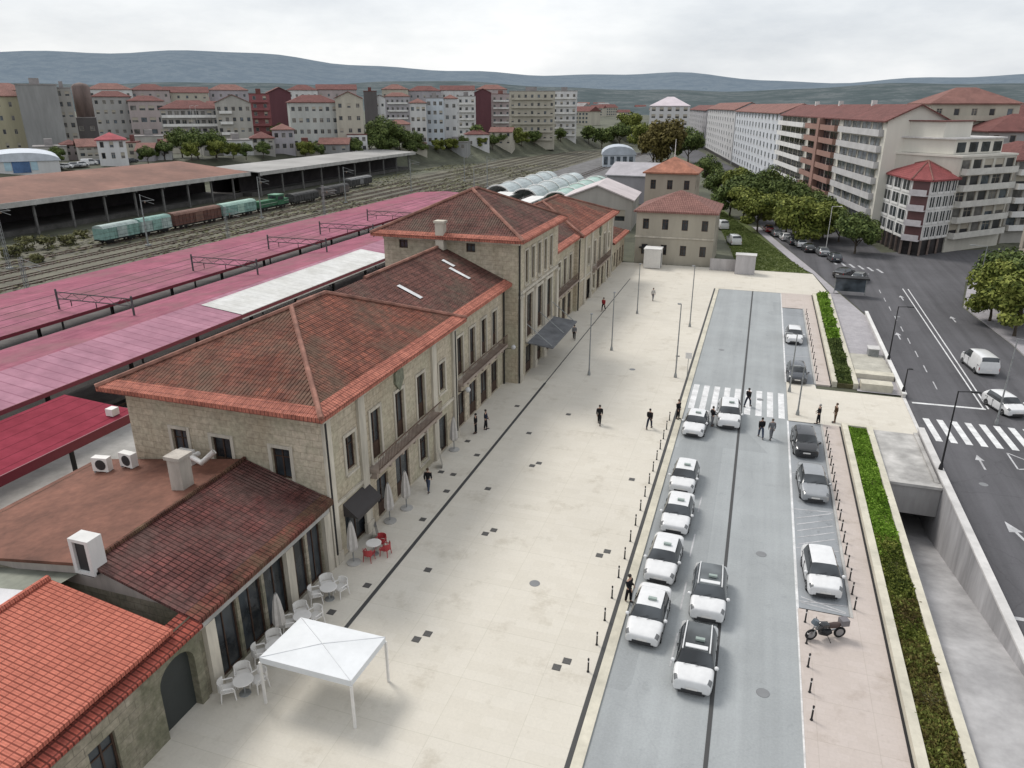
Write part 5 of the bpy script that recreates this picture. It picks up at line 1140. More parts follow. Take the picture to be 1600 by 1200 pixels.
# pale sheds and vaulted glass canopies beyond the station
t = thing('shed', 'low shed with pale pinkish gabled roof behind the far end of the station', 'shed', (-33, 158, 0), R(4)); building(t, 15, 16, 6.5, 1, 3, 0, wallm('shed_pale', (0.42, 0.40, 0.37)), 'gableY', plain('pale_pink_sheet', (0.58, 0.52, 0.52), 0.1, 0.3), pitch=0.38, ww=2.2, wh=2.4)
t = thing('shed', 'grey shed with white roof edge left of the orange roofed stone house', 'shed', (-32, 205, 0), R(-6)); building(t, 17, 18, 7.5, 1, 0, 0, wallm('shed_lilac', (0.33, 0.31, 0.33)), 'gable', plain('lilac_sheet', (0.40, 0.38, 0.40), 0.12, 0.3), pitch=0.3)
t = thing('pavilion', 'pale blue vaulted hall beside the vanishing tracks', 'hall', (-60, 330, 0), R(12)); 
mb = MB(); mb.box(-7,0,0,7,22,5); mb.build('wall', WL['blue'], t); mb = MB(); mb.prism([(7.5*math.cos(math.pi*i/10), 5+3.6*math.sin(math.pi*i/10)) for i in range(11)], -0.4, 22.4, M=Matrix(((1,0,0,0),(0,0,1,0),(0,1,0,0),(0,0,0,1)))); mb.build('vault_roof', plain('blue_grey_vault', (0.47, 0.51, 0.56), 0.1, 0.3), t)
mb = MB()
for i in range(5): mb.box(-6.4+i*2.7,-0.1,1,-4.8+i*2.7,-0.01,4.4)
mb.build('glazing', M_GLASSB, t)
M_VGL = plain('milky_glazing', (0.40, 0.46, 0.46), 0.2, 0.25, rough=0.25); M_VGR = plain('greenish_glazing', (0.30, 0.48, 0.40), 0.2, 0.25, rough=0.25)
for k, (x, w_, y0, y1, hh, lab, gm) in enumerate(((-62.5,7.0,178,225,8.2,'leftmost of the three glazed vaults with white ribs',M_VGL),(-53.6,7.0,172,222,8.2,'middle of the three glazed vaults with white ribs',M_VGL),(-44.6,7.0,168,214,8.2,'greenish rightmost of the three glazed vaults',M_VGR))):
    t = thing('vaulted_canopy', lab+' beyond the maroon canopies', 'canopy', (x, y0, 0), 0, 'glazed vault canopies at the far platforms')
    n = 10; arc = lambda r, i: (r*math.cos(math.pi*i/n), 3.4+r*0.85*math.sin(math.pi*i/n))
    L = y1-y0; mb = MB()
    for i in range(n): (xa,za),(xb,zb) = arc(w_/2,i), arc(w_/2,i+1); mb.quad((xa,0,za),(xa,L,za),(xb,L,zb),(xb,0,zb))
    mb.build('glazing', gm, t)
    y = 0
    while y <= L:
        mb = MB()
        for i in range(n): (xa,za),(xb,zb) = arc(w_/2+0.12,i), arc(w_/2+0.12,i+1); mb.tube([(xa,y,za),(xb,y,zb)], 0.2, 5)
        for s in (-1, 1): mb.tube([(s*(w_/2+0.12),y,0),(s*(w_/2+0.12),y,3.4)], 0.15, 6)
        mb.build('rib', M_WHITE, t); y += 10.5
# white long roofs between the maroon canopies and the vaults
for k, (x0, x1, y0, y1, l) in enumerate(((-61,-56,150.5,176,'short white roof at the end of the near maroon canopy'),(-51,-47.5,128,170,'long narrow white roof right of the maroon canopies'),(-45.5,-42,132,166,'second narrow white roof, nearer the station'))):
    t = thing('shelter', l, 'shelter', ((x0+x1)/2, y0, 0), world=True)
    mb = MB(); mb.box(x0,y0,5.0,x1,y1,5.22); mb.build('roof', M_WHITE, t)
    for y in (y0+1, (y0+y1)/2, y1-1): mb = MB(); mb.tube([((x0+x1)/2,y,0),((x0+x1)/2,y,5)], 0.14, 6); mb.build('post', M_STEEL, t)

# ------------------------------------------------------------------ apartment blocks on the right of the avenue
DX, DY = -0.172, 0.985
P0 = (21.0, 160.0); BR = math.atan2(-DY, -DX)     # local +x runs from the far end to the near end
def block(name, label, s0, s1, d, h, floors, wall, roofm, pitch, secs, off=0.0, colsE=0, roof='gable', group='apartment blocks along the avenue', base=1.6):
    """secs: (fraction0, fraction1, kind) along the facade from far end to near end"""
    w_ = s1-s0; sm = (s0+s1)/2; x, y = P0[0]+DX*sm+DY*off, P0[1]+DY*sm-DX*off
    t = thing(name, label, 'apartment block', (x, y, terrain(x,y)), BR, group)
    building(t, w_, d, h, floors, 0, colsE, wall, roof, roofm, pitch=pitch, oh=0.7)
    fh = (h-base)/floors; a = -w_/2
    for f0, f1, kind in secs:
        x0, x1 = a+w_*f0, a+w_*f1
        for f in range(floors):
            z = base+f*fh
            if kind in ('white', 'brown', 'glazed'):
                bm = {'white': M_WHITE, 'brown': wallm('brick_brown', (0.33, 0.195, 0.16)), 'glazed': plain('pale_balcony', (0.52, 0.51, 0.51), 0.1, 0.4)}[kind]
                mb = MB(); dp = 1.25 if kind != 'glazed' else 0.9
                mb.box(x0+0.4,-dp,z-0.18,x1-0.4,0,z); mb.box(x0+0.4,-dp,z+0.001,x1-0.4,-dp+0.12,z+1.05); mb.box(x0+0.4,-dp+0.121,z+0.001,x0+0.52,0,z+1.05); mb.box(x1-0.52,-dp+0.121,z+0.001,x1-0.4,0,z+1.05)
                mb.build('balcony', bm, t)
                n = max(2, int((x1-x0)/7)); ops = [(x0+1+(x1-x0-2)*i/n+0.5, x0+1+(x1-x0-2)*(i+1)/n-0.5) for i in range(n)]
                for u0, u1 in ops:
                    mb = MB(); zt = z+fh-0.5
                    mb.box(u0,-0.06,z+0.15,u1,-0.005,zt,0)
                    k = max(2, int((u1-u0)/2.2))
                    for i in range(k+1): q = u0+(u1-u0)*i/k; mb.box(q-0.06,-0.11,z+0.15,q+0.05,-0.061,zt,1)
                    mb.build('window', [M_GLASS if kind != 'glazed' else glass('grey_glass', (0.16, 0.17, 0.18)), M_WOODW if kind != 'brown' else wallm('brick_brown', (0.33,0.195,0.16))], t)
            else:
                n = kind
                for i in range(n):
                    u = x0+(x1-x0)*(i+0.5)/n+(0.5 if f % 2 else -0.5)*(x1-x0)/n*0.35; mb = MB(); wz = z+0.7
                    mb.box(u-0.95,-0.08,wz,u+0.95,-0.005,wz+1.7,0); mb.box(u-1.1,-0.16,wz-0.15,u+1.1,-0.001,wz-0.001,1); mb.box(u-0.05,-0.12,wz,u+0.05,-0.081,wz+1.7,1); mb.build('window', [M_GLASSB, M_WHITE], t)
        if kind in ('brown',):
            mb = MB(); mb.box(x0+(x1-x0)*0.46,-1.45,0,x0+(x1-x0)*0.54,-0.001,h-0.4); mb.build('brick_pier', wallm('brick_brown', (0.33,0.195,0.16)), t)
    mb = MB(); mb.box(a+0.3,-0.12,-0.05,-a-0.3,-0.003,base-0.25); mb.build('shop_front', plain('dark_shopfront', (0.05, 0.045, 0.045), 0.4, 0.6, rough=0.4), t)
    return t
CW = wallm('gable_cream', (0.64, 0.615, 0.55), 0.05)
t = block('apartment_block', 'big cream seven-storey apartment block with white, brick and glazed balcony sections', 0, 100, 10.5, 22.6, 7, CW, M_TILE_FAR, 0.5, ((0.0,0.36,'white'),(0.375,0.68,'brown'),(0.69,0.99,'glazed')), base=2.2)
for s in (-30, -5, 22): mb = MB(); mb.box(s,4.6,23.5,s+1.0,5.6,26.1); mb.build('chimney', M_CONC_L, t)
t = block('apartment_block', 'pale blue-white apartment block dotted with staggered dark windows', 103, 205, 13, 23.0, 7, wallm('bluewhite_wall', (0.58, 0.60, 0.635), 0.06), M_TILE_FAR2, 0.4, ((0.01,0.99,14),))
t = block('apartment_block', 'grey-white apartment block beyond the dotted one, with a pale roof gable', 208, 330, 13, 23.5, 7, wallm('greywhite_wall', (0.54, 0.535, 0.54), 0.08), M_TILE_FAR2, 0.45, ((0.02,0.98,12),))
t = block('apartment_block', 'distant grey apartment block at the far end of the avenue row', 336, 470, 14, 22.5, 7, wallm('grey_far_wall', (0.37, 0.36, 0.375), 0.08), M_TILE_FAR, 0.4, ((0.02,0.98,10),))
p = at(1042, 232); t = thing('apartment_block', 'far pale block with white domed roof left of the avenue blocks', 'apartment block', tuple(p), R(6), 'apartment blocks along the avenue')
building(t, 24, 20, 25, 6, 5, 0, WL['white'], 'hip', plain('white_metal_roof', (0.62, 0.55, 0.58), 0.08, 0.2), pitch=0.5, ww=2.4, wh=2.2)
# corner building with white glazed galleries and red hipped roof
t = thing('corner_building', 'white corner building with glazed galleries, dark corner balconies and red roof', 'building', (27, 152, 0), world=True)
fp = [tuple(at(u_, v_, 0).xy) for u_, v_ in ((1357,371),(1405,396),(1434,400),(1474,394))]
fp.append((fp[3][0]+0.5, fp[0][1]+1.0))
hC = 13.0; base = 2.7
mb = MB(); mb.prism(fp, base, hC); mb.build('wall', M_WHITE, t)
mb = MB(); c = Vector((sum(q[0] for q in fp)/5, sum(q[1] for q in fp)/5)); mb.prism([tuple(c+(Vector(q)-c)*0.97) for q in fp], 0, base-0.002); mb.build('shop_front', plain('dark_shop', (0.045, 0.04, 0.042), 0.4, 0.7, rough=0.4), t)
for a, b in zip(fp[:4], fp[1:4]):
    a, b = Vector(a), Vector(b); n = max(2, int((b-a).length/2.4))
    for i in range(n): q = a+(b-a)*i/n; mb = MB(); mb.box(q.x-0.16,q.y-0.16,0,q.x+0.16,q.y+0.16,base-0.01); mb.build('shop_pillar', plain('salmon_pillar', (0.22, 0.17, 0.15), 0.2, 1), t)
def wallbox(mb, a, b, u0, u1, z0, z1, pr, mi=0, inn=0.003):
    a, b = Vector(a), Vector(b); d = (b-a).normalized(); n = Vector((d.y,-d.x)); 
    M = Matrix(((d.x,-n.x,0,a.x),(d.y,-n.y,0,a.y),(0,0,1,0),(0,0,0,1)))
    mb.box(u0,-pr,z0,u1,-inn,z1,mi,M)
fhC = (hC-base)/4
for (a, b), nb in ((( fp[0],fp[1]),4),((fp[2],fp[3]),4)):
    L = (Vector(b)-Vector(a)).length
    for f in range(4):
        for i in range(nb):
            u0 = L*(i+0.12)/nb; u1 = L*(i+0.88)/nb; z = base+f*fhC; mb = MB()
            wallbox(mb, a, b, u0, u1, z+0.55, z+fhC-0.3, 0.05, 0); k = 2
            for j in range(k+1): q = u0+(u1-u0)*j/k; wallbox(mb, a, b, q-0.06, q+0.06, z+0.55, z+fhC-0.3, 0.14, 1, 0.051)
            wallbox(mb, a, b, u0-0.1, u1+0.1, z+0.15, z+0.54, 0.14, 1)
            mb.build('gallery_window', [M_GLASS, M_WHITE], t)
L = (Vector(fp[2])-Vector(fp[1])).length
for f in range(4):
    z = base+f*fhC; mb = MB(); wallbox(mb, fp[1], fp[2], 0.2, L-0.2, z+0.05, z+fhC-0.1, 0.06); mb.build('balcony_door', flat('wine_door', (0.13, 0.06, 0.062), 0.4), t)
    mb = MB(); wallbox(mb, fp[1], fp[2], 0.2, L-0.2, z-0.12, z, 1.0); wallbox(mb, fp[1], fp[2], 0.2, L-0.2, z+0.001, z+0.95, 1.0, 0, 0.92); mb.build('balcony', plain('balcony_lilac', (0.60, 0.56, 0.57), 0.1, 1), t)
apx = (c.x, c.y-0.5, hC+2.7); ov = [tuple(c+(Vector(q)-c)*1.10) for q in fp]
mb = MB()
for a, b in zip(ov, ov[1:]+ov[:1]): mb.poly([(a[0],a[1],hC+0.05),(b[0],b[1],hC+0.05),apx])
mb.prism(ov, hC-0.2, hC+0.04); mb.build('roof', bricked('muted_red_tile', (0.34, 0.095, 0.095), (0.28, 0.08, 0.08), (0.18, 0.05, 0.05), 0.3, 0.5, 0.05, offset=0.0, bump=0.5, stain_c=(0.7,0.65,0.65)), t)
caps([((a[0],a[1],hC+0.05),apx) for a in ov], 0.14).build('ridge_tiles', M_TILE_FAR2, t)
# balconied block right of the corner building
def rblock(name, label, a, b, d, h, floors, cS, wall, roof, roofm, balcm, balc=True, cE=0, **kw):
    a, b = Vector(a), Vector(b); m = (a+b)/2; ang = math.atan2((b-a).y, (b-a).x)
    t = thing(name, label, 'apartment block', (m.x, m.y, 0), ang, 'apartment blocks right of the corner')
    building(t, (b-a).length, d, h, floors, cS, cE, wall, roof, roofm, balc=(0.03,0.97,False) if balc else None, balcm=balcm, style='mix', gm=glass('dark_glass', (0.02,0.02,0.024), 0.3), **kw); return t
t = rblock('apartment_block', 'cream stepped apartment block with long balcony bands right of the red roofed corner building', (32.6,151.6), (44.0,163.5), 14, 16.5, 5, 5, wallm('pale_cream_wall', (0.54, 0.52, 0.46)), 'flat', CW, plain('cream_balcony', (0.60, 0.585, 0.54), 0.1, 0.6), ww=2.6, wh=2.0, base=2.6, sill=0.4)
mb = MB(); mb.box(-7.5,2.2,16.9,6.8,13,19.4); mb.build('attic_wall', CW, t); mb = MB(); mb.box(-7.9,1.8,19.402,7.2,13.4,19.65); mb.build('roof', M_CONC_L, t)
for i in range(4): mb = MB(); mb.box(-6.8+i*3.6,2.12,17.2,-4.4+i*3.6,2.198,18.9); mb.build('attic_window', M_GLASS, t)
mb = MB(); mb.box(-7.0,5,19.652,1,12,22.3); mb.build('attic_wall', CW, t); mb = MB(); mb.box(-7.3,4.7,22.302,1.3,12.3,22.5); mb.build('roof', M_TILE_FAR, t)
rblock('apartment_block', 'greyer apartment block with dark balconies next to the cream stepped one', (45,166), (56,172), 14, 15.5, 5, 4, WL['beige'], 'hip', M_TILE_FAR, M_WHITE, ww=2.2, wh=2.0, base=2.6, sill=0.4)
rblock('apartment_block', 'beige pilastered block with salmon roof at the right picture edge', (40.5,138.5), (42.6,123.5), 14, 12.8, 4, 5, wallm('edge_beige', (0.38, 0.34, 0.29), 0.1), 'hip', plain('salmon_roof', (0.44, 0.17, 0.14), 0.2, 0.4), None, balc=False, ww=1.0, wh=1.7, base=2.8)
rblock('apartment_block', 'dark roofed block with wine coloured walls behind the right edge buildings', (48,200), (75,206), 16, 21, 6, 6, WL['salmon'], 'hip', M_TILE_FAR, WL['wine'], ww=1.8)
rblock('apartment_block', 'white block with a black side wall on the right skyline', (52,228), (62,230), 16, 24, 6, 3, WL['white'], 'flat', ROOFG, M_WHITE)
rblock('apartment_block', 'dark slate block on the right skyline beside the white one', (63,226), (90,230), 18, 21, 5, 6, WL['dark'], 'hip', flat('slate_roof', (0.06, 0.062, 0.07), 0.7), M_CONC, balc=False)
rblock('apartment_block', 'cream attic block showing above the gable of the big apartment block', (34,196), (52,199), 14, 25.5, 7, 5, WL['cream'], 'hip', M_TILE_FAR2, WL['cream'])
rblock('apartment_block', 'grey backed block behind the cream stepped building', (44,186), (60,189), 14, 20, 6, 5, WL['band'], 'hip', M_TILE_FAR, M_CONC)
# hillside town far away
hp = []
for wn, rn, k in ((WL['white'],M_TILE_FAR2,0),(WL['cream'],M_TILE_FAR,1),(WL['lilac'],ROOFG,2)):
    root = thing('hillside_house', '', 'house'); mb = MB(); mb.box(-7,0,-8,7,12,8)
    for f in range(3):
        for i in range(5): mb.box(-6+i*2.6,-0.06,1+f*2.4,-4.6+i*2.6,-0.005,2.3+f*2.4,1)
    mb.build('wall', [wn, M_GLASSB], root); mb = MB()
    for q in ([(-7.6,-.6,8),(7.6,-.6,8),(7.6,6,11),(-7.6,6,11)],[(7.6,12.6,8),(-7.6,12.6,8),(-7.6,6,11),(7.6,6,11)],[(7.6,-.6,8),(7.6,12.6,8),(7.6,6,11)],[(-7.6,12.6,8),(-7.6,-.6,8),(-7.6,6,11)]): mb.poly(q)
    mb.build('roof', rn, root); hp.append(Proto(root))
rnd = random.Random(21); DS = ['white walled house with pale red roof scattered on the far hillside', 'cream walled house with dark red roof scattered on the far hillside', 'grey walled house with grey roof scattered on the far hillside']
def hillz(x, y):
    r = math.hypot(x, y); return terrain(x, y)
for i in range(120):
    if i < 66: u = rnd.uniform(1400, 1640); dist = rnd.uniform(330, 1150)
    elif i < 84: u = rnd.uniform(895, 1030); dist = rnd.uniform(900, 1700)
    else: u = rnd.uniform(-60, 900); dist = rnd.uniform(480, 1000)
    r = FW+RT*((u-800)/F); r.z = 0; r.normalize(); x, y = r.x*dist, r.y*dist
    if u > 900 and u < 1030: z = terrain(x,y)
    else: z = terrain(x,y)
    k = rnd.randrange(3); o = hp[k].place((x, y, z), math.atan2(-x, y)+rnd.uniform(-0.7,0.7), DS[k], DS[k].replace('house','houses')); s = rnd.uniform(0.8,1.5)*(1.4 if i < 66 else 1.0); o.scale = (s, s, s)

# ------------------------------------------------------------------ vehicles
DG = lambda: bpy.context.evaluated_depsgraph_get()
def baked(me, mods):
    """mesh after modifiers (no operators)"""
    o = bpy.data.objects.new('tmp', me); COL.objects.link(o)
    for tp, kw in mods:
        m = o.modifiers.new(tp, tp)
        for k, v in kw.items(): setattr(m, k, v)
    bpy.context.view_layer.update()
    r = bpy.data.meshes.new_from_object(o.evaluated_get(DG())); bpy.data.objects.remove(o); return r
def split_mesh(me, n):
    """one MB per material index"""
    out = []
    for k in range(n):
        mb = MB(); mp_ = {}
        for p in me.polygons:
            if p.material_index != k: continue
            f = []
            for vi in p.vertices:
                if vi not in mp_: mp_[vi] = len(mb.v); mb.v.append(tuple(me.vertices[vi].co))
                f.append(mp_[vi])
            mb.f.append(f); mb.m.append(0)
        out.append(mb)
    return out
CARK = {}
def car_parts(kind):
    if kind in CARK: return CARK[kind]
    # stations along x, front at +x: (x, half width sill, half width belt, z sill, z belt, half width top, z top edge, z top middle)
    if kind == 'sedan':
        S = [(2.24,.60,.62,.34,.58,.50,.64,.65),(2.18,.80,.82,.24,.62,.66,.74,.76),(1.9,.87,.88,.20,.72,.72,.84,.87),(1.4,.89,.89,.19,.82,.75,.92,.95),(1.05,.90,.90,.19,.88,.76,.97,1.0),(.48,.90,.89,.19,.92,.66,1.39,1.42),(-.25,.90,.89,.19,.93,.68,1.45,1.48),(-1.15,.90,.89,.19,.94,.66,1.42,1.45),(-1.66,.89,.89,.20,.96,.73,1.06,1.08),(-2.05,.87,.87,.24,.94,.74,1.03,1.05),(-2.22,.80,.82,.30,.86,.68,.98,1.0),(-2.26,.62,.64,.4,.66,.52,.76,.77)]
    elif kind == 'suv':
        S = [(2.18,.62,.64,.40,.68,.52,.76,.77),(2.12,.82,.84,.28,.76,.70,.90,.92),(1.85,.90,.91,.24,.90,.77,1.0,1.03),(1.5,.92,.92,.23,.97,.79,1.07,1.10),(1.2,.92,.92,.23,1.0,.80,1.10,1.13),(.66,.92,.91,.23,1.03,.70,1.54,1.57),(-.3,.92,.91,.23,1.04,.70,1.61,1.65),(-1.45,.92,.91,.23,1.06,.68,1.57,1.61),(-1.98,.91,.91,.26,1.08,.74,1.22,1.24),(-2.12,.90,.90,.30,.98,.74,1.08,1.09),(-2.19,.84,.85,.34,.82,.68,.90,.91),(-2.22,.66,.67,.42,.68,.52,.74,.75)]
    elif kind == 'hatch':
        S = [(1.99,.60,.62,.36,.60,.50,.66,.67),(1.93,.80,.81,.24,.66,.66,.79,.81),(1.68,.86,.87,.20,.76,.73,.88,.91),(1.35,.88,.88,.19,.85,.75,.96,.99),(1.08,.88,.88,.19,.90,.76,1.0,1.03),(.52,.88,.87,.19,.93,.66,1.41,1.44),(-.3,.88,.87,.19,.94,.66,1.47,1.51),(-1.35,.88,.87,.19,.97,.64,1.43,1.47),(-1.80,.87,.86,.24,.98,.70,1.12,1.14),(-1.91,.86,.86,.28,.88,.70,.98,.99),(-1.97,.80,.81,.32,.76,.64,.84,.85),(-2.0,.62,.64,.40,.62,.5,.68,.69)]
    else:   # van
        S = [(2.4,.66,.68,.42,.76,.56,.84,.85),(2.34,.86,.88,.30,.86,.74,1.02,1.04),(2.1,.94,.95,.26,1.0,.82,1.14,1.17),(1.85,.95,.95,.25,1.06,.84,1.21,1.25),(1.62,.96,.96,.25,1.1,.84,1.28,1.32),(.95,.96,.95,.25,1.14,.78,1.84,1.88),(.2,.96,.95,.25,1.15,.82,1.92,1.96),(-2.2,.96,.95,.25,1.15,.82,1.90,1.94),(-2.36,.95,.95,.28,1.12,.82,1.5,1.52),(-2.40,.95,.94,.30,1.0,.82,1.2,1.22),(-2.43,.88,.88,.34,.85,.76,.95,.96),(-2.45,.66,.66,.42,.7,.56,.8,.81)]
    gl = (4, 7, 8)
    cw, r1, rb = gl
    ring = lambda s: [(s[0],-s[1],s[3]),(s[0],-s[1]*1.0-0.02,(s[3]+s[4])*0.5),(s[0],-s[2],s[4]),(s[0],-s[5],s[6]),(s[0],0,s[7]),(s[0],s[5],s[6]),(s[0],s[2],s[4]),(s[0],s[1]*1.0+0.02,(s[3]+s[4])*0.5),(s[0],s[1],s[3])]
    mb = MB()
    for s in S: mb.v += ring(s)
    n = 9
    for i in range(len(S)-1):
        for k in range(n):
            l = (k+1) % n; m = 0
            if i == cw and k in (3, 4): m = 1
            if i == rb-1 and k in (3, 4): m = 2
            if cw < i < rb-1 and k in (2, 5): m = 3 if k == 2 else 4
            if i == cw and k in (2, 5): m = 3 if k == 2 else 4
            if kind == 'van' and i >= cw+2 and k in (2, 5): m = 0
            if i == 1 and k in (2, 5): m = 5 if k == 2 else 6
            if i == len(S)-3 and k in (1, 6): m = 7 if k == 1 else 8
            if cw < i < rb-1 and k in (3, 4): m = 9
            mb.f.append([i*n+k, (i+1)*n+k, (i+1)*n+l, i*n+l]); mb.m.append(m)
    mb.f.append(list(range(n))); mb.m.append(0); e = (len(S)-1)*n; mb.f.append([e+k for k in range(n-1,-1,-1)]); mb.m.append(0)
    me = bpy.data.meshes.new('cage'); me.from_pydata(mb.v, [], mb.f)
    for i in range(10): me.materials.append(M_PLASTIC_W)
    me.polygons.foreach_set('material_index', mb.m); me.update()
    cr = me.attributes.new('crease_edge', 'FLOAT', 'EDGE')
    for ed in me.edges:
        a, b = ed.vertices; ia, ka, ib, kb = a//n, a % n, b//n, b % n
        if ka == kb: cr.data[ed.index].value = {2:.35,6:.35,3:.4,5:.4,0:.8,8:.8}.get(ka, 0)
        elif ia in (cw, cw+1, rb-1, rb): cr.data[ed.index].value = .6
        elif ia in (1, len(S)-2): cr.data[ed.index].value = .5
    r = baked(me, [('SUBSURF', {'levels': 2, 'render_levels': 2})])
    CARK[kind] = (split_mesh(r, 10), S); return CARK[kind]
def car(name, label, cat, kind, paint, loc, rz, group=None, glass_roof=False, taxi=False):
    parts, S = car_parts(kind)
    t = thing(name, label, cat, loc, rz, group)
    body = parts[0].build('body', paint, t, True)
    g = M_CARGLASS
    parts[9].build('roof', glass('roof_glass', (0.075, 0.082, 0.085), 0.15) if glass_roof else paint, t, True)
    parts[1].build('windscreen', g, t, True); parts[2].build('rear_window', g, t, True)
    parts[3].build('side_window', g, t, True); parts[4].build('side_window', g, t, True)
    for i in (5, 6): parts[i].build('headlight', flat('headlight', (0.16, 0.165, 0.17), 0.1), t, True)
    for i in (7, 8): parts[i].build('tail_light', M_TAIL, t, True)
    L = S[0][0]; W = S[4][1]; zt = S[6][7]
    if glass_roof:
        for s in (-1, 1):
            mb = MB(); mb.tube([(S[5][0]+0.05,s*0.63,S[5][6]+0.03),(S[6][0],s*0.62,S[6][6]+0.03),(S[7][0],s*0.60,S[7][6]+0.03)], 0.035, 6); mb.build('roof_rail', paint, t)
        mb = MB(); mb.box(0.30,-0.52,zt-0.09,0.56,0.52,zt-0.035); mb.build('roof_panel', paint, t)
    wr = 0.33 if kind in ('suv', 'van') else 0.31
    for x in (L-0.82, -L+0.86):
        for s in (-1, 1):
            M = Matrix.Translation((x, s*(W-0.10), wr)) @ Matrix.Rotation(R(90)*s*-1, 4, 'X')
            mb = MB(); mb.lathe([(wr*0.62,-0.10),(wr,-0.10),(wr,0.09),(wr*0.95,0.12),(wr*0.64,0.115)], 18, M=M); wt = mb.build('wheel', M_TYRE, t, True)
            mb = MB(); mb.lathe([(wr*0.63,0.10),(wr*0.62,0.12),(wr*0.2,0.10),(0.03,0.13)], 12, M=M); mb.build('rim', M_RIM, wt)
    for s in (-1, 1):
        mb = MB(); mb.lathe([(0.02,-0.1),(0.09,-0.06),(0.10,0.04),(0.05,0.10)], 8, M=Matrix.Translation((S[5][0]+0.48, s*(W+0.09), S[5][4]+0.10)) @ Matrix.Rotation(R(90),4,'X')); mb.build('mirror', paint, t, True)
        for x in (S[6][0]+0.05, S[7][0]+0.05):
            mb = MB(); mb.box(x-0.1, s*(W+0.0), S[6][4]-0.10, x+0.06, s*(W+0.03), S[6][4]-0.07); mb.build('door_handle', M_BLACKP, t)
    mb = MB(); mb.box(L-0.10,-0.48,0.30,L+0.005,0.48,0.44); mb.build('grille', M_BLACKP, t)
    mb = MB(); mb.box(L+0.002,-0.26,0.46,L+0.02,0.26,0.56); mb.build('number_plate', M_PLASTIC_W, t)
    mb = MB(); mb.box(-L-0.055,-0.26,0.62,-L+0.02,0.26,0.73); mb.build('number_plate', M_PLASTIC_W, t)
    mb = MB(); mb.box(-L+0.35,-W+0.06,0.15,L-0.4,W-0.06,0.25); mb.build('underbody', M_BLACKP, t)
    mb = MB(); mb.tube([(S[4][0]+0.08,-0.5,S[4][7]+0.01),(S[4][0]-0.12,0.1,S[4][7]+0.10)], 0.012, 4); mb.tube([(S[4][0]+0.08,0.05,S[4][7]+0.01),(S[4][0]-0.12,0.6,S[4][7]+0.06)], 0.012, 4); mb.build('wiper', M_BLACKP, t)
    for sd in (-1, 1):      # sill cladding and door shut lines
        mb = MB(); mb.box(-L+1.25,sd*(W-0.04),0.17,L-1.25,sd*(W+0.02),0.27); mb.build('sill_cladding', M_BLACKP, t)
        for x in (S[5][0]+0.35, S[6][0], S[7][0]+0.25):
            mb = MB(); mb.box(x-0.012,sd*(W-0.03),0.28,x+0.012,sd*(W+0.026),S[6][4]-0.03); mb.build('door_seam', M_BLACKP, t)
    mb = MB(); mb.box(L-0.16,-0.62,0.20,L-0.02,0.62,0.30); mb.build('bumper_intake', M_BLACKP, t)
    if taxi:
        mb = MB(); mb.prism([(-0.09,-0.22),(0.09,-0.22),(0.09,0.22),(-0.09,0.22)], zt-0.012, zt+0.10, M=Matrix.Translation((-0.05,0.12,0))); mb.build('taxi_sign', flat('taxi_sign', (0.30, 0.36, 0.33), 0.4), t)
    return t
P_WHITE = flat('white_car_paint', (0.72, 0.72, 0.72), 0.22, 0, 0.5, 0.6); P_GREY = flat('silver_car_paint', (0.36, 0.37, 0.38), 0.28, 0.5, 0.5, 0.6); P_DARK = flat('dark_car_paint', (0.05, 0.055, 0.065), 0.22, 0.2, 0.5, 0.7); P_BLACK = flat('black_car_paint', (0.02, 0.02, 0.022), 0.2, 0, 0.5, 0.7); P_RED = flat('red_car_paint', (0.25, 0.03, 0.03), 0.25, 0, 0.5, 0.6); P_BLUE = flat('blue_car_paint', (0.06, 0.09, 0.16), 0.25, 0.2, 0.5, 0.6)
GT = 'white taxis queueing at the plaza kerb'
DN = R(-90)   # nose towards the camera
for kind, x, y, rz, l, gr_ in (
    ('sedan',-3.08,31.9,-2,'white taxi saloon nearest the camera at the plaza kerb, with a person at its door',False),
    ('sedan',-2.98,37.2,-2,'second white taxi in the kerb queue, behind the nearest kerbside one',False),
    ('sedan',-2.80,42.6,-1,'third white taxi in the kerb queue, midway to the zebra crossing',False),
    ('hatch',-2.90,47.7,-2,'fourth white taxi in the kerb queue, with an empty gap behind it',False),
    ('sedan',-3.00,57.6,-3,'white taxi at the near edge of the zebra crossing on the kerb side',False),
    ('suv',-0.28,34.6,1,'white taxi with dark glass roof in the second lane, whole in view',True),
    ('suv',-0.50,29.3,0,'white taxi with dark glass roof in the second lane, nearest the bottom of the photo',True)):
    car('taxi', l, 'taxi', kind, P_WHITE, (x,y,0), DN+R(rz), GT, gr_, True).scale = (0.93, 0.97, 0.97)
car('taxi', 'white taxi with raised tailgate stopped on the zebra crossing beside the centre line', 'taxi', 'suv', P_WHITE, (-0.5,60.2,0), DN+R(2), GT, False, True)
GP = 'cars parked in the bays opposite the taxis'
car('parked_car', 'white hatchback parked nearest in the right hand bays, beside the hatched lines', 'car', 'hatch', P_WHITE, (5.55,38.6,0), DN+R(4), GP)
car('parked_car', 'silver grey car parked in the second occupied bay, just past the hatched area', 'car', 'sedan', P_GREY, (5.6,49.6,0), DN+R(3), GP)
car('parked_car', 'black car parked next to the cross path', 'car', 'hatch', P_BLACK, (5.35,56.4,0), DN+R(3), GP)
car('parked_car', 'dark blue-grey car parked just beyond the zebra crossing', 'car', 'hatch', P_DARK, (5.25,73.0,0), DN+R(1), GP)
car('parked_car', 'white car parked farthest along the bays', 'car', 'hatch', P_WHITE, (5.35,86.2,0), DN+R(1), GP)
car('delivery_van', 'white van driving on the avenue, right of the double line', 'van', 'van', P_WHITE, (22.9,81.8,-0.02), R(98))
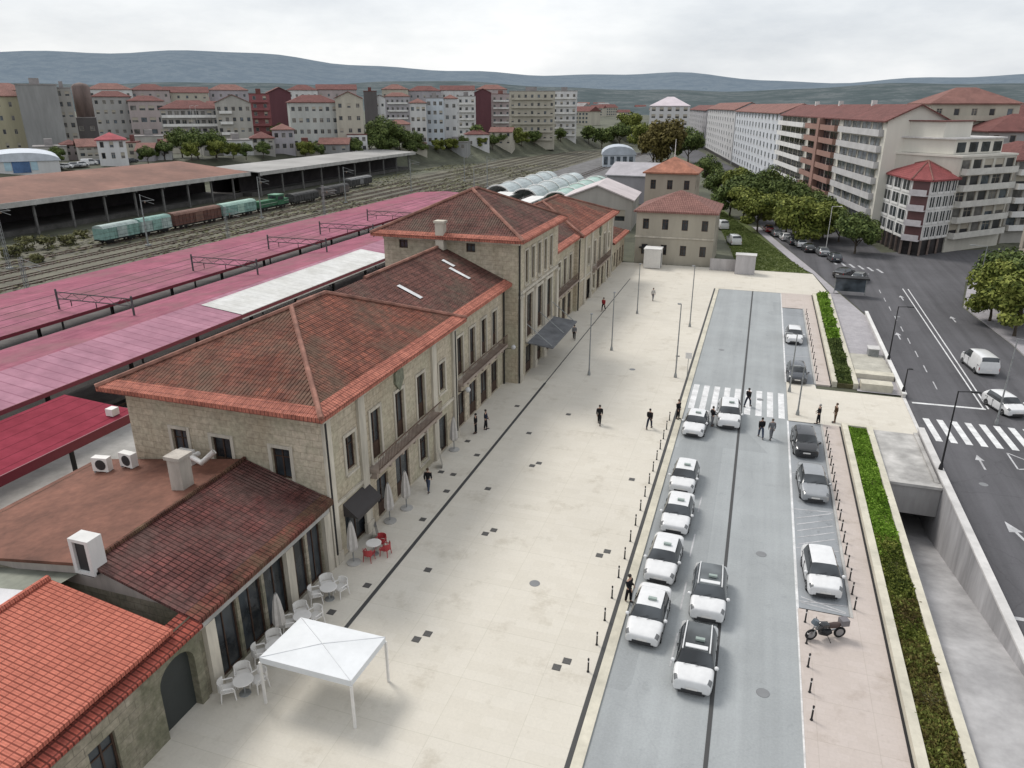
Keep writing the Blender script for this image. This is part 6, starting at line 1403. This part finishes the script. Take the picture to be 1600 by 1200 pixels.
car('car', 'white car waiting before the avenue zebra crossing at the right edge', 'car', 'hatch', P_WHITE, (22.3,70.2,-0.02), DN+R(18))
for (u, v, k, pt, rz, l) in ((1318,432,'sedan',P_BLACK,60,'black car turning at the far end of the white parapet'),(1342,440,'hatch',P_GREY,70,'grey car just behind the turning black one'),(1303,408,'hatch',P_DARK,100,'dark car coming round the lamp post island'),(1284,398,'sedan',P_GREY,100,'silver car beside the small pale tree'),(1262,393,'hatch',P_BLACK,100,'black car at the front of the kerb row under the trees'),(1250,386,'hatch',P_WHITE,100,'white car in the kerb row under the trees, behind the black one'),(1238,381,'sedan',P_DARK,100,'dark car in the kerb row under the round olive tree'),(1226,375,'hatch',P_WHITE,100,'white hatchback in the kerb row left of the round olive tree'),(1213,369,'sedan',P_GREY,100,'grey saloon in the kerb row by the biggest olive tree'),(1200,362,'hatch',P_RED,100,'red hatchback at the far end of the kerb row')):
    p = at(u, v); car('parked_car', l, 'car', k, pt, (p.x,p.y,-0.02), R(rz), 'cars around the far junction')
for (u, v, k, l) in ((1128,358,'van','white van parked by the end station house, the rear one of two'),(1146,382,'van','white van parked by the hoarding, the front one of two')):
    p = at(u, v); car('parked_van', l, 'van', k, P_WHITE, (p.x,p.y,0.03), R(105), 'white vans beside the station house')
for i, (u, v, k, pt, l) in enumerate(((104,263,'hatch',P_WHITE,'white car behind the goods shed, beside the vaulted hall'),(116,261,'sedan',P_GREY,'silver car behind the goods shed, right of the white one'),(128,260,'hatch',P_WHITE,'white hatchback behind the goods shed, in the middle of the row'),(141,258,'van',P_WHITE,'white van behind the goods shed'),(154,257,'hatch',P_BLUE,'blue car behind the goods shed, next to the white house'),(206,254,'hatch',P_DARK,'dark car just right of the white house behind the shed'))):
    p = at(u, v); o = car('parked_car', l, 'car', k, pt, tuple(p), R(40+20*(i%3)), 'cars parked behind the goods shed')
for (u, v, k, pt, l) in ((690,232,'hatch',P_WHITE,'white car at the foot of the pale blue block'),(706,231,'sedan',P_GREY,'grey car below the tall plain white house'),(724,229,'hatch',P_RED,'red car on the street before the stacked balconies')):
    p = at(u, v); car('parked_car', l, 'car', k, pt, tuple(p), R(20), 'cars in the street on the left')

def motorcycle(label, loc, rz):
    t = thing('motorcycle', label, 'motorcycle', loc, rz)
    for x in (0.78, -0.72):
        M = Matrix.Translation((x,0,0.31)) @ Matrix.Rotation(R(90),4,'X')
        mb = MB(); n = 20
        for i in range(n):
            a, b = 6.2832*i/n, 6.2832*(i+1)/n; mb.tube([(x+0.26*math.cos(a),0,0.31+0.26*math.sin(a)),(x+0.26*math.cos(b),0,0.31+0.26*math.sin(b))], 0.055, 6, cap=False)
        wh = mb.build('wheel', M_TYRE, t, True); mb = MB(); mb.lathe([(0.2,-0.03),(0.21,0),(0.2,0.03)], 14, M=M); mb.build('rim', M_RIM, wh)
    mb = MB(); mb.tube([(0.78,0.1,0.31),(0.5,0.1,0.95)], 0.03, 6); mb.tube([(0.78,-0.1,0.31),(0.5,-0.1,0.95)], 0.03, 6); mb.build('fork', M_STEEL, t)
    mb = MB(); mb.tube([(0.55,0,0.62),(0.35,0,0.86),(0.05,0,0.84),(-0.1,0,0.74)], [0.10,0.19,0.17,0.08], 10); mb.build('fuel_tank', P_BLACK, t, True)
    mb = MB(); mb.tube([(0.35,0,0.45),(0.0,0,0.38),(-0.25,0,0.42)], [0.16,0.2,0.13], 8); mb.build('engine', M_IRON, t, True)
    mb = MB(); mb.tube([(-0.05,0,0.76),(-0.4,0,0.77),(-0.85,0,0.84)], [0.13,0.16,0.08], 8); mb.build('seat', flat('brown_seat', (0.07,0.045,0.04), 0.6), t, True)
    mb = MB(); mb.tube([(0.38,0.42,1.0),(0.5,0.15,1.0),(0.5,-0.15,1.0),(0.38,-0.42,1.0)], 0.022, 6); mb.build('handlebar', M_IRON, t)
    mb = MB(); mb.lathe([(0.02,0),(0.10,0.02),(0.11,0.08),(0.06,0.14)], 10, M=Matrix.Translation((0.70,0,0.84)) @ Matrix.Rotation(R(-90),4,'Y')); mb.build('headlight', M_LAMP, t, True)
    mb = MB(); mb.tube([(0.62,0,1.18),(0.68,0,0.95)], [0.14,0.2], 8); mb.build('screen', M_GLASSB, t)
    mb = MB(); mb.tube([(0.1,-0.16,0.28),(-0.8,-0.2,0.36)], [0.035,0.06], 7); mb.build('exhaust', M_RIM, t)
    mb = MB(); mb.box(-1.05,-0.2,0.78,-0.65,0.2,1.1); mb.build('top_case', flat('case_grey', (0.16,0.15,0.16), 0.4), t)
    mb = MB(); mb.tube([(0.0,0.12,0.3),(-0.1,0.38,0.0)], 0.018, 5); mb.build('kickstand', M_IRON, t)
    return t
motorcycle('black motorcycle with grey top case parked on the pinkish pavement beside the parking bays', (5.5,33.3,0.10), R(205))

# ------------------------------------------------------------------ people
def skinned(verts, edges, radii, sub=1):
    me = bpy.data.meshes.new('skel'); me.from_pydata(verts, edges, [])
    o = bpy.data.objects.new('tmp', me); COL.objects.link(o)
    o.modifiers.new('s', 'SKIN'); sv = me.skin_vertices[0].data
    for i, r in enumerate(radii): sv[i].radius = (r, r)
    sv[0].use_root = True
    m = o.modifiers.new('b', 'SUBSURF'); m.levels = sub; m.render_levels = sub
    bpy.context.view_layer.update()
    r = bpy.data.meshes.new_from_object(o.evaluated_get(DG())); bpy.data.objects.remove(o)
    r.polygons.foreach_set('use_smooth', [True]*len(r.polygons)); return r
def person_meshes(stride, arm, bend):
    """continuous body plus clothing shells; x forward"""
    V = []; E = []; Rr = []
    def add(p, r, par=None):
        V.append(p); Rr.append(r)
        if par is not None: E.append((par, len(V)-1))
        return len(V)-1
    pel = add((0,0,.93), .10); wai = add((0,0,1.08), .10, pel); che = add((.01,0,1.28), .115, wai); nk0 = add((0,0,1.43), .07, che); nk = add((.01,0,1.49), .05, nk0)
    h0 = add((.02,0,1.55), .062, nk); h1 = add((.015,0,1.63), .078, h0); h2 = add((0,0,1.70), .06, h1); add((.095,0,1.60), .014, h1)
    for s in (-1, 1): add((0,s*.085,1.61), .014, h1)
    legs = []; arms = []
    for s, k in ((1,stride),(-1,-stride)):
        hip = (0,s*.09,.90); kn = (k*.42,s*.10,.50); an = (k*.62-.12*abs(k),s*.10,.09+max(0,-k)*.10); to = (an[0]+.16,s*.12,.035+max(0,-k)*.04)
        a = add(hip, .085, pel); b = add(kn, .055, a); c = add(an, .038, b); add(to, .035, c); legs.append((hip,kn,an,to))
    for s, k in ((1,-arm),(-1,arm)):
        sh = (0,s*.18,1.40); el = (-.03+k*.18,s*.215,1.13); wr = (.06+k*.30+bend*.16,s*.195,.88+bend*.16)
        a = add(sh, .055, nk0); b = add(el, .04, a); c = add(wr, .026, b); d = add((wr[0]+.03,wr[1],wr[2]-.075), .03, c); arms.append((sh,el,wr))
        for q in range(4):
            y = wr[1]+(q-1.5)*.019; L = (.075,.085,.08,.06)[q]; f1 = add((wr[0]+.045,y,wr[2]-.115), .0095, d); add((wr[0]+.05,y,wr[2]-.115-L*.55), .0085, f1); 
        th_ = add((wr[0]+.065,wr[1]-s*.03,wr[2]-.08), .010, d); add((wr[0]+.085,wr[1]-s*.03,wr[2]-.12), .009, th_)
    body = skinned(V, E, Rr, 1)
    # jacket
    V2 = [(0,0,.90),(0,0,1.08),(.01,0,1.28),(0,0,1.42)]; E2 = [(0,1),(1,2),(2,3)]; R2 = [.165,.155,.170,.10]
    for sh, el, wr in arms:
        b0 = len(V2); V2 += [sh, el, wr]; R2 += [.09,.072,.056]; E2 += [(3,b0),(b0,b0+1),(b0+1,b0+2)]
    jac = skinned(V2, E2, R2, 1)
    V3 = [(0,0,.94),(0,0,.99)]; E3 = [(0,1)]; R3 = [.145,.14]
    for hip, kn, an, to in legs:
        b0 = len(V3); V3 += [hip, kn, (an[0],an[1],an[2]+.01)]; R3 += [.11,.085,.07]; E3 += [(0,b0),(b0,b0+1),(b0+1,b0+2)]
    tro = skinned(V3, E3, R3, 1)
    sho = MB()
    for hip, kn, an, to in legs: sho.tube([(an[0]-.07,an[1],an[2]-.045),(an[0]+.02,an[1],an[2]-.04),(to[0],to[1],to[2]),(to[0]+.06,to[1],to[2]-.005)], [.04,.05,.045,.025], 7)
    hair = MB(); hair.lathe([(.092,-.03),(.098,.03),(.085,.085),(.045,.115),(.01,.122)], 12, c=(-.012,0,1.635))
    eyes = MB()
    for s in (-1, 1): eyes.lathe([(.004,-.008),(.010,0),(.004,.008)], 6, c=(.086,s*.03,1.635))
    return body, jac, tro, sho, hair, eyes
POSES = [person_meshes(*p) for p in ((.05,.05,.1),(.55,.45,.0),(-.5,-.4,.0),(.15,.1,.9))]
SKIN = flat('skin', (0.42, 0.26, 0.19), 0.6)
def person(x, y, rz, pose, jac, tro, hair, label, s=1.0, z=0.02, group=None):
    b, j, t_, sh, hr, ey = POSES[pose]
    t = thing('person', label, 'person', (x,y,z), rz, group)
    def inst(nm, me, m):
        key = (id(me), m.name)
        c = PM.get(key)
        if c is None:
            c = me.copy() if not isinstance(me, MB) else me.mesh(nm, m, True)
            if not isinstance(me, MB): c.materials.clear(); c.materials.append(m)
            PM[key] = c
        o = link(nm, c, t, False); o.scale = (s,s,s)
    inst('body', b, SKIN); inst('jacket', j, jac); inst('trousers', t_, tro); inst('shoes', sh, M_BLACKP); inst('hair', hr, hair); inst('eyes', ey, M_BLACKP)
    return t
PM = {}
F_BLK = flat('black_cloth', (0.018, 0.018, 0.02), 0.9, 0, 0.1); F_NAVY = flat('navy_cloth', (0.03, 0.035, 0.055), 0.9, 0, 0.1); F_GREY = flat('grey_cloth', (0.17, 0.17, 0.18), 0.9, 0, 0.1); F_BRN = flat('brown_cloth', (0.10, 0.065, 0.04), 0.9, 0, 0.1); F_JEAN = flat('jeans_cloth', (0.06, 0.075, 0.11), 0.9, 0, 0.1); F_WHT = flat('pale_cloth', (0.5, 0.49, 0.47), 0.9, 0, 0.1); F_RED = flat('red_cloth', (0.28, 0.035, 0.04), 0.9, 0, 0.1)
H_D = flat('dark_hair', (0.02, 0.015, 0.012), 0.7); H_B = flat('brown_hair', (0.07, 0.04, 0.022), 0.7); H_G = flat('grey_hair', (0.3, 0.29, 0.28), 0.7)
for x, y, rz, po, j, tr, hr, l, z in (
    (-10.73,55.9,95,1,F_BLK,F_BLK,H_D,'person in black walking alone on the plaza, left of two',0.02),
    (-6.64,56.4,80,2,F_BLK,F_NAVY,H_D,'person in black and navy walking on the plaza, nearer the taxis',0.02),
    (-4.6,59.0,-30,0,F_BLK,F_BLK,H_B,'person in black standing at the door of the taxi by the zebra crossing',0.10),
    (-1.75,58.6,40,3,F_BLK,F_GREY,H_D,'person in black jacket and grey trousers between the two taxis at the zebra crossing',0.0),
    (2.13,57.4,100,1,F_BLK,F_JEAN,H_D,'person in black jacket and jeans crossing the roadway, left of a pair',0.0),
    (2.91,57.4,100,2,F_GREY,F_GREY,H_B,'person in grey walking on the roadway, right of a pair',0.0),
    (6.64,61.6,170,3,F_BLK,F_BLK,H_G,'grey haired person in black on the cross path behind the black parked car',0.1),
    (8.0,62.4,190,0,F_BRN,F_BRN,H_B,'person in brown at the end of the near planter on the cross path',0.05),
    (-4.35,33.2,-20,3,F_BLK,F_BLK,H_D,'person in black bending to the door of the nearest kerbside taxi',0.0),
    (-12.44,99.4,80,1,F_WHT,F_GREY,H_B,'distant person in pale top alone on the far plaza',0.02),
    (0.95,63.9,60,2,F_BLK,F_NAVY,H_D,'person in black stepping onto the zebra crossing beside the taxi with raised tailgate',0.0),
    (-19.6,41.0,100,1,F_BLK,F_JEAN,H_B,'person in black and jeans walking along the front of the station terrace',0.02),
    (-19.9,51.0,200,0,F_BLK,F_BLK,H_D,'person in black under the first recessed station doors, near the lamp',0.02),
    (-19.4,52.0,20,3,F_NAVY,F_BLK,H_D,'person in navy facing the one in black at the recessed station doors',0.02),
    (-18.4,78.5,100,1,F_GREY,F_BLK,H_D,'person in grey beyond the entrance canopy of the tower',0.02),
    (-17.8,92.0,260,2,F_RED,F_BLK,H_D,'distant person in red near the far pavilion',0.02)):
    person(x, y, R(rz), po, j, tr, hr, l, 1.02, z)

# ------------------------------------------------------------------ plaza furniture
GL = 'slim lamp posts on the plaza'
def lamp_post(label, loc, h, rz=0, m=None, group=None, arm=None):
    arm = arm if arm is not None else (0.12 if group == GL else 0.9)
    t = thing('street_lamp', label, 'lamp post', loc, rz, group)
    mb = MB(); mb.tube([(0,0,0),(0,0,h)], [0.075,0.045], 8); mb.lathe([(0.16,0),(0.14,0.25),(0.08,0.5)], 10); mb.build('pole', m or M_STEEL, t)
    mb = MB(); mb.tube([(0,0,h-0.05),(arm,0,h+0.02)], 0.035, 6); q = 0.5 if arm > 0.3 else 0.22; mb.box(arm-0.1,-0.11,h-0.04,arm+q,0.11,h+0.05); hd = mb.build('lamp_head', m or M_STEEL, t)
    mb = MB(); mb.box(arm-0.02,-0.08,h-0.06,arm+q-0.06,0.08,h-0.041); mb.build('lamp_glass', M_LAMP, hd)
GL = 'slim lamp posts on the plaza'
lamp_post('slim grey lamp post on the plaza in front of the entrance canopy', (-14.2,67.5,0.02), 6.2, R(90), None, GL)
lamp_post('slim grey lamp post on the plaza farther than the entrance canopy', (-13.6,76,0.02), 6.4, R(90), None, GL)
lamp_post('slim grey lamp post on the far plaza opposite the end pavilion', (-13.4,92,0.02), 6.4, R(90), None, GL)
lamp_post('slim lamp post by the plaza kerb left of the zebra crossing', (-6.0,69.5,0.02), 7.4, R(180), None, GL)
lamp_post('slim lamp post by the plaza kerb at the middle of the far roadway', (-6.4,88,0.02), 7.4, R(180), None, GL)
lamp_post('slim lamp post at the right end of the zebra crossing', (4.55,68.8,0.05), 5.6, R(180), None, GL, 0.5)
lamp_post('second slim post at the right end of the zebra crossing, nearer the camera', (5.1,63.2,0.05), 4.4, R(180), None, GL, 0.4)
lamp_post('black street lamp standing on the car park roof edge by the avenue', (14.38,54.3,0.68), 6.0, R(5), M_IRON, None)
lamp_post('dark street lamp on the white parapet beyond the cross path', (14.4,80.5,0.52), 5.6, R(5), M_IRON, None)
lamp_post('small dark post at the end of the white parapet by the cross path', (14.4,70.9,0.5), 2.2, R(5), M_IRON, None, 0.2)
lamp_post('tall lamp post on the near right pavement in front of the trees', (27.6,106,0.10), 8.5, R(175), None, None, 1.4)
lamp_post('tall lamp post on the pavement behind the car park ramp in the avenue', (20.9,66.5,-0.02), 7.5, R(0), M_STEEL, None, 1.4)
p = at(1290,392); lamp_post('pale lamp post on the junction island before the small tree', (p.x,p.y,0), 8, R(0), M_PLASTIC_W, None, 1.2)
for u, v, l in ((308,246,'left pale pole of a pair behind the goods shed'),(316,246,'right pale pole of a pair behind the goods shed')):
    p = at(u, v); lamp_post(l, tuple(p), 17, R(0), M_CONC_L, None, 1.0)
def bollard_root():
    t = thing('bollard', '', 'bollard'); mb = MB(); mb.lathe([(0.07,0),(0.065,0.04),(0.042,0.06),(0.038,0.70),(0.05,0.72),(0.05,0.76),(0.02,0.80)], 10); mb.build('post', M_IRON, t)
    mb = MB(); mb.lathe([(0.040,0),(0.043,0.01),(0.043,0.06),(0.040,0.07)], 10, c=(0,0,0.58)); mb.build('reflective_band', M_PLASTIC_W, t); return Proto(t)
ORD = 'first second third fourth fifth sixth seventh eighth ninth tenth eleventh twelfth thirteenth fourteenth fifteenth sixteenth seventeenth eighteenth nineteenth twentieth'.split()
bp_ = bollard_root()
for i in range(17): bp_.place((-5.25,27.4+i*1.95,0.02), 0, f'{ORD[i]} black bollard along the plaza kerb, counted from the nearest', 'black bollards along the plaza kerb')
for i in range(18): bp_.place((7.12,36.2+i*1.35,0.10), 0, f'{ORD[i]} black bollard behind the parking bays, counted from the motorcycles', 'black bollards behind the parking bays')
for i in range(5): bp_.place((4.6,27.5+i*1.7,0.10), 0, f'{ORD[i]} black bollard on the pinkish pavement edge, counted from the nearest', 'black bollards on the near pavement edge')
for i in range(12): bp_.place((7.15,72.6+i*2.3,0.10), 0, f'{ORD[i]} black bollard behind the far parking bays, counted from the zebra crossing', 'black bollards behind the far parking bays')
# dark square grates let into the paving
def grate_root():
    t = thing('floor_grate', '', 'floor grate'); mb = MB(); mb.box(-0.2,-0.2,-0.01,0.2,0.2,0.012); mb.build('frame', flat('frame_iron', (0.06,0.058,0.055), 0.6), t)
    mb = MB()
    for k in range(6): mb.box(-0.17+k*0.06,-0.17,0.0125,-0.145+k*0.06,0.17,0.02); 
    mb.build('grille', flat('grate_grey', (0.12,0.115,0.11), 0.6), t); return Proto(t)
gp = grate_root()
rowname = {-18.4:'close to the station front', -15.8:'right of the drain line', -13.72:'along the inner plaza', -6.55:'along the taxi kerb'}
cnt = {}
for x, y, n in ((-19.06,27.45,1),(-18.4,30.1,1),(-15.8,32.5,1),(-13.72,27.2,2),(-18.4,37.45,1),(-13.8,37.4,2),(-6.55,37.3,2),(-18.4,41.37,1),(-15.8,42.6,1),(-18.9,43.8,1),(-19.9,43.9,1),(-18.4,47.3,1),(-13.7,47.2,2),(-6.5,47.1,1),(-20.0,49.4,1),(-15.8,52.4,1),(-18.5,57.6,1),(-6.55,27.5,2),(-13.7,57.2,1),(-6.5,76.2,1)):
    key = min(rowname, key=lambda q: abs(q-x)); 
    for k in range(n):
        c = cnt.get(key, 0); cnt[key] = c+1
        dd = (-0.18+0.36*k, -0.28+0.56*k) if n == 2 else (0, 0)
        gp.place((x+dd[0], y+dd[1], 0.024), 0, f'dark floor grate {rowname[key]}, {ORD[c]} from the near end', 'dark floor grates in the plaza paving')
def manhole_root():
    t = thing('manhole_cover', '', 'manhole cover'); mb = MB(); mb.lathe([(0.30,-0.02),(0.30,0.006),(0.28,0.008)], 20); mb.build('rim', flat('rim_iron', (0.16,0.165,0.17), 0.6), t); mb = MB(); mb.lathe([(0.275,0.0),(0.275,0.010),(0.02,0.011)], 20); mb.build('lid', flat('lid_iron', (0.20,0.205,0.21), 0.6), t); return Proto(t)
mh = manhole_root()
for x, y, z, l in ((2.4,40.2,0,'round manhole cover in the right lane, level with the silver parked car'),(2.0,66.0,0.006,'round manhole cover on the zebra crossing side of the right lane'),(-2.2,80,0,'round manhole cover in the left lane of the far roadway'),(2.6,28.6,0,'round manhole cover in the right lane nearest the bottom of the photo'),(17.2,54.2,-0.02,'round manhole cover on the avenue just past its zebra crossing'),(23.8,74.5,-0.02,'round manhole cover on the avenue between the white van and the white car'),(18.2,101,-0.02,'round manhole cover on the far avenue left of the double line'),(-9.6,33.2,0.02,'round manhole cover on the near plaza'),(-10.4,70.5,0.02,'round manhole cover on the middle of the plaza')): mh.place((x,y,z), 0, l, 'round manhole covers')
# terrace chairs, tables, parasols, marquee
def chair_root(name, m):
    t = thing(name, '', 'chair')
    mb = MB(); mb.prism([(-0.24,-0.24),(0.24,-0.26),(0.24,0.26),(-0.24,0.24)], 0.42, 0.47); mb.build('seat', m, t)
    mb = MB(); 
    for i in range(6):
        a0, a1 = R(115+i*130/6), R(115+(i+1)*130/6)
        p0, p1 = (0.30*math.cos(a0), 0.30*math.sin(a0)), (0.30*math.cos(a1), 0.30*math.sin(a1)); mb.prism([p0,p1,(p1[0]*1.1,p1[1]*1.1),(p0[0]*1.1,p0[1]*1.1)], 0.47, 0.86)
    mb.build('backrest', m, t)
    for s in (-1, 1):
        mb = MB(); mb.tube([(-0.2,s*0.27,0.68),(0.18,s*0.29,0.66),(0.24,s*0.28,0.47)], 0.03, 6); mb.build('armrest', m, t)
        for x in (-0.22, 0.22): mb = MB(); mb.tube([(x,s*0.22,0.43),(x*1.15,s*0.26,0)], [0.03,0.022], 6); mb.build('leg', m, t)
    return Proto(t)
cw_ = chair_root('terrace_chair', M_PLASTIC_W); cr_ = chair_root('terrace_chair', flat('red_plastic', (0.38, 0.045, 0.05), 0.45))
def table_root(m):
    t = thing('terrace_table', '', 'table'); mb = MB(); mb.lathe([(0.40,0.70),(0.42,0.71),(0.42,0.735),(0.40,0.745)], 20); mb.build('tabletop', m, t)
    mb = MB(); mb.lathe([(0.25,0),(0.24,0.03),(0.04,0.06),(0.035,0.70)], 12); mb.build('pedestal', M_STEEL, t); return Proto(t)
tw_ = table_root(M_PLASTIC_W)
pl = ['beside the arched gateway', 'second from the arched gateway', 'third from the arched gateway', 'nearest the station corner']
for i, y in enumerate((21.2,23.6,25.9,28.4)):
    tw_.place((-19.75,y,0.02), 0, f'white round terrace table before the annex glazing, {pl[i]}', 'white terrace tables before the annex').scale = (1.1,1.1,1.05)
    for k, (dx, dy, rz, w_) in enumerate(((-0.55,-0.42,40,'wall side'),(0.42,0.52,250,'plaza side'),(-0.45,0.55,-45,'far side'))):
        cw_.place((-19.75+dx,y+dy,0.02), R(rz), f'white plastic armchair on the {w_} of the terrace table {pl[i]}', 'white plastic terrace chairs before the annex').scale = (1.25,1.25,1.1)
tw_.place((-19.5,33.0,0.02), 0, 'white table with red chairs at the station corner cafe', None)
for dx, dy, rz, w_ in ((0.7,0.1,180,'plaza side'),(0.05,-0.72,90,'near side'),(0.1,0.72,270,'far side')): cr_.place((-19.5+dx,33.0+dy,0.02), R(rz), f'red chair on the {w_} of the white cafe table by the station corner', 'red cafe chairs by the station corner')
def parasol_root(m):
    t = thing('closed_parasol', '', 'parasol'); mb = MB(); mb.tube([(0,0,0.05),(0,0,2.55)], 0.028, 8); mb.build('pole', M_STEEL, t)
    mb = MB(); n = 12; pr = [(0.12,0.75),(0.17,0.95),(0.15,1.5),(0.10,2.1),(0.04,2.5)]; o = len(mb.v)
    for r, z in pr:
        for k in range(n): a = 6.2832*k/n; q = r*(1.25 if k % 2 else 0.8); mb.v.append((q*math.cos(a),q*math.sin(a),z))
    for i in range(len(pr)-1):
        for k in range(n): l = (k+1) % n; mb.f.append([i*n+k,i*n+l,(i+1)*n+l,(i+1)*n+k]); mb.m.append(0)
    mb.build('folded_canopy', m, t); mb = MB(); mb.lathe([(0.28,0),(0.28,0.06),(0.05,0.1)], 14); mb.build('base', M_CONC, t); return Proto(t)
pp = parasol_root(plain('parasol_cloth', (0.50, 0.475, 0.45), 0.12, 2.5)); GPp = 'closed pale parasols on the station terrace'
for x, y, l in ((-20.3,24.8,'closed pale parasol between the second and third terrace tables'),(-20.2,31.8,'closed pale parasol at the station corner beside the red chairs'),(-20.3,36.6,'closed pale parasol in front of the cafe door beyond the red chairs'),(-20.0,38.4,'closed pale parasol right of the cafe door, farther from the corner'),(-20.4,47.6,'closed pale parasol at the far end of the first pavilion')): pp.place((x,y,0.02), 0, l, GPp).scale = (1.5,1.5,1.1)
for i, (y, m, l) in enumerate(((34.6,P_BLACK,'dark menu board at the cafe front'),(44.6,P_BLACK,'dark menu board beside the second pavilion shopfront'))):
    t = thing('menu_board', l, 'menu board', (-20.3,y,0.02), R(20)); mb = MB(); mb.quad((0.2,-0.3,0),(0.2,0.3,0),(0.02,0.3,1.05),(0.02,-0.3,1.05)); mb.build('front_panel', m, t); mb = MB(); mb.quad((-0.2,0.3,0),(-0.2,-0.3,0),(-0.02,-0.3,1.05),(-0.02,0.3,1.05)); mb.build('rear_panel', m, t)
t = thing('marquee', 'white flat topped marquee on the plaza in front of the annex terrace', 'marquee', (-15.9,22.0,0), world=True)
mb = MB(); q = [(-18.5,21.0),(-14.0,21.0),(-13.9,23.9),(-18.3,23.9)]
cx, cy = -16.2, 22.4
sm = MB()
for a in q: sm.tube([(a[0],a[1],2.56),((a[0]+cx)/2,(a[1]+cy)/2,2.665),(cx,cy,2.79)], 0.018, 5)
sm.build('seam', flat('grey_seam', (0.62,0.63,0.64), 0.6), t)
for a, b in zip(q, q[1:]+q[:1]):
    mb.poly([(a[0],a[1],2.55),(b[0],b[1],2.55),(cx,cy,2.78)]); mb.quad((a[0],a[1],2.25),(b[0],b[1],2.25),(b[0],b[1],2.55),(a[0],a[1],2.55))
mb.build('canvas_top', plain('white_canvas', (0.70, 0.715, 0.725), 0.05, 0.8), t)
for x, y in q: mb = MB(); mb.box(x-0.05,y-0.05,0,x+0.05,y+0.05,2.3); mb.build('leg', M_PLASTIC_W, t)
# wall lanterns and clock-like round sign near the tower
for y, l in ((62.2,'white round lamp sign on the wall left of the tower entrance'),(50.6,'white globe lamp on the wall between pavilion and recessed part')):
    t = thing('wall_lamp', l, 'wall lamp', (-21.3,y,3.6)); mb = MB(); mb.tube([(0,0,0),(0.9,0,0.25)], 0.03, 6); mb.build('bracket', M_IRON, t); mb = MB(); mb.lathe([(0.05,-0.22),(0.2,-0.1),(0.24,0.05),(0.15,0.2),(0.03,0.25)], 12, c=(0.95,0,0.3)); mb.build('globe', M_LAMP, t, True)
t = thing('traffic_sign', 'white and black crossing sign on a post left of the zebra crossing', 'sign', (-4.9,69.6,0.1)); mb = MB(); mb.tube([(0,0,0),(0,0,2.5)], 0.03, 6); mb.build('post', M_STEEL, t); mb = MB(); mb.box(-0.3,-0.03,1.95,0.3,-0.005,2.55); mb.build('sign_plate', M_PLASTIC_W, t)
t = thing('bus_shelter', 'dark roofed shelter at the far end of the white parapet', 'shelter', (12.6,111,0.05), R(0))
mb = MB(); mb.box(-1.4,-0.8,2.4,3.0,0.9,2.6); mb.build('roof', M_IRON, t)
for x in (-1.2, 2.8): mb = MB(); mb.box(x-0.05,0.6,0,x+0.05,0.7,2.4); mb.build('post', M_STEEL, t)
mb = MB(); mb.box(-1.14,0.62,0.4,2.74,0.66,2.2); mb.build('glass_panel', M_GLASSB, t)
def railing(pts, label):
    t = thing('railing', label, 'railing', (pts[0][0],pts[0][1],0), world=True); mb = MB()
    for a, b in zip(pts, pts[1:]):
        a, b = Vector((*a,0)), Vector((*b,0)); L = (b-a).length; k = int(L/1.5)
        for z in (0.5, 0.95): mb.tube([a+Vector((0,0,z)), b+Vector((0,0,z))], 0.022, 5)
        for i in range(k+1): q = a+(b-a)*i/k; mb.tube([q, q+Vector((0,0,0.97))], 0.025, 5)
    mb.build('rail', M_STEEL, t)
railing([(10.8,124.4),(31,127)], 'thin grey railing along the far junction kerb') if False else None
bpy.context.view_layer.update()
